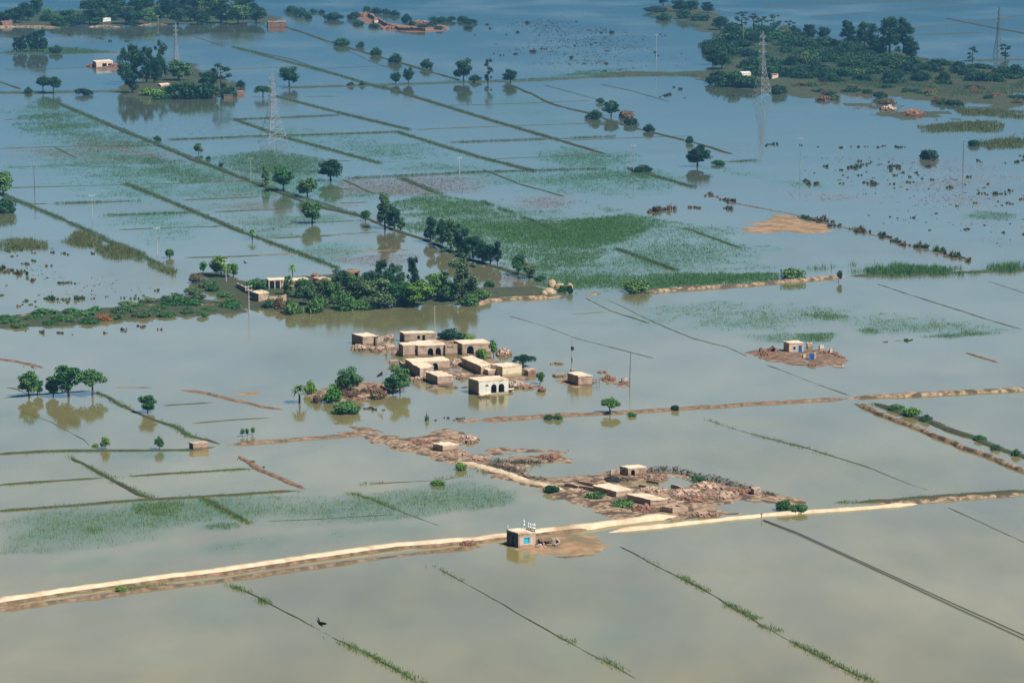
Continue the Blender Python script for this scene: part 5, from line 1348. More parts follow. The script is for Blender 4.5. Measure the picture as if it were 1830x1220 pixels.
# ------------------------------------------------------------------ houses, walls, rubble
def wall_run(mb, p0, p1, nrm, h, t, ops, z0=-0.6, n_arc=9, top=None):
    """a wall from p0 to p1 (outer face), thickness t inwards, with real openings; ops: (u0, u1, za, zb, arch) u in metres"""
    d = (p1 - p0); L = d.length; d = d / L
    inn = -nrm * t
    def prism(u0, u1, zA0, zA1, zB0, zB1):
        a, b = p0 + d * u0, p0 + d * u1
        lo = [Vector((a.x, a.y, zA0)), Vector((b.x, b.y, zB0)), Vector((b.x + inn.x, b.y + inn.y, zB0)), Vector((a.x + inn.x, a.y + inn.y, zA0))]
        hi = [Vector((a.x, a.y, zA1)), Vector((b.x, b.y, zB1)), Vector((b.x + inn.x, b.y + inn.y, zB1)), Vector((a.x + inn.x, a.y + inn.y, zA1))]
        mb.hexa(lo, hi)
    tp = top or (lambda u: h)
    def solid(u0, u1):
        if u1 - u0 < 1e-3: return
        n = max(1, int((u1 - u0) / 0.7)) if top else 1
        for k in range(n):
            a, b = u0 + (u1 - u0) * k / n, u0 + (u1 - u0) * (k + 1) / n
            prism(a, b, z0, tp(a), z0, tp(b))
    u = 0.0
    for (u0, u1, za, zb, arch) in sorted(ops):
        u0, u1 = max(0.02, u0), min(L - 0.02, u1)
        solid(u, u0)
        if za > z0 + 0.05: prism(u0, u1, z0, za, z0, za)
        if arch:
            r = (u1 - u0) / 2; spring = zb - min(r, (zb - za) * 0.6); rz = zb - spring
            for k in range(n_arc):
                a, b = u0 + (u1 - u0) * k / n_arc, u0 + (u1 - u0) * (k + 1) / n_arc
                f = lambda w: spring + rz * math.sqrt(max(0, 1 - ((w - u0 - r) / r) ** 2))
                prism(a, b, f(a), h, f(b), h)
        elif zb < h - 0.03: prism(u0, u1, zb, h, zb, h)
        u = u1
    solid(u, L)

def roof_slab(mb, pts, h, th, over, rs, bump=0.05):
    """mud roof: slab with an uneven top and softened, slightly ragged edges"""
    c = sum(pts, Vector((0, 0, 0))) / 4
    q = [c + (p - c) * (1 + over / max(1.0, (p - c).length)) for p in pts]
    n = 9; top, bot = [], []
    for j in range(n):
        for i in range(n):
            u, v = i / (n - 1), j / (n - 1)
            p = q[0].lerp(q[1], u).lerp(q[3].lerp(q[2], u), v)
            edge = i in (0, n - 1) or j in (0, n - 1)
            jx, jy = (rs.gauss(0, 0.035), rs.gauss(0, 0.035)) if edge else (0, 0)
            z = h + rs.gauss(0, bump * 0.6) + (0.07 if edge else 0.0) * rs.uniform(0.2, 1.3)
            top.append((p.x + jx, p.y + jy, z)); bot.append((p.x + jx, p.y + jy, h - th))
    b = len(mb.v); mb.v += top + bot; N = n * n
    for j in range(n - 1):
        for i in range(n - 1):
            a = b + j * n + i
            mb.f.append((a, a + 1, a + n + 1, a + n)); mb.f.append((N + a, N + a + n, N + a + n + 1, N + a + 1))
    ring = [i for i in range(n)] + [j * n + n - 1 for j in range(1, n)] + [(n - 1) * n + i for i in range(n - 2, -1, -1)] + [j * n for j in range(n - 2, 0, -1)]
    for k in range(len(ring)):
        a, c2 = b + ring[k], b + ring[(k + 1) % len(ring)]
        mb.f.append((a, N + a, N + c2, c2))

class House: pass
HS = [0]
def house(name, A, B, C, hpx, label, mat='mudbrick', cat='house', front=(), left=(), roof=True, roofmat='mudroof', over=0.10, group=None, thick=0.32, ruin=0.0, front_mat=None):
    """A, B, C: roof corners left-back, front, right in photo pixels; hpx: wall height under B in pixels.
       front / left: openings (u0, u1, za, zb, kind) as fractions of the wall and of its height;
       kind: 'arch', 'hole', 'door:<paint>', 'window:<paint>'"""
    HS[0] += 1; rs = random.Random(HS[0])
    h = hpx / S(B[1] + hpx)
    a, b, c = G(*A, h), G(*B, h), G(*C, h)
    for p in (a, b, c): p.z = 0
    d = a + c - b
    root = empty(name, b)
    say(root, label, cat, group)
    a, c, d = a - b, c - b, d - b; b = Vector((0, 0, 0))
    th = 0.2 if roof else 0.0
    hw = h - th
    def nout(p, q):
        n_ = Vector((q.y - p.y, p.x - q.x, 0)).normalized()
        ctr = (a + c) / 2
        return n_ if n_.dot((p + q) / 2 - ctr) > 0 else -n_
    wm = MB(); fm = MB()
    def place(p, q, ops, mb):
        n_ = nout(p, q); L = (q - p).length; dd = (q - p) / L
        real = []
        for (u0, u1, za, zb, kind) in ops:
            U0, U1, ZA, ZB = u0 * L, u1 * L, za * h, zb * h
            if za <= 0: ZA = -0.6
            real.append((U0, U1, ZA, min(ZB, hw - 0.02), kind == 'arch'))
            if ':' in kind:
                what, paint = kind.split(':')
                o1 = p + dd * U0 - n_ * 0.12; o2 = p + dd * U1 - n_ * 0.12
                z_lo = max(0.0, ZA) if what == 'window' else -0.3
                z_hi = min(ZB, hw - 0.02)
                if what == 'door':
                    pb = MB(); e = -n_ * 0.06
                    pb.hexa([Vector((v.x, v.y, z_lo)) for v in (o1, o2, o2 + e, o1 + e)], [Vector((v.x, v.y, z_hi)) for v in (o1, o2, o2 + e, o1 + e)])
                    mid_ = (o1 + o2) / 2 + n_ * 0.02
                    for zz in (0.33, 0.66):
                        pb.box((mid_.x, mid_.y, z_lo + (z_hi - z_lo) * zz), (0.05, 0.05, (z_hi - z_lo) * 0.26), None)
                    dob = pb.build('door', M[paint], root)
                    hb = MB(); k = o1.lerp(o2, 0.85) + n_ * 0.04
                    hb.box((k.x, k.y, (z_lo + z_hi) / 2), (0.06, 0.06, 0.14)); hb.build('handle', M['darksteel'], dob)
                else:
                    fb = MB(); w_ = 0.10; f1, f2 = p + dd * U0 + n_ * 0.04, p + dd * U1 + n_ * 0.04; e = -n_ * 0.2
                    def bar(s, t, za_, zb_):
                        fb.hexa([Vector((v.x, v.y, za_)) for v in (s, t, t + e, s + e)], [Vector((v.x, v.y, zb_)) for v in (s, t, t + e, s + e)])
                    bar(f1 + dd * 0.004, f1 + dd * w_, ZA + 0.004, z_hi - 0.004); bar(f2 - dd * w_, f2 - dd * 0.004, ZA + 0.004, z_hi - 0.004)
                    bar(f1 + dd * w_, f2 - dd * w_, ZA + 0.004, ZA + w_); bar(f1 + dd * w_, f2 - dd * w_, z_hi - w_, z_hi - 0.004)
                    wob = fb.build('window', M[paint], root)
                    if paint == 'cyan':
                        pb = MB(); bar2 = lambda s, t, za_, zb_: pb.hexa([Vector((v.x, v.y, za_)) for v in (s, t, t - n_ * .05, s - n_ * .05)], [Vector((v.x, v.y, zb_)) for v in (s, t, t - n_ * .05, s - n_ * .05)])
                        bar2(f1 + dd * w_ - n_ * 0.1, f2 - dd * w_ - n_ * 0.1, ZA + w_, z_hi - w_); pb.build('shutter', M['cyan'], wob)
        top = None
        if ruin:
            sd_ = HS[0] * 3.1
            top = lambda u: hw * (1 - ruin * vnoise(np.array([u * 0.6 + sd_ + p.x]), np.array([sd_]), 5)[0])
        wall_run(mb, p, q, n_, hw, thick, real, top=top)
    # corners butt: front and back run full, sides fit between them
    nf, nl = nout(b, c), nout(a, b)
    place(b, c, front, fm if front_mat else wm)
    place(d, a, (), wm)
    ub = (a - b).normalized()
    tt = thick + 0.003
    place(a - ub * tt, b + ub * tt, left, wm)
    place(c + ub * tt, d - ub * tt, (), wm)
    wo = wm.build('wall', M[mat], root)
    if front_mat: fm.build('front_wall', M[front_mat], root)
    if roof:
        rb = MB(); roof_slab(rb, [a, b, c, d], h, th - 0.003, over, rs); rb.build('roof', M[roofmat], root)
    # packed earth floor, so that the inside is dark ground and not open water
    fb = MB(); ce = (a + c) / 2
    fb.poly([((ce + (v - ce) * 0.93).x, (ce + (v - ce) * 0.93).y, 0.05) for v in (a, b, c, d)]); fb.build('floor', M['earth'], root)
    root['h'] = h
    return root, a, b, c, d, h

def Z(reg, scale):
    return lambda x, y: (reg[0] + x * scale, reg[1] + y * scale)

def ruin_wall(name, pts_px, hpx, label, mat='mudbrick', jag=0.4, thick=0.4, cat='wall', group=None, ops=None):
    HS[0] += 1
    pts = [G(*p) for p in pts_px]
    root_p = pts[0].copy(); b = MB()
    for i in range(len(pts) - 1):
        p, q = pts[i] - root_p, pts[i + 1] - root_p
        h = hpx / S(pts_px[i][1])
        n_ = Vector((q.y - p.y, p.x - q.x, 0)).normalized()
        if n_.y > 0: n_ = -n_
        sd_ = HS[0] * 5.3 + i * 11
        d = (q - p).normalized()
        s0 = p + d * (thick * 0.5 + 0.004) if i else p
        wall_run(b, s0, q - d * 0.0, n_, h, thick, [(o[0] * (q - s0).length, o[1] * (q - s0).length, o[2] * h, o[3] * h, o[4]) for o in (ops or []) if i == 0],
                 top=lambda u: h * (1 - jag * vnoise(np.array([u * 0.55 + sd_]), np.array([sd_]), 3)[0] - 0.15 * jag * vnoise(np.array([u * 2.1]), np.array([sd_]), 4)[0]))
    o = b.build(name, M[mat]); o.location = root_p
    return say(o, label, cat, group)

def rubble(px, py, wpx, depth, h, n, label, mat='mudbrick', seed=0, name='rubble_heap', group=None, size=0.34, rot=0.0, beams=0):
    """a slumped mound with broken wall pieces lying on it"""
    rs = random.Random(seed * 13 + 5); c = G(px, py); w = wpx / S(py)
    root = empty(name, c, rot); say(root, label, 'rubble', group)
    nn = 15; vs, fs = [], []
    sx, sy = w / 2, depth / 2
    hz_ = lambda u, v: h * max(0, 1 - (u * u + v * v)) ** 0.8 * (0.35 + 1.3 * vnoise(np.array([u * 2.3 + seed * 7.1]), np.array([v * 2.3]), seed)[0])
    for j in range(nn):
        for i in range(nn):
            u, v = -1.1 + 2.2 * i / (nn - 1), -1.1 + 2.2 * j / (nn - 1)
            vs.append((u * sx, v * sy, hz_(u, v) * 0.8 - 0.16 + rs.gauss(0, 0.05)))
    for j in range(nn - 1):
        for i in range(nn - 1):
            a = j * nn + i; fs.append((a, a + 1, a + nn + 1, a + nn))
    link('mound', np_mesh('mound', vs, fs, M[mat if mat != 'greybrick' else 'earth'], True), root)
    b = MB()
    for _ in range(int(n * 1.8)):
        r, t = rs.random() ** 0.6, rs.random() * 6.283
        u, v = r * math.cos(t), r * math.sin(t)
        s = size * 1.15 * (0.4 + rs.random() * 1.4)
        Mx = Matrix.Rotation(rs.random() * 6.28, 3, 'Z') @ Matrix.Rotation(rs.gauss(0, 0.45), 3, 'X') @ Matrix.Rotation(rs.gauss(0, 0.35), 3, 'Y')
        b.box((u * sx, v * sy, hz_(u, v) * 0.8 + s * 0.05 - 0.05), (s * 1.7, s, s * 0.62), Mx)
    b.build('broken_bricks', M[mat], root)['kind'] = 'stuff'
    if beams:
        b = MB()
        for _ in range(beams):
            u, v = rs.uniform(-0.7, 0.7), rs.uniform(-0.7, 0.7); a = rs.random() * 6.28; L = rs.uniform(1.2, 2.6)
            p = Vector((u * sx, v * sy, hz_(u, v) * 0.8 + 0.15))
            dv = Vector((math.cos(a), math.sin(a), rs.gauss(0.15, 0.25))) * L / 2
            b.tube([p - dv, p + dv], 0.07, 5)
        b.build('roof_beam', M['wood'], root)
    return root

# ---- the mud village in the middle (coordinates read in a 350 x 230 pixel window of the photo)
z2 = Z((610, 560), 350 / 1830)
house('mud_house', z2(97, 190), z2(200, 216), z2(345, 207), 17, 'farthest left mud house of the village, right corner fallen open', front=[(0.70, 0.97, 0, 0.86, 'hole')])
house('mud_house', z2(545, 168), z2(590, 186), z2(886, 180), 16, 'rear mud house with two dark doorways, behind the arched long house', 'greybrick', front=[(0.40, 0.49, 0.3, 0.72, 'hole'), (0.56, 0.65, 0, 0.75, 'hole')], left=[(0.25, 0.8, 0, 0.7, 'hole')])
house('mud_house', z2(535, 276), z2(577, 297), z2(690, 292), 21, 'square block at the left end of the long double-arched house')
house('mud_house', z2(628, 262), z2(715, 303), z2(972, 288), 19.5, 'long mud house with two dark arches side by side', front=[(0.36, 0.56, 0, 0.72, 'arch'), (0.64, 0.84, 0, 0.72, 'arch')], left=[(0.55, 0.9, 0, 0.6, 'hole')])
ruin_wall('courtyard_wall', [z2(972, 392), z2(1085, 386)], 20, 'courtyard wall with a dark arch joining the two arched houses', jag=0.05, ops=[(0.12, 0.62, 0.62, 0.9, True)])
house('mud_house', z2(1050, 252), z2(1130, 286), z2(1398, 274), 20, 'mud house with one big dark arch, right of the courtyard wall', front=[(0.16, 0.40, 0, 0.82, 'arch')], left=[(0.55, 0.88, 0, 0.55, 'hole')])
house('mud_house', z2(597, 425), z2(655, 457), z2(1010, 436), 17, 'mud house with a single arch doorway behind the low grey block', front=[(0.55, 0.70, 0, 0.78, 'arch')])
house('mud_house', z2(648, 462), z2(735, 512), z2(862, 495), 19, 'low grey mud block in front of the single-arch house', 'greybrick')
ruin_wall('boundary_wall', [z2(540, 485), z2(600, 525)], 9, 'short grey wall at the left corner of the single-arch house', 'greybrick', jag=0.3)
house('mud_house', z2(790, 545), z2(900, 588), z2(1045, 580), 16.5, 'small plain mud house standing on a stepped footing by the water')
b = MB(); c0 = G(*z2(905, 688)); c1 = G(*z2(1075, 690)); dv = (c1 - c0).normalized(); nv = Vector((dv.y, -dv.x, 0))
for k, (o_, hh_) in enumerate([(0.0, 0.42), (0.55, 0.22)]):
    L = (c1 - c0).length + 0.4 * k
    p, q = nv * o_, dv * L + nv * o_
    b.hexa([Vector((v.x, v.y, -0.5)) for v in (p, q, q + nv * 0.52, p + nv * 0.52)], [Vector((v.x, v.y, hh_)) for v in (p, q, q + nv * 0.52, p + nv * 0.52)])
o = b.build('stone_footing', M['pale']); o.location = c0; say(o, 'pale stepped footing along the front of the small plain house', 'footing')
house('mud_house', z2(1125, 414), z2(1305, 494), z2(1400, 472), 16, 'long narrow mud house with a dark left wall, right village')
house('mud_house', z2(1306, 506), z2(1372, 530), z2(1503, 517), 10.5, 'little low lean-to between the long dark wall and cream house')
house('cream_house', z2(1395, 474), z2(1506, 500), z2(1686, 484), 17.5, 'cream plastered flat-roofed house, brightest of the mud village', 'cream', roofmat='mudroof')
house('white_arched_house', z2(1187, 600), z2(1285, 633), z2(1562, 613), 26, 'white fronted house with two dark arches, half collapsed at its left', 'greybrick', front=[(0.22, 0.33, 0.58, 0.72, 'arch'), (0.41, 0.60, 0.10, 0.72, 'arch'), (0.66, 0.86, 0.10, 0.72, 'arch')], front_mat='plaster')
house('brick_shed', z2(1712, 522), z2(1745, 534), z2(1815, 520), 9.5, 'small pinkish shed beside the cream house, under the dark tree', 'redbrick', roofmat='mudbrick')
# fallen pieces of the white house
b = MB()
Mx = Matrix.Rotation(0.5, 3, 'Z') @ Matrix.Rotation(-0.7, 3, 'X')
b.box((0, 0, 0.35), (2.2, 1.5, 0.2), Mx); b.box((-0.9, -0.5, 0.1), (0.9, 0.7, 0.18), Matrix.Rotation(0.9, 3, 'Z')); b.box((0.9, 0.4, 0.15), (0.6, 0.6, 0.2), Matrix.Rotation(0.3, 3, 'Y'))
o = b.build('fallen_plaster_slab', M['plaster']); o.location = G(*z2(1560, 735)); say(o, 'white slab fallen at the right foot of the white arched house', 'slab')
rt = empty('collapsed_porch', G(*z2(1345, 788))); say(rt, 'collapsed porch roof leaning on the left of the white arched house', 'porch')
b = MB(); b.box((0, 0.3, 0.9), (2.6, 1.3, 0.14), Matrix.Rotation(0.35, 3, 'Z') @ Matrix.Rotation(0.25, 3, 'X') @ Matrix.Rotation(-0.12, 3, 'Y')); b.build('roof', M['mudroof'], rt)
for dx in (-0.9, 0.2, 1.0):
    b = MB(); b.tube([(dx, -0.1 + dx * 0.3, -0.5), (dx + 0.05, dx * 0.3, 0.8)], 0.09, 6); b.build('post', M['wood'], rt)
b = MB()
for k in range(14):
    b.box((random.uniform(-1.3, 1.2), random.uniform(-0.8, 0.6), random.uniform(-0.05, 0.3)), (0.5, 0.3, 0.2), Matrix.Rotation(random.random() * 3, 3, 'Z'))
b.build('broken_bricks', M['greybrick'], rt)['kind'] = 'stuff'
gR = 'rubble among the mud houses'
for i, (x, y, w, d, h, n, lb, mt) in enumerate([
    (185, 330, 190, 5, 0.9, 60, 'grey rubble apron below the farthest left mud house', 'greybrick'),
    (330, 345, 130, 4, 0.8, 40, 'rubble slope right of the farthest left mud house', 'mudbrick'),
    (440, 330, 110, 5, 1.2, 40, 'rubble heap in the gap left of the square block', 'mudbrick'),
    (450, 240, 90, 4, 1.1, 30, 'broken wall stumps left of the rear house', 'mudbrick'),
    (660, 250, 150, 3, 0.9, 36, 'pale debris piled before the rear house doorways', 'mudbrick'),
    (1070, 470, 110, 8, 0.9, 50, 'rubble filling the yard right of the single-arch house', 'mudbrick'),
    (1520, 385, 130, 6, 1.2, 60, 'rubble heap behind the bright bushes of the arched house', 'mudbrick'),
    (1640, 680, 170, 5, 1.0, 70, 'grey rubble right of the white arched house', 'greybrick'),
    (1130, 600, 100, 5, 0.6, 34, 'low rubble between plain house and white arched house', 'mudbrick'),
    (1730, 690, 130, 4, 0.5, 30, 'thin rubble spit running right from the white arched house', 'mudbrick'),
    (720, 620, 170, 4, 0.5, 30, 'low mud spill under the grey block on its water side', 'mudbrick')]):
    rubble(*z2(x, y), w * 0.1913, d, h, n, lb, mt, 10 + i, group=gR, beams=2 if i % 3 == 0 else 0)
ruin_wall('broken_wall', [z2(330, 300), z2(395, 268)], 15, 'stub of broken grey wall right of the farthest left house', 'greybrick', jag=0.6)
ruin_wall('broken_wall', [z2(410, 395), z2(470, 395), z2(565, 392)], 15, 'open broken wall before the square block with a dark gap', 'mudbrick', jag=0.5, ops=[(0.3, 0.9, -1, 0.6, False)])
ruin_wall('broken_wall', [z2(455, 470), z2(530, 465)], 8, 'low dark wall fragment left of the single-arch house', 'greybrick', jag=0.4)
rubble(670, 702, 50, 7, 1.5, 110, 'reddish brick heap at the right end of the rubble grove', 'redbrick', 40, beams=2)
rubble(655, 712, 44, 4, 0.7, 40, 'brown mud heap in front of the reddish brick heap', 'mudbrick', 41)
# standing alone to the right
z3 = Z((860, 640), 300 / 1830)
house('mud_house', z3(940, 156), z3(1060, 196), z3(1208, 190), 18.5, 'lone square mud house in open water, with its golden reflection')
b = MB()
for dx in (0.4, 1.1, 1.8): b.tube([(dx, 0.2, -0.5), (dx + 0.03, 0.2, 1.2)], 0.06, 5)
b.tube([(0.2, 0.2, 1.1), (2.0, 0.2, 1.05)], 0.05, 5); b.tube([(0.2, 0.2, 0.6), (2.0, 0.2, 0.5)], 0.05, 5)
o = b.build('timber_rail', M['wood']); o.location = G(*z3(1200, 285)); say(o, 'grey timber rail standing in water beside the lone square house', 'rail')
rubble(*z3(1390, 232), 24, 2.5, 0.7, 50, 'reddish rubble in the water right of the lone square house', 'redbrick', 42, size=0.3)
rubble(*z3(1560, 265), 12, 2.0, 1.0, 24, 'dark little heap ending the rubble line by the leaning pole', 'greybrick', 43, size=0.3)
rubble(*z3(850, 195), 27, 2.5, 0.5, 24, 'low mud heap left of the lone square house', 'mudbrick', 44, size=0.3)
rubble(*z3(1320, 155), 16, 1.6, 0.25, 12, 'flat mud patch behind the rubble of the lone house', 'mudbrick', 45, size=0.25)
rubble(*z3(830, 62), 22, 2.2, 0.3, 12, 'flat mud patch beside the loudspeaker pole', 'mudbrick', 46, size=0.25)
rubble(*z3(670, 360), 11, 2.2, 0.8, 22, 'pinkish brick heap at the tip of the thin rubble spit', 'redbrick', 47, size=0.3)

# ---- the house with blue doors on its own mud island
z7 = Z((1310, 580), 240 / 1830)
house('blue_door_house', z7(690, 226), z7(765, 252), z7(962, 246), 19.5, 'small cream house with a blue door on a round mud island', 'pinkwash', front=[(0.26, 0.48, 0.34, 0.70, 'window:paleblue'), (0.64, 0.88, 0, 0.76, 'door:blue')])
rt = empty('gate', G(*z7(1070, 495))); say(rt, 'bright blue door left standing in its frame without a wall', 'gate')
b = MB(); b.box((0, 0, 0.75), (1.05, 0.10, 2.1)); dd = b.build('door', M['blue'], rt)
b = MB(); b.box((0.3, -0.07, 0.8), (0.07, 0.07, 0.16)); b.build('handle', M['darksteel'], dd)
b = MB(); b.box((0.80, 0.1, 0.8), (0.46, 0.5, 2.3)); b.build('jamb', M['pinkwash'], rt)
b = MB(); b.box((-0.62, 0.05, 0.7), (0.14, 0.2, 2.0)); b.build('post', M['mudbrick'], rt)
house('brick_shed', z7(1000, 255), z7(1018, 262), z7(1086, 255), 9.0, 'little brown shed right of the cream blue-door house', 'mudbrick', roofmat='mudbrick')
rt = empty('collapsed_roof', G(*z7(545, 385))); say(rt, 'fallen roof pitched like a tent left of the blue-door house', 'roof')
b = MB(); b.box((-0.85, 0, 0.85), (2.3, 2.2, 0.16), Matrix.Rotation(-0.72, 3, 'Y')); b.build('left_slab', M['redbrick'], rt)
b = MB(); b.box((0.85, 0, 0.85), (2.3, 2.2, 0.16), Matrix.Rotation(0.72, 3, 'Y')); b.build('right_slab', M['wood'], rt)
b = MB(); b.box((0, 0.2, 0.5), (1.5, 0.4, 1.5)); b.build('gable', M['redbrick'], rt)
for x, y, h_, lb in [(378, 390, 9, 'leftmost brick pillar stump on the blue-door island'), (425, 405, 6, 'short brick pillar stump right of the leftmost one'), (578, 395, 7, 'brick pillar stump under the tent-like fallen roof'), (1190, 350, 9, 'pale pillar stump right of the brown shed'), (1215, 348, 8, 'second pale pillar stump right of the brown shed'), (1330, 405, 9, 'rightmost pillar stump on the blue-door island'), (965, 470, 8, 'low pale pillar stump left of the standing blue door')]:
    hm_ = h_ / S(632); b = MB(); b.box((0, 0, hm_ / 2 - 0.2), (0.62, 0.62, hm_ + 0.4), Matrix.Rotation(0.4, 3, 'Z')); b.box((0.03, 0.02, hm_ + 0.06), (0.4, 0.45, 0.2), Matrix.Rotation(0.9, 3, 'Z'))
    o = b.build('brick_pillar', M['pinkwash' if x > 900 else 'redbrick']); o.location = G(*z7(x, y)); say(o, lb, 'pillar', 'pillar stumps of the blue-door island')
for i, (x, y, w, d, h, n, lb) in enumerate([(500, 420, 320, 6, 0.7, 90, 'reddish rubble field left of the blue-door house'), (700, 470, 330, 5, 0.35, 60, 'low rubble strip along the front of the blue-door island'), (1300, 400, 260, 5, 0.6, 60, 'reddish rubble on the right of the blue-door island'), (1430, 450, 180, 4, 0.4, 40, 'scattered bricks at the right tip of the blue-door island'), (1090, 560, 190, 2.5, 0.3, 26, 'thin brick line before the standing blue door')]):
    rubble(*z7(x, y), w * 0.1311, d, h, n, lb, 'redbrick', 50 + i, size=0.26, group='rubble of the blue-door island', beams=3 if i in (0, 2) else 0)
b = MB(); b.box((0, 0, 0.1), (0.9, 0.7, 0.5), Matrix.Rotation(0.4, 3, 'Z')); b.box((-0.5, 0.2, 0.0), (0.7, 0.5, 0.3), Matrix.Rotation(-0.3, 3, 'Z'))
o = b.build('cloth_bundle', M['cyan']); o.location = G(*z7(1005, 520)); say(o, 'light blue bundle lying in front of the standing blue door', 'bundle')
b = MB(); b.box((0, 0, 0.05), (2.4, 0.9, 0.25), Matrix.Rotation(-0.25, 3, 'Z')); b.box((0.9, 0.2, 0.15), (0.5, 0.4, 0.5), Matrix.Rotation(0.5, 3, 'Z'))
o = b.build('fallen_plaster_slab', M['plaster']); o.location = G(*z7(1440, 575)); say(o, 'white plaster slab in water at the island right edge', 'slab')

# ---- ruined hamlet
z5 = Z((980, 800), 500 / 1830)
house('mud_house', z5(468, 120), z5(522, 133), z5(640, 124), 16, 'square mud house with a dark doorway at the hamlet top', front=[(0.16, 0.38, 0, 0.78, 'arch')], left=[(0.3, 0.6, 0.5, 0.8, 'hole')])
ruin_wall('broken_wall', [z5(408, 188), z5(468, 182)], 14, 'broken wall joined to the left of the hamlet square house', jag=0.35)
ruin_wall('boundary_wall', [z5(105, 258), z5(195, 272), z5(300, 292)], 9, 'long low dark wall at the hamlet shore, left part', 'greybrick', jag=0.35)
ruin_wall('boundary_wall', [z5(195, 240), z5(300, 262)], 9, 'second low wall behind the long dark shore wall', 'greybrick', jag=0.35)
house('mud_house', z5(292, 246), z5(443, 286), z5(548, 270), 14, 'long roofed mud house in the middle of the hamlet shore')
house('mud_house', z5(515, 303), z5(668, 341), z5(778, 333), 13.5, 'long mud house nearest the road bend, behind the open hut')
house('roofless_hut', z5(733, 368), z5(813, 386), z5(915, 372), 15.5, 'roofless open hut with notched walls at the road bend', roof=False, ruin=0.35, thick=0.4)
ruin_wall('broken_wall', [z5(765, 352), z5(800, 345)], 9, 'wall fragment behind the roofless hut', jag=0.3)
ruin_wall('broken_wall', [z5(838, 378), z5(888, 368)], 7, 'low wall fragment right behind the roofless hut', jag=0.3)
house('brick_shed', z5(1323, 262), z5(1346, 272), z5(1390, 264), 12, 'small pillar-like shed at the end of the thorn fence', 'greybrick', roofmat='mudbrick')
ruin_wall('broken_wall', [z5(285, 232), z5(345, 228)], 7, 'purple-brown wall stub between the two hamlet low walls', 'redbrick', jag=0.3)
z4 = Z((640, 740), 360 / 1830)
house('mud_house', z4(680, 264), z4(768, 284), z4(912, 272), 12.5, 'lone mud house at the left end of the ruined hamlet', over=0.04)
gS = 'rubble of the ruined hamlet'
for i, (x, y, w, d, h, n, lb, mt) in enumerate([
    (1010, 800 - 576 + 16, 200, 6, 0.8, 70, 'orange rubble behind the lone hamlet house', 'mudbrick'),
    (560, 270, 240, 5, 0.6, 60, 'reddish rubble left of the lone hamlet house', 'redbrick'),
    (900, 385, 260, 6, 0.6, 70, 'orange rubble in front of the lone hamlet house', 'mudbrick'),
    (1090, 420, 200, 5, 0.7, 60, 'bright rubble right of the lone hamlet house', 'mudbrick'),
    (430, 300, 220, 4, 0.4, 40, 'grassy rubble on the shore left of the lone hamlet house', 'greybrick'),
    (1750, 400, 220, 6, 0.5, 60, 'orange rubble ridge beyond the hamlet pond', 'redbrick')]):
    rubble(*z4(x, y), w * 0.1967, d, h, n, lb, mt, 60 + i, size=0.3, group=gS, beams=2 if i % 2 else 0)
for i, (x, y, w, d, h, n, lb, mt) in enumerate([
    (690, 290, 200, 7, 0.6, 70, 'pale rubble behind the long house by the road bend', 'mudbrick'),
    (900, 310, 240, 10, 0.7, 110, 'pale rubble field in the hamlet middle', 'mudbrick'),
    (1030, 265, 220, 8, 0.6, 90, 'pale rubble field below the thorn fence', 'mudbrick'),
    (1150, 320, 220, 7, 0.5, 80, 'bleached rubble field at the hamlet right', 'mudbrick'),
    (960, 345, 180, 5, 0.5, 60, 'rubble right of the roofless hut', 'redbrick'),
    (620, 410, 180, 5, 0.7, 60, 'orange rubble between long house and road', 'redbrick'),
    (420, 215, 120, 4, 0.6, 40, 'dark debris in front of the hamlet square house', 'dark'),
    (700, 195, 170, 6, 0.35, 46, 'low debris right of the hamlet square house', 'mudbrick'),
    (1010, 440, 220, 4, 0.4, 40, 'mud heaps along the road right of the roofless hut', 'mudbrick'),
    (1260, 290, 170, 5, 0.5, 50, 'rubble below the pillar-like shed', 'redbrick'),
    (180, 290, 170, 4, 0.5, 40, 'rubble under the long dark shore wall', 'mudbrick')]):
    rubble(*z5(x, y), w * 0.2732, d, h, n, lb, mt, 70 + i, size=0.32, group=gS, beams=3 if i % 3 == 1 else 0)
for a_, b_2, hp_, lb in [((590, 258), (690, 275), 7, 'low broken wall behind the long house by the road bend'), ((800, 262), (905, 280), 8, 'broken enclosure wall across the hamlet rubble field'),
        ((905, 345), (1010, 368), 7, 'stub wall right of the roofless hut facing the road'), ((1040, 250), (1140, 282), 8, 'broken wall below the middle of the thorn fence'),
        ((640, 225), (720, 238), 6, 'low wall stub below the hamlet square house'), ((1150, 345), (1240, 330), 6, 'low wall at the edge of the blue hamlet puddle')]:
    ruin_wall('broken_wall', [z5(*a_), z5(*b_2)], hp_, lb, 'greybrick', jag=0.5, group='broken walls of the ruined hamlet')
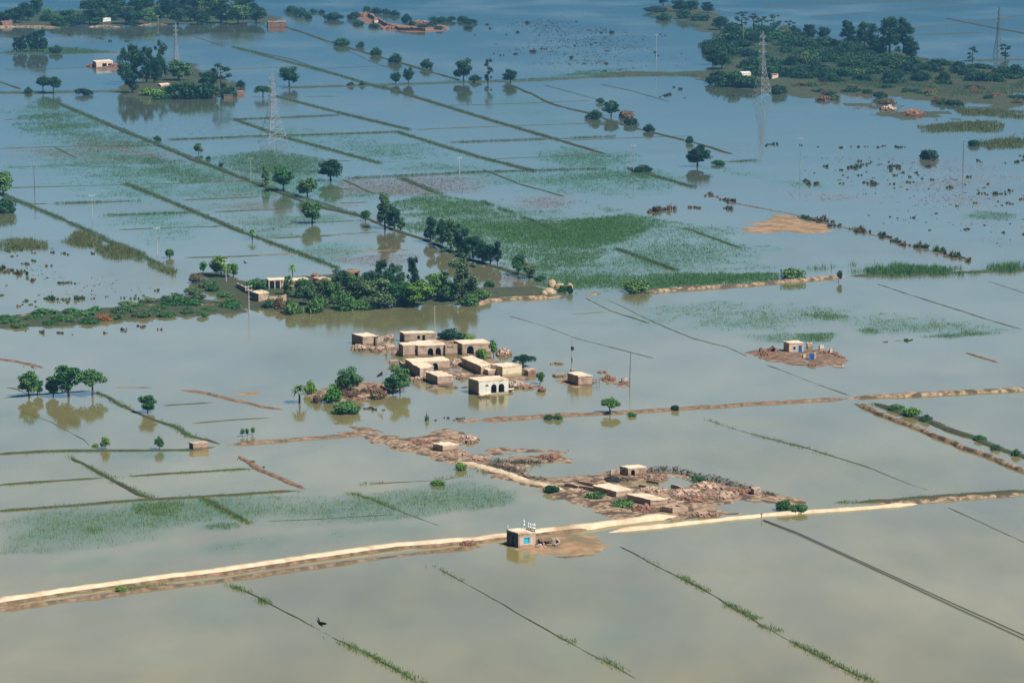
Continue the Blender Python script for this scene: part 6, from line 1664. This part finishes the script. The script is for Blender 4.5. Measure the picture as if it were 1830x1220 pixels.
# thorn fences and heaps of brush
def brush(pts_px, width, h, label, seed, name='thorn_fence', n_per_m=26):
    r_ = np.random.default_rng(seed)
    pts = resample([G(*p) for p in pts_px], 0.5); o0 = pts[0].copy()
    A = np.array([[p.x - o0.x, p.y - o0.y] for p in pts]); k = int(len(A) * 0.5 * n_per_m)
    i = r_.integers(0, len(A), k)
    P = np.stack([A[i, 0] + r_.normal(size=k) * width * 0.3, A[i, 1] + r_.normal(size=k) * width * 0.3, r_.random(k) * h * 0.7], 1)
    a = r_.random(k) * 6.283; L = 0.5 + 0.6 * r_.random(k)
    dv = np.stack([np.cos(a) * L, np.sin(a) * L, 0.15 + 0.6 * r_.random(k)], 1) * 0.5
    sv = np.stack([-np.sin(a), np.cos(a), r_.normal(size=k)], 1) * 0.07
    v = np.stack([P - dv, P - sv, P + dv, P + sv], 1).reshape(-1, 3)
    o = link(name, np_mesh(name, v, np.arange(4 * k).reshape(k, 4), M['shrub_dark'])); o.location = o0
    return say(o, label, 'fence' if 'fence' in name else 'brush heap')
brush([z5(645, 160), z5(740, 150), z5(830, 155), z5(900, 170), z5(950, 190), z5(1100, 215), z5(1200, 245), z5(1320, 282)], 2.0, 1.2, 'long dark thorn fence curving along the hamlet water side', 1)
brush([z5(1400, 300), z5(1480, 320)], 1.6, 0.9, 'short dark thorn fence right of the pillar-like shed', 2)
brush([z4(1205, 460), z4(1300, 495), z4(1400, 530), z4(1480, 548)], 3.0, 1.3, 'dark heap of brush beside the hamlet dirt track', 3, 'brush_heap', 44)
brush([z4(1250, 430), z4(1400, 450), z4(1640, 445)], 2.0, 0.9, 'purple-dark brush line on the orange ridge by the pond', 4, 'brush_heap', 34)
brush([z4(1480, 575), z4(1580, 590), z4(1700, 605)], 1.8, 0.8, 'low dark brush at the lower side of the dirt track', 5, 'brush_heap', 34)
brush([z5(395, 215), z5(530, 212)], 1.6, 0.8, 'dark brush lying before the hamlet square house', 6, 'brush_heap', 34)
# ---- brick hut, lower left
z4b = Z((0, 400), 1 / 3)
house('brick_hut', z4b(1014, 1170), z4b(1036, 1178), z4b(1118, 1172), 12, 'small pink brick hut alone in the flooded fields, lower left', 'mudbrick', roofmat='mudbrick', left=[(0.2, 0.8, 0, 0.8, 'hole')])

# ---- little mosque by the road
z6 = Z((860, 900), 250 / 1830)
rt, a, b_, c, d, h = house('mosque', z6(335, 338), z6(485, 386), z6(714, 366), 27.5, 'small mosque with white pinnacles and a cyan window by the road', 'greybrick', 'mosque', front=[(0.33, 0.64, 0.30, 0.68, 'window:cyan')], left=[(0.28, 0.72, 0, 0.66, 'hole')], over=0.02)
nl = Vector((b_.y - a.y, a.x - b_.x, 0)).normalized()
if nl.x > 0: nl = -nl
ub = (a - b_).normalized(); Lf = (a - b_).length
pb = MB()
e = nl * 0.05
for u0, u1, z0_, z1_ in [(0.0, 0.27, 0, 0.93), (0.73, 1.0, 0, 0.93), (0.27, 0.73, 0.67, 0.93)]:
    p, q = b_ + ub * Lf * u0, b_ + ub * Lf * u1
    pb.hexa([Vector((v.x, v.y, z0_ * h)) for v in (p + e * 0.1, q + e * 0.1, q + e, p + e)], [Vector((v.x, v.y, z1_ * h)) for v in (p + e * 0.1, q + e * 0.1, q + e, p + e)])
pb.build('dark_left_front', M['slate'], rt)  # dark blue-grey panels over the left wall, around its opening
uf = (c - b_).normalized(); Lc = (c - b_).length; nf = Vector((uf.y, -uf.x, 0))
pb = MB()
for u0, u1, z0_, z1_ in [(0.06, 0.30, 0.02, 0.70), (0.67, 0.94, 0.02, 0.70), (0.30, 0.67, 0.02, 0.28), (0.30, 0.67, 0.70, 0.74)]:
    p, q = b_ + uf * Lc * u0, b_ + uf * Lc * u1
    pb.hexa([Vector((v.x, v.y, z0_ * h)) for v in (p + nf * 0.003, q + nf * 0.003, q + nf * 0.05, p + nf * 0.05)], [Vector((v.x, v.y, z1_ * h)) for v in (p + nf * 0.003, q + nf * 0.003, q + nf * 0.05, p + nf * 0.05)])
pb.build('plaster_panel', M['pinkwash'], rt)
def pinnacle(p, hh):
    b = MB(); s = hh / 1.6
    b.lathe((p.x, p.y, h - 0.05), [(0.11 * s, 0), (0.11 * s, 0.55 * s), (0.17 * s, 0.58 * s), (0.17 * s, 0.66 * s), (0.10 * s, 0.70 * s), (0.09 * s, 1.0 * s), (0.14 * s, 1.03 * s), (0.15 * s, 1.16 * s), (0.10 * s, 1.34 * s), (0.03 * s, 1.46 * s), (0.012 * s, 1.62 * s)], 8)
    o = b.build('pinnacle', M['white'], rt, True)
    bb = MB(); bb.lathe((p.x, p.y, h + 0.5 * s), [(0.135 * s, 0), (0.135 * s, 0.06)], 8); bb.build('blue_band', M['paleblue'], o)
pinnacle(d.lerp(c, 0.02) - uf * 0.1, 1.75)
for k in (0.36, 0.55, 0.74): pinnacle(d.lerp(c, k), 1.45)
pinnacle(c - uf * 0.15 + ub * 0.15, 1.7)
pinnacle(a - ub * 0.12 + uf * 0.1, 1.0)
for k in (0.3, 0.6): pinnacle(b_.lerp(a, k) + uf * 0.1, 0.45)
b = MB(); b.box((0, 0, 0.9), (0.55, 0.35, 0.75), Matrix.Rotation(0.4, 3, 'Z')); b.box((0.05, 0, 0.35), (0.35, 0.3, 0.6)); b.tube([(-0.25, 0, 0.5), (-0.3, 0, 0.0)], 0.05, 5); b.tube([(0.3, 0, 0.5), (0.35, 0, 0.0)], 0.05, 5)
o = b.build('white_sack', M['white']); o.location = G(*z6(395, 520)); o.location.z = 0.2; say(o, 'white sack standing in the dark side opening of the mosque', 'sack')
rt = empty('collapsed_annexe', G(*z6(850, 560))); say(rt, 'collapsed brick annexe with a dark hole right of the mosque', 'ruin')
rs = random.Random(3)
b = MB()
for (p, q, hh) in [((-1.9, 0.9), (1.7, 1.9), 1.3), ((1.7, 1.9), (2.2, 0.5), 1.0)]:
    p, q = Vector((*p, 0)), Vector((*q, 0)); n_ = Vector((q.y - p.y, p.x - q.x, 0)).normalized()
    wall_run(b, p, q, n_, hh, 0.3, [], top=lambda u: hh * (0.65 + 0.5 * rs.random()))
b.build('wall', M['greybrick'], rt)
b = MB(); b.box((-0.1, 0.9, 1.05), (2.3, 1.1, 0.14), Matrix.Rotation(0.25, 3, 'Z') @ Matrix.Rotation(0.35, 3, 'X')); b.build('fallen_roof', M['wood'], rt)
b = MB(); b.box((-1.6, 0.1, 0.7), (0.22, 0.14, 1.4)); b.build('door', M['redbrick'], rt)
b = MB()
for k in range(26):
    b.box((rs.uniform(-1.8, 2.2), rs.uniform(-0.5, 0.7), rs.uniform(0.1, 0.45)), (0.5 * rs.uniform(.5, 1.3), 0.3, 0.22), Matrix.Rotation(rs.random() * 3, 3, 'Z') @ Matrix.Rotation(rs.gauss(0, .4), 3, 'X'))
b.build('broken_bricks', M['greybrick'], rt)['kind'] = 'stuff'
for k in range(4):
    b = MB(); x = rs.uniform(-0.8, 2.1); b.tube([(x, -0.2, 0.1), (x + rs.uniform(-.6, .6), 0.6, 1.5)], 0.05, 5); b.build('beam', M['concrete'], rt)
rubble(*z6(760, 580), 22, 1.6, 0.4, 26, 'pale stones at the foot of the mosque annexe', 'pinkwash', 91, size=0.26)
rubble(838, 972, 30, 2.2, 0.5, 40, 'broken orange road edge left of the mosque', 'redbrick', 92, size=0.26)

# ---- upper village
z8 = Z((380, 430), 520 / 1830)
ruin_wall('boundary_wall', [z8(150, 300), z8(205, 332), z8(262, 372)], 12, 'dark boundary wall along the left of the upper village', 'greybrick', jag=0.2)
house('mud_house', z8(246, 320), z8(288, 334), z8(352, 324), 17, 'mud house at the front left of the upper village', 'mudbrick')
ruin_wall('broken_wall', [z8(352, 400), z8(465, 392)], 17, 'pinkish broken wall right of the upper village front house', 'mudbrick', jag=0.3)
rt = empty('veranda', G(*z8(400, 315))); say(rt, 'open veranda with pale posts in the upper village', 'veranda')
s_ = S(520); q0, q1 = G(*z8(352, 312)) - rt.location, G(*z8(462, 308)) - rt.location
b = MB(); u_ = (q1 - q0).normalized(); n_ = Vector((-u_.y, u_.x, 0)); hh = 17 / s_
b.hexa([Vector((v.x, v.y, hh)) for v in (q0, q1, q1 + n_ * 4, q0 + n_ * 4)], [Vector((v.x, v.y, hh + 0.22)) for v in (q0, q1, q1 + n_ * 4, q0 + n_ * 4)]); b.build('roof', M['mudroof'], rt)
for k in (0.03, 0.36, 0.68, 0.97):
    p = q0.lerp(q1, k); b = MB(); b.box((p.x, p.y + 0.15, hh / 2 - 0.15), (0.22, 0.22, hh + 0.29)); b.build('post', M['plaster'], rt)
b = MB(); m_ = (q0 + q1) / 2 + n_ * 3.7; b.box((m_.x, m_.y, hh / 2 - 0.2), ((q1 - q0).length * 0.96, 0.3, hh + 0.39), Matrix.Rotation(math.atan2(u_.y, u_.x), 3, 'Z')); b.build('wall', M['mudbrick'], rt)
house('mud_house', z8(455, 240), z8(480, 252), z8(605, 243), 14, 'long roofed mud house behind the upper village palm')
house('mud_house', z8(630, 234), z8(688, 250), z8(752, 240), 12, 'reddish mud house between the upper village trees', 'redbrick', roofmat='mudbrick', front=[(0.3, 0.6, 0.2, 0.7, 'hole')])
house('brick_house', z8(818, 186), z8(850, 196), z8(926, 188), 11, 'red roofed little house at the back of the upper village', 'redbrick', front=[(0.55, 0.85, 0, 0.7, 'hole')], roofmat='pale')
rubble(*z8(640, 236), 12, 3, 1.2, 30, 'red rubble left of the reddish upper village house', 'redbrick', 93, size=0.3)
rubble(*z8(440, 420), 26, 4, 1.0, 60, 'pink rubble slope before the upper village broken wall', 'mudbrick', 94, size=0.3)
# straw heaps right of the grove
def straw(px, py, wpx, hpx, label):
    s = S(py); r = 0.42 * wpx / s; hh = 0.85 * hpx / s; rs = random.Random(int(px)); e = empty('straw_heap', G(px, py), rs.random() * 6)
    say(e, label, 'straw heap', 'straw heaps by the village bund')
    b = MB(); n = 14; prof = [(1.0, 0.0), (1.02, 0.35), (0.95, 0.55), (0.75, 0.78), (0.45, 0.93), (0.15, 1.0)]
    for k, (q, z) in enumerate(prof):
        for i in range(n):
            j = 1 + rs.gauss(0, 0.14)
            b.v.append((r * q * j * math.cos(6.283 * i / n), r * q * j * math.sin(6.283 * i / n), z * hh - 0.1 + rs.gauss(0, 0.16)))
    for k in range(len(prof) - 1):
        for i in range(n):
            j = (i + 1) % n; b.f.append((k * n + i, k * n + j, (k + 1) * n + j, (k + 1) * n + i))
    b.f.append(tuple((len(prof) - 1) * n + i for i in range(n)))
    b.build('straw', M['straw'], e, True)
straw(986, 512, 16, 15, 'tallest rounded straw heap behind the others')
straw(1000, 513, 20, 9, 'long flat straw heap in the middle of the group')
straw(1018, 515, 14, 11, 'right straw heap above the dark shrub')
straw(981, 524, 24, 11, 'front left straw heap by the water')
straw(972, 526, 14, 8, 'smallest straw heap at the front left end')

# ---- far buildings
z1 = Z((0, 0), 1 / 3)
rt, a, b_, c, d, h = house('brick_barn', z1(1430, 113), z1(1437, 121), z1(1536, 120), 9, 'red brick barn with a pale roof standing in the far water', 'redbrick', 'barn', roofmat='pale')
house('mud_house', z1(497, 325), z1(516, 334), z1(606, 328), 10, 'pale mud house at the islet left, roof partly fallen', 'pinkwash', front=[(0.35, 0.62, 0, 0.7, 'hole'), (0.7, 0.95, 0, 0.6, 'hole')])
rubble(206, 122, 26, 6, 1.6, 90, 'reddish rubble right of the pale islet house', 'redbrick', 95, size=0.5)
rubble(163, 119, 14, 4, 1.2, 30, 'mud heap left of the pale islet house', 'redbrick', 96, size=0.5)
house('mud_house', z1(850, 450), z1(862, 456), z1(912, 451), 6, 'pale roof showing between the islet trees', 'mudbrick')
house('mud_house', z1(1188, 505), z1(1200, 510), z1(1260, 508), 6, 'low dark hut at the water under the ragged islet tree', 'wood', roofmat='darksteel')
house('brick_hut', z1(1262, 490), z1(1268, 496), z1(1310, 490), 6, 'pink hut at the right tip of the islet', 'redbrick', roofmat='pale')
rt = empty('water_tower_kiosk', G(354, 44)); say(rt, 'tiny white-roofed kiosk on a post before the far wood', 'kiosk')
b = MB(); b.lathe((0, 0, 0), [(0.5, -0.3), (0.45, 3.8)], 8); b.build('post', M['redbrick'], rt)
b = MB(); b.box((0, 0, 4.3), (3.6, 2.4, 1.1)); b.build('cabin', M['redbrick'], rt)
b = MB(); b.box((0, 0, 5.0), (4.2, 3.0, 0.3)); b.build('roof', M['white'], rt)
house('mud_house', (0, 38.5), (4, 40), (22, 38), 8, 'red roofed house at the far left picture edge', 'redbrick', roofmat='redbrick')
house('mud_house', (181, 33), (184, 34.5), (198, 33), 7, 'pale house deep in the far top-left wood', 'plaster', roofmat='plaster')
ruin_wall('collapsed_brick_wall', [(652, 27), (668, 36), (690, 48), (715, 55), (760, 57)], 8, 'curving red brick wall of the far collapsed compound', 'redbrick', jag=0.4, thick=0.8)
rt = house('brick_house', (667, 33), (669, 36), (676, 35.5), 6, 'pinkish little house on the far collapsed compound', 'pinkwash', roofmat='redbrick')
rubble(655, 30, 26, 14, 1.6, 60, 'red brick rubble at the left of the far compound', 'redbrick', 97, size=0.8)
rubble(705, 52, 44, 10, 1.6, 70, 'red brick rubble along the far curving wall', 'redbrick', 98, size=0.8)
rubble(752, 42, 34, 8, 1.3, 50, 'red brick rubble at the right of the far compound', 'redbrick', 99, size=0.8)
house('mud_house', (1323, 128.5), (1326, 131), (1342, 130), 7, 'white roofed house left of the island pylon', 'plaster', roofmat='plaster')
house('mud_house', (1377, 131), (1380, 135), (1391, 132), 9, 'pink house just right of the island pylon', 'pinkwash', roofmat='pale')
house('mud_house', (1391, 125.5), (1394, 128.5), (1415, 127), 10, 'pale roofed house in the island trees, farthest right', 'pinkwash', roofmat='plaster', front=[(0.1, 0.4, 0, 0.7, 'hole')])
rubble(1632, 205, 34, 16, 1.6, 70, 'reddish ruin on the far right mud shore', 'redbrick', 100, size=0.8)
rubble(1588, 196, 24, 12, 1.0, 40, 'tan heap left of the reddish ruin on the shore', 'mudbrick', 101, size=0.8)
# ------------------------------------------------------------------ poles, pylons, flag, cables, birds
def pole(px, py, top, label, mat='concrete', arms=1, lean=0.0, r=0.15, group=None):
    h = (py - top) / S(py)
    e = empty('utility_pole', G(px, py)); e.rotation_euler = (0, lean, 0.5); say(e, label, 'pole', group)
    b = MB(); b.tube([(0, 0, -0.6), (0, 0, h * 0.5), (0, 0, h)], [r * 1.2, r, r * 0.7], 8); b.build('shaft', M[mat], e)
    for k in range(arms):
        z = h - 0.25 - 0.9 * k; b = MB(); b.box((0, 0, z), (2.0, 0.13, 0.14)); c = b.build('crossarm', M[mat], e)
        for x in (-0.9, 0.0, 0.9):
            b = MB(); b.lathe((x, 0, z + 0.07), [(0.05, 0), (0.09, 0.08), (0.06, 0.16), (0.08, 0.22), (0.02, 0.28)], 6); b.build('insulator', M['white'], c)
    return e, h
gP = 'utility poles standing in the flood'
pole(445, 559, 510, 'white pole with a crossarm before the upper village front house', 'polewhite', 2, group=gP, r=0.12)
pole(404, 506, 462, 'pale pole in front of the broad bright tree', 'polewhite', 2, group=gP, r=0.12)
pole(777, 592, 545, 'white pole behind the mud village roofs', 'polewhite', 0, group=gP, r=0.10)
pole(1125, 690, 628, 'thin dark pole leaning in open water right of the lone house', 'darksteel', 0, 0.03, 0.09, gP)
pole(62, 345, 298, 'thin pole at the left edge of the upper fields', 'darksteel', 1, group=gP, r=0.12)
pole(165, 391, 348, 'white pole in the upper left fields', 'polewhite', 1, group=gP, r=0.10)
pole(281, 456, 406, 'white pole beside the little corner tree', 'polewhite', 1, group=gP, r=0.10)
pole(448, 326, 282, 'grey pole left of the slim cypress-like tree', 'concrete', 1, group=gP, r=0.13)
pole(821, 316, 281, 'white pole in the field above the great green field', 'polewhite', 1, group=gP, r=0.11)
pole(1132, 308, 259, 'thin pole just left of the oval dark bush', 'concrete', 1, group=gP, r=0.12)
pole(1430, 302, 247, 'grey pole at the left of the brown shrub field', 'concrete', 1, group=gP, r=0.12)
pole(1721, 300, 250, 'dark pole in the brown shrub field on the right', 'darksteel', 1, group=gP, r=0.12)
pole(283, 44, 28, 'small pole before the far top-left wood', 'concrete', 1, group=gP)
pole(1173, 110, 62, 'pinkish pole in the far open water', 'polewhite', 1, group=gP, r=0.13)
pole(1328, 78, 42, 'pole behind the plume-topped island trees', 'concrete', 1, group=gP, r=0.13)
e, h = pole(1022, 664, 604, 'slender pole with a black box behind the lone square house', 'concrete', 0, group=gP, r=0.09)
b = MB(); b.box((0.1, 0, h * 0.7), (0.55, 0.5, 0.75)); b.box((0.1, 0, h * 0.7 + 0.42), (0.3, 0.3, 0.12)); bx = b.build('transformer_box', M['black'], e)
b = MB(); b.box((0, 0, h * 0.35), (0.24, 0.24, 1.2)); b.build('sleeve', M['wood'], e)
b = MB(); b.box((0, 0, 0.2), (0.55, 0.55, 1.0)); b.build('plinth', M['greybrick'], e)
# flag
e = empty('flag', G(683, 706)); say(e, 'black flag on a thin stick above the reddish brick heap', 'flag')
s_ = S(706); fh = 44 / s_
b = MB(); b.tube([(0, 0, -0.3), (0.1, 0, fh)], 0.035, 5); b.build('stick', M['wood'], e)
vs, fs = [], []
for i in range(7):
    for j in range(4):
        vs.append((0.1 - 0.2 * i - 0.03 * j, 0.12 * math.sin(i * 1.1 + j * 0.4), fh - 0.05 - 0.16 * i - 0.33 * j * (1 - 0.1 * i)))
for i in range(6):
    for j in range(3): fs.append((i * 4 + j, i * 4 + j + 1, i * 4 + j + 5, i * 4 + j + 4))
fl = link('cloth', np_mesh('cloth', vs, fs, M['cloth'], True), e); md = fl.modifiers.new('thickness', 'SOLIDIFY'); md.thickness = 0.02
# small post on the road where the cables start
b = MB(); b.box((0, 0, 0.45), (0.16, 0.16, 0.9)); b.box((0, 0, 0.93), (0.24, 0.24, 0.08)); b.tube([(-0.3, 0, 0.7), (0.3, 0, 0.7)], 0.05, 5)
o = b.build('cable_post', M['redbrick']); o.location = G(1361, 927); o.location.z = 0.2; say(o, 'short reddish post on the road edge where two black cables end', 'post')
for off, lb in ((0, 'upper of two parallel black cables crossing the water at lower right'), (1, 'lower of two parallel black cables crossing the water at lower right')):
    A_ = [(1365, 928.5), (1425, 951), (1498, 984), (1560, 1012), (1615, 1037), (1700, 1076), (1770, 1107), (1850, 1143)]
    B_ = [(1363, 929.0), (1425, 953.2), (1498, 987), (1560, 1015.6), (1615, 1041), (1700, 1081), (1770, 1113), (1850, 1150)]
    pts = [G(*p, 0.12) for p in (B_ if off else A_)]
    b = MB(); b.tube([p - pts[0] for p in resample(pts, 4)], 0.06, 6); o = b.build('cable', M['black'], None, True); o.location = pts[0]
    say(o, lb, 'cable', 'pair of black cables')

# lattice pylons
def pylon(px, py, top, base_px, label, rbar=0.11, mat='steel', arm=0.30):
    s = S(py); h = (py - top) / s; w0 = base_px / s / 2
    e = empty('lattice_pylon', G(px, py), 0.6); say(e, label, 'pylon', 'steel pylons of the power line')
    def hw(z):
        t = z / h
        return w0 * (1 - t / 0.42 * 0.66) if t < 0.42 else w0 * (0.34 - (t - 0.42) / 0.58 * 0.29)
    zs = [0, 0.10, 0.20, 0.29, 0.37, 0.44, 0.50, 0.55, 0.61, 0.67, 0.73, 0.79, 0.85, 0.91, 1.0]
    cor = [(-1, -1), (1, -1), (1, 1), (-1, 1)]
    P = lambda c, z: Vector((c[0] * hw(z), c[1] * hw(z), z))
    for c in cor:
        b = MB(); b.tube([P(c, z * h) if z else P(c, 0) - Vector((0, 0, 0.8)) for z in zs], [rbar * 1.5] * 8 + [rbar * 1.15] * 7, 5); b.build('leg', M[mat], e)
    b = MB()
    for k in range(len(zs) - 2):
        a, c2 = zs[k] * h, zs[k + 1] * h
        for i in range(4):
            u, v = cor[i], cor[(i + 1) % 4]
            b.tube([P(u, a), P(v, c2)], rbar * 0.8, 4); b.tube([P(v, a), P(u, c2)], rbar * 0.8, 4)
            if k: b.tube([P(u, a), P(v, a)], rbar * 0.8, 4)
    b.build('bracing', M[mat], e)
    for z in (0.68, 0.79, 0.90):
        b = MB(); L = arm * h * (0.5 if z < 0.85 else 0.4)
        w = hw(z * h)
        for sgn in (-1, 1):
            for y in (-1, 1):
                b.tube([(sgn * w, y * w, z * h), (sgn * L, 0, z * h + 0.25)], rbar * 0.9, 4)
                b.tube([(sgn * w, y * w, z * h + 0.05 * h), (sgn * L, 0, z * h + 0.28)], rbar * 0.8, 4)
        b.tube([(-w - 0.1, 0, z * h), (w + 0.1, 0, z * h)], rbar, 4)
        for sgn in (-1, 1):
            for y in (-1, 1): b.tube([(sgn * w, y * w, z * h), (0, 0, z * h)], rbar * 0.8, 4)
        arm_o = b.build('crossarm', M[mat], e)
        for sgn in (-1, 1):
            b = MB(); b.tube([(sgn * L, 0, z * h + 0.25), (sgn * L, 0, z * h - 1.0)], 0.1, 5); b.build('insulator', M['darksteel'], arm_o)
    return e
pylon(488, 254, 130, 40, 'nearest steel lattice pylon, standing in the upper left fields', 0.062, arm=0.13)
pylon(1362, 174, 56, 26, 'tall lattice pylon in front of the wooded island', 0.065, arm=0.16)
pylon(315, 110, 42, 9, 'slim pylon behind the wooded islet', 0.08, arm=0.14)
pylon(1783, 100, 12, 12, 'farthest slim pylon near the top right corner', 0.10, 'darksteel', arm=0.12)

# crows in the air between the camera and the fields
def crow(px, py, dist, span, label, bank):
    d = G(px, py) - Vector((0, 0, CAM_H)); p = Vector((0, 0, CAM_H)) + d.normalized() * dist
    e = empty('crow', p, 0.7); e.rotation_euler = (0.2, bank, 0.7); say(e, label, 'bird', 'crows in flight')
    b = MB()
    prof = [(-0.42, 0.01, 0), (-0.26, 0.05, 0), (-0.12, 0.10, 0), (0.06, 0.115, 0), (0.20, 0.085, 0.02), (0.29, 0.07, 0.04), (0.36, 0.045, 0.04), (0.46, 0.008, 0.03)]
    b.tube([(x * span, 0, z * span) for x, r, z in prof], [r * span for x, r, z in prof], 10)
    b.poly([(-0.26 * span, -0.05 * span, 0), (-0.26 * span, 0.05 * span, 0), (-0.52 * span, 0.11 * span, 0), (-0.52 * span, -0.11 * span, 0)])
    b.build('body', M['feather'], e, True)
    for sg in (-1, 1):
        w = MB(); pts = [(0.16, 0.06), (0.20, 0.30), (0.10, 0.62), (-0.06, 0.80), (-0.12, 0.60), (-0.16, 0.30), (-0.14, 0.06)]
        zf = lambda y: 0.10 * math.sin(y * 2.4) + 0.28 * y
        lo = [Vector((x * span, sg * y * span, zf(y) * span - 0.006)) for x, y in pts]; hi = [v + Vector((0, 0, 0.014)) for v in lo]
        w.hexa(lo, hi); w.build('wing', M['feather'], e)
crow(571, 1113, 150, 0.66, 'black crow gliding low over the near water, lower left', 0.9)
crow(438, 470, 330, 0.55, 'small black crow flying left of the upper village palm', 0.2)
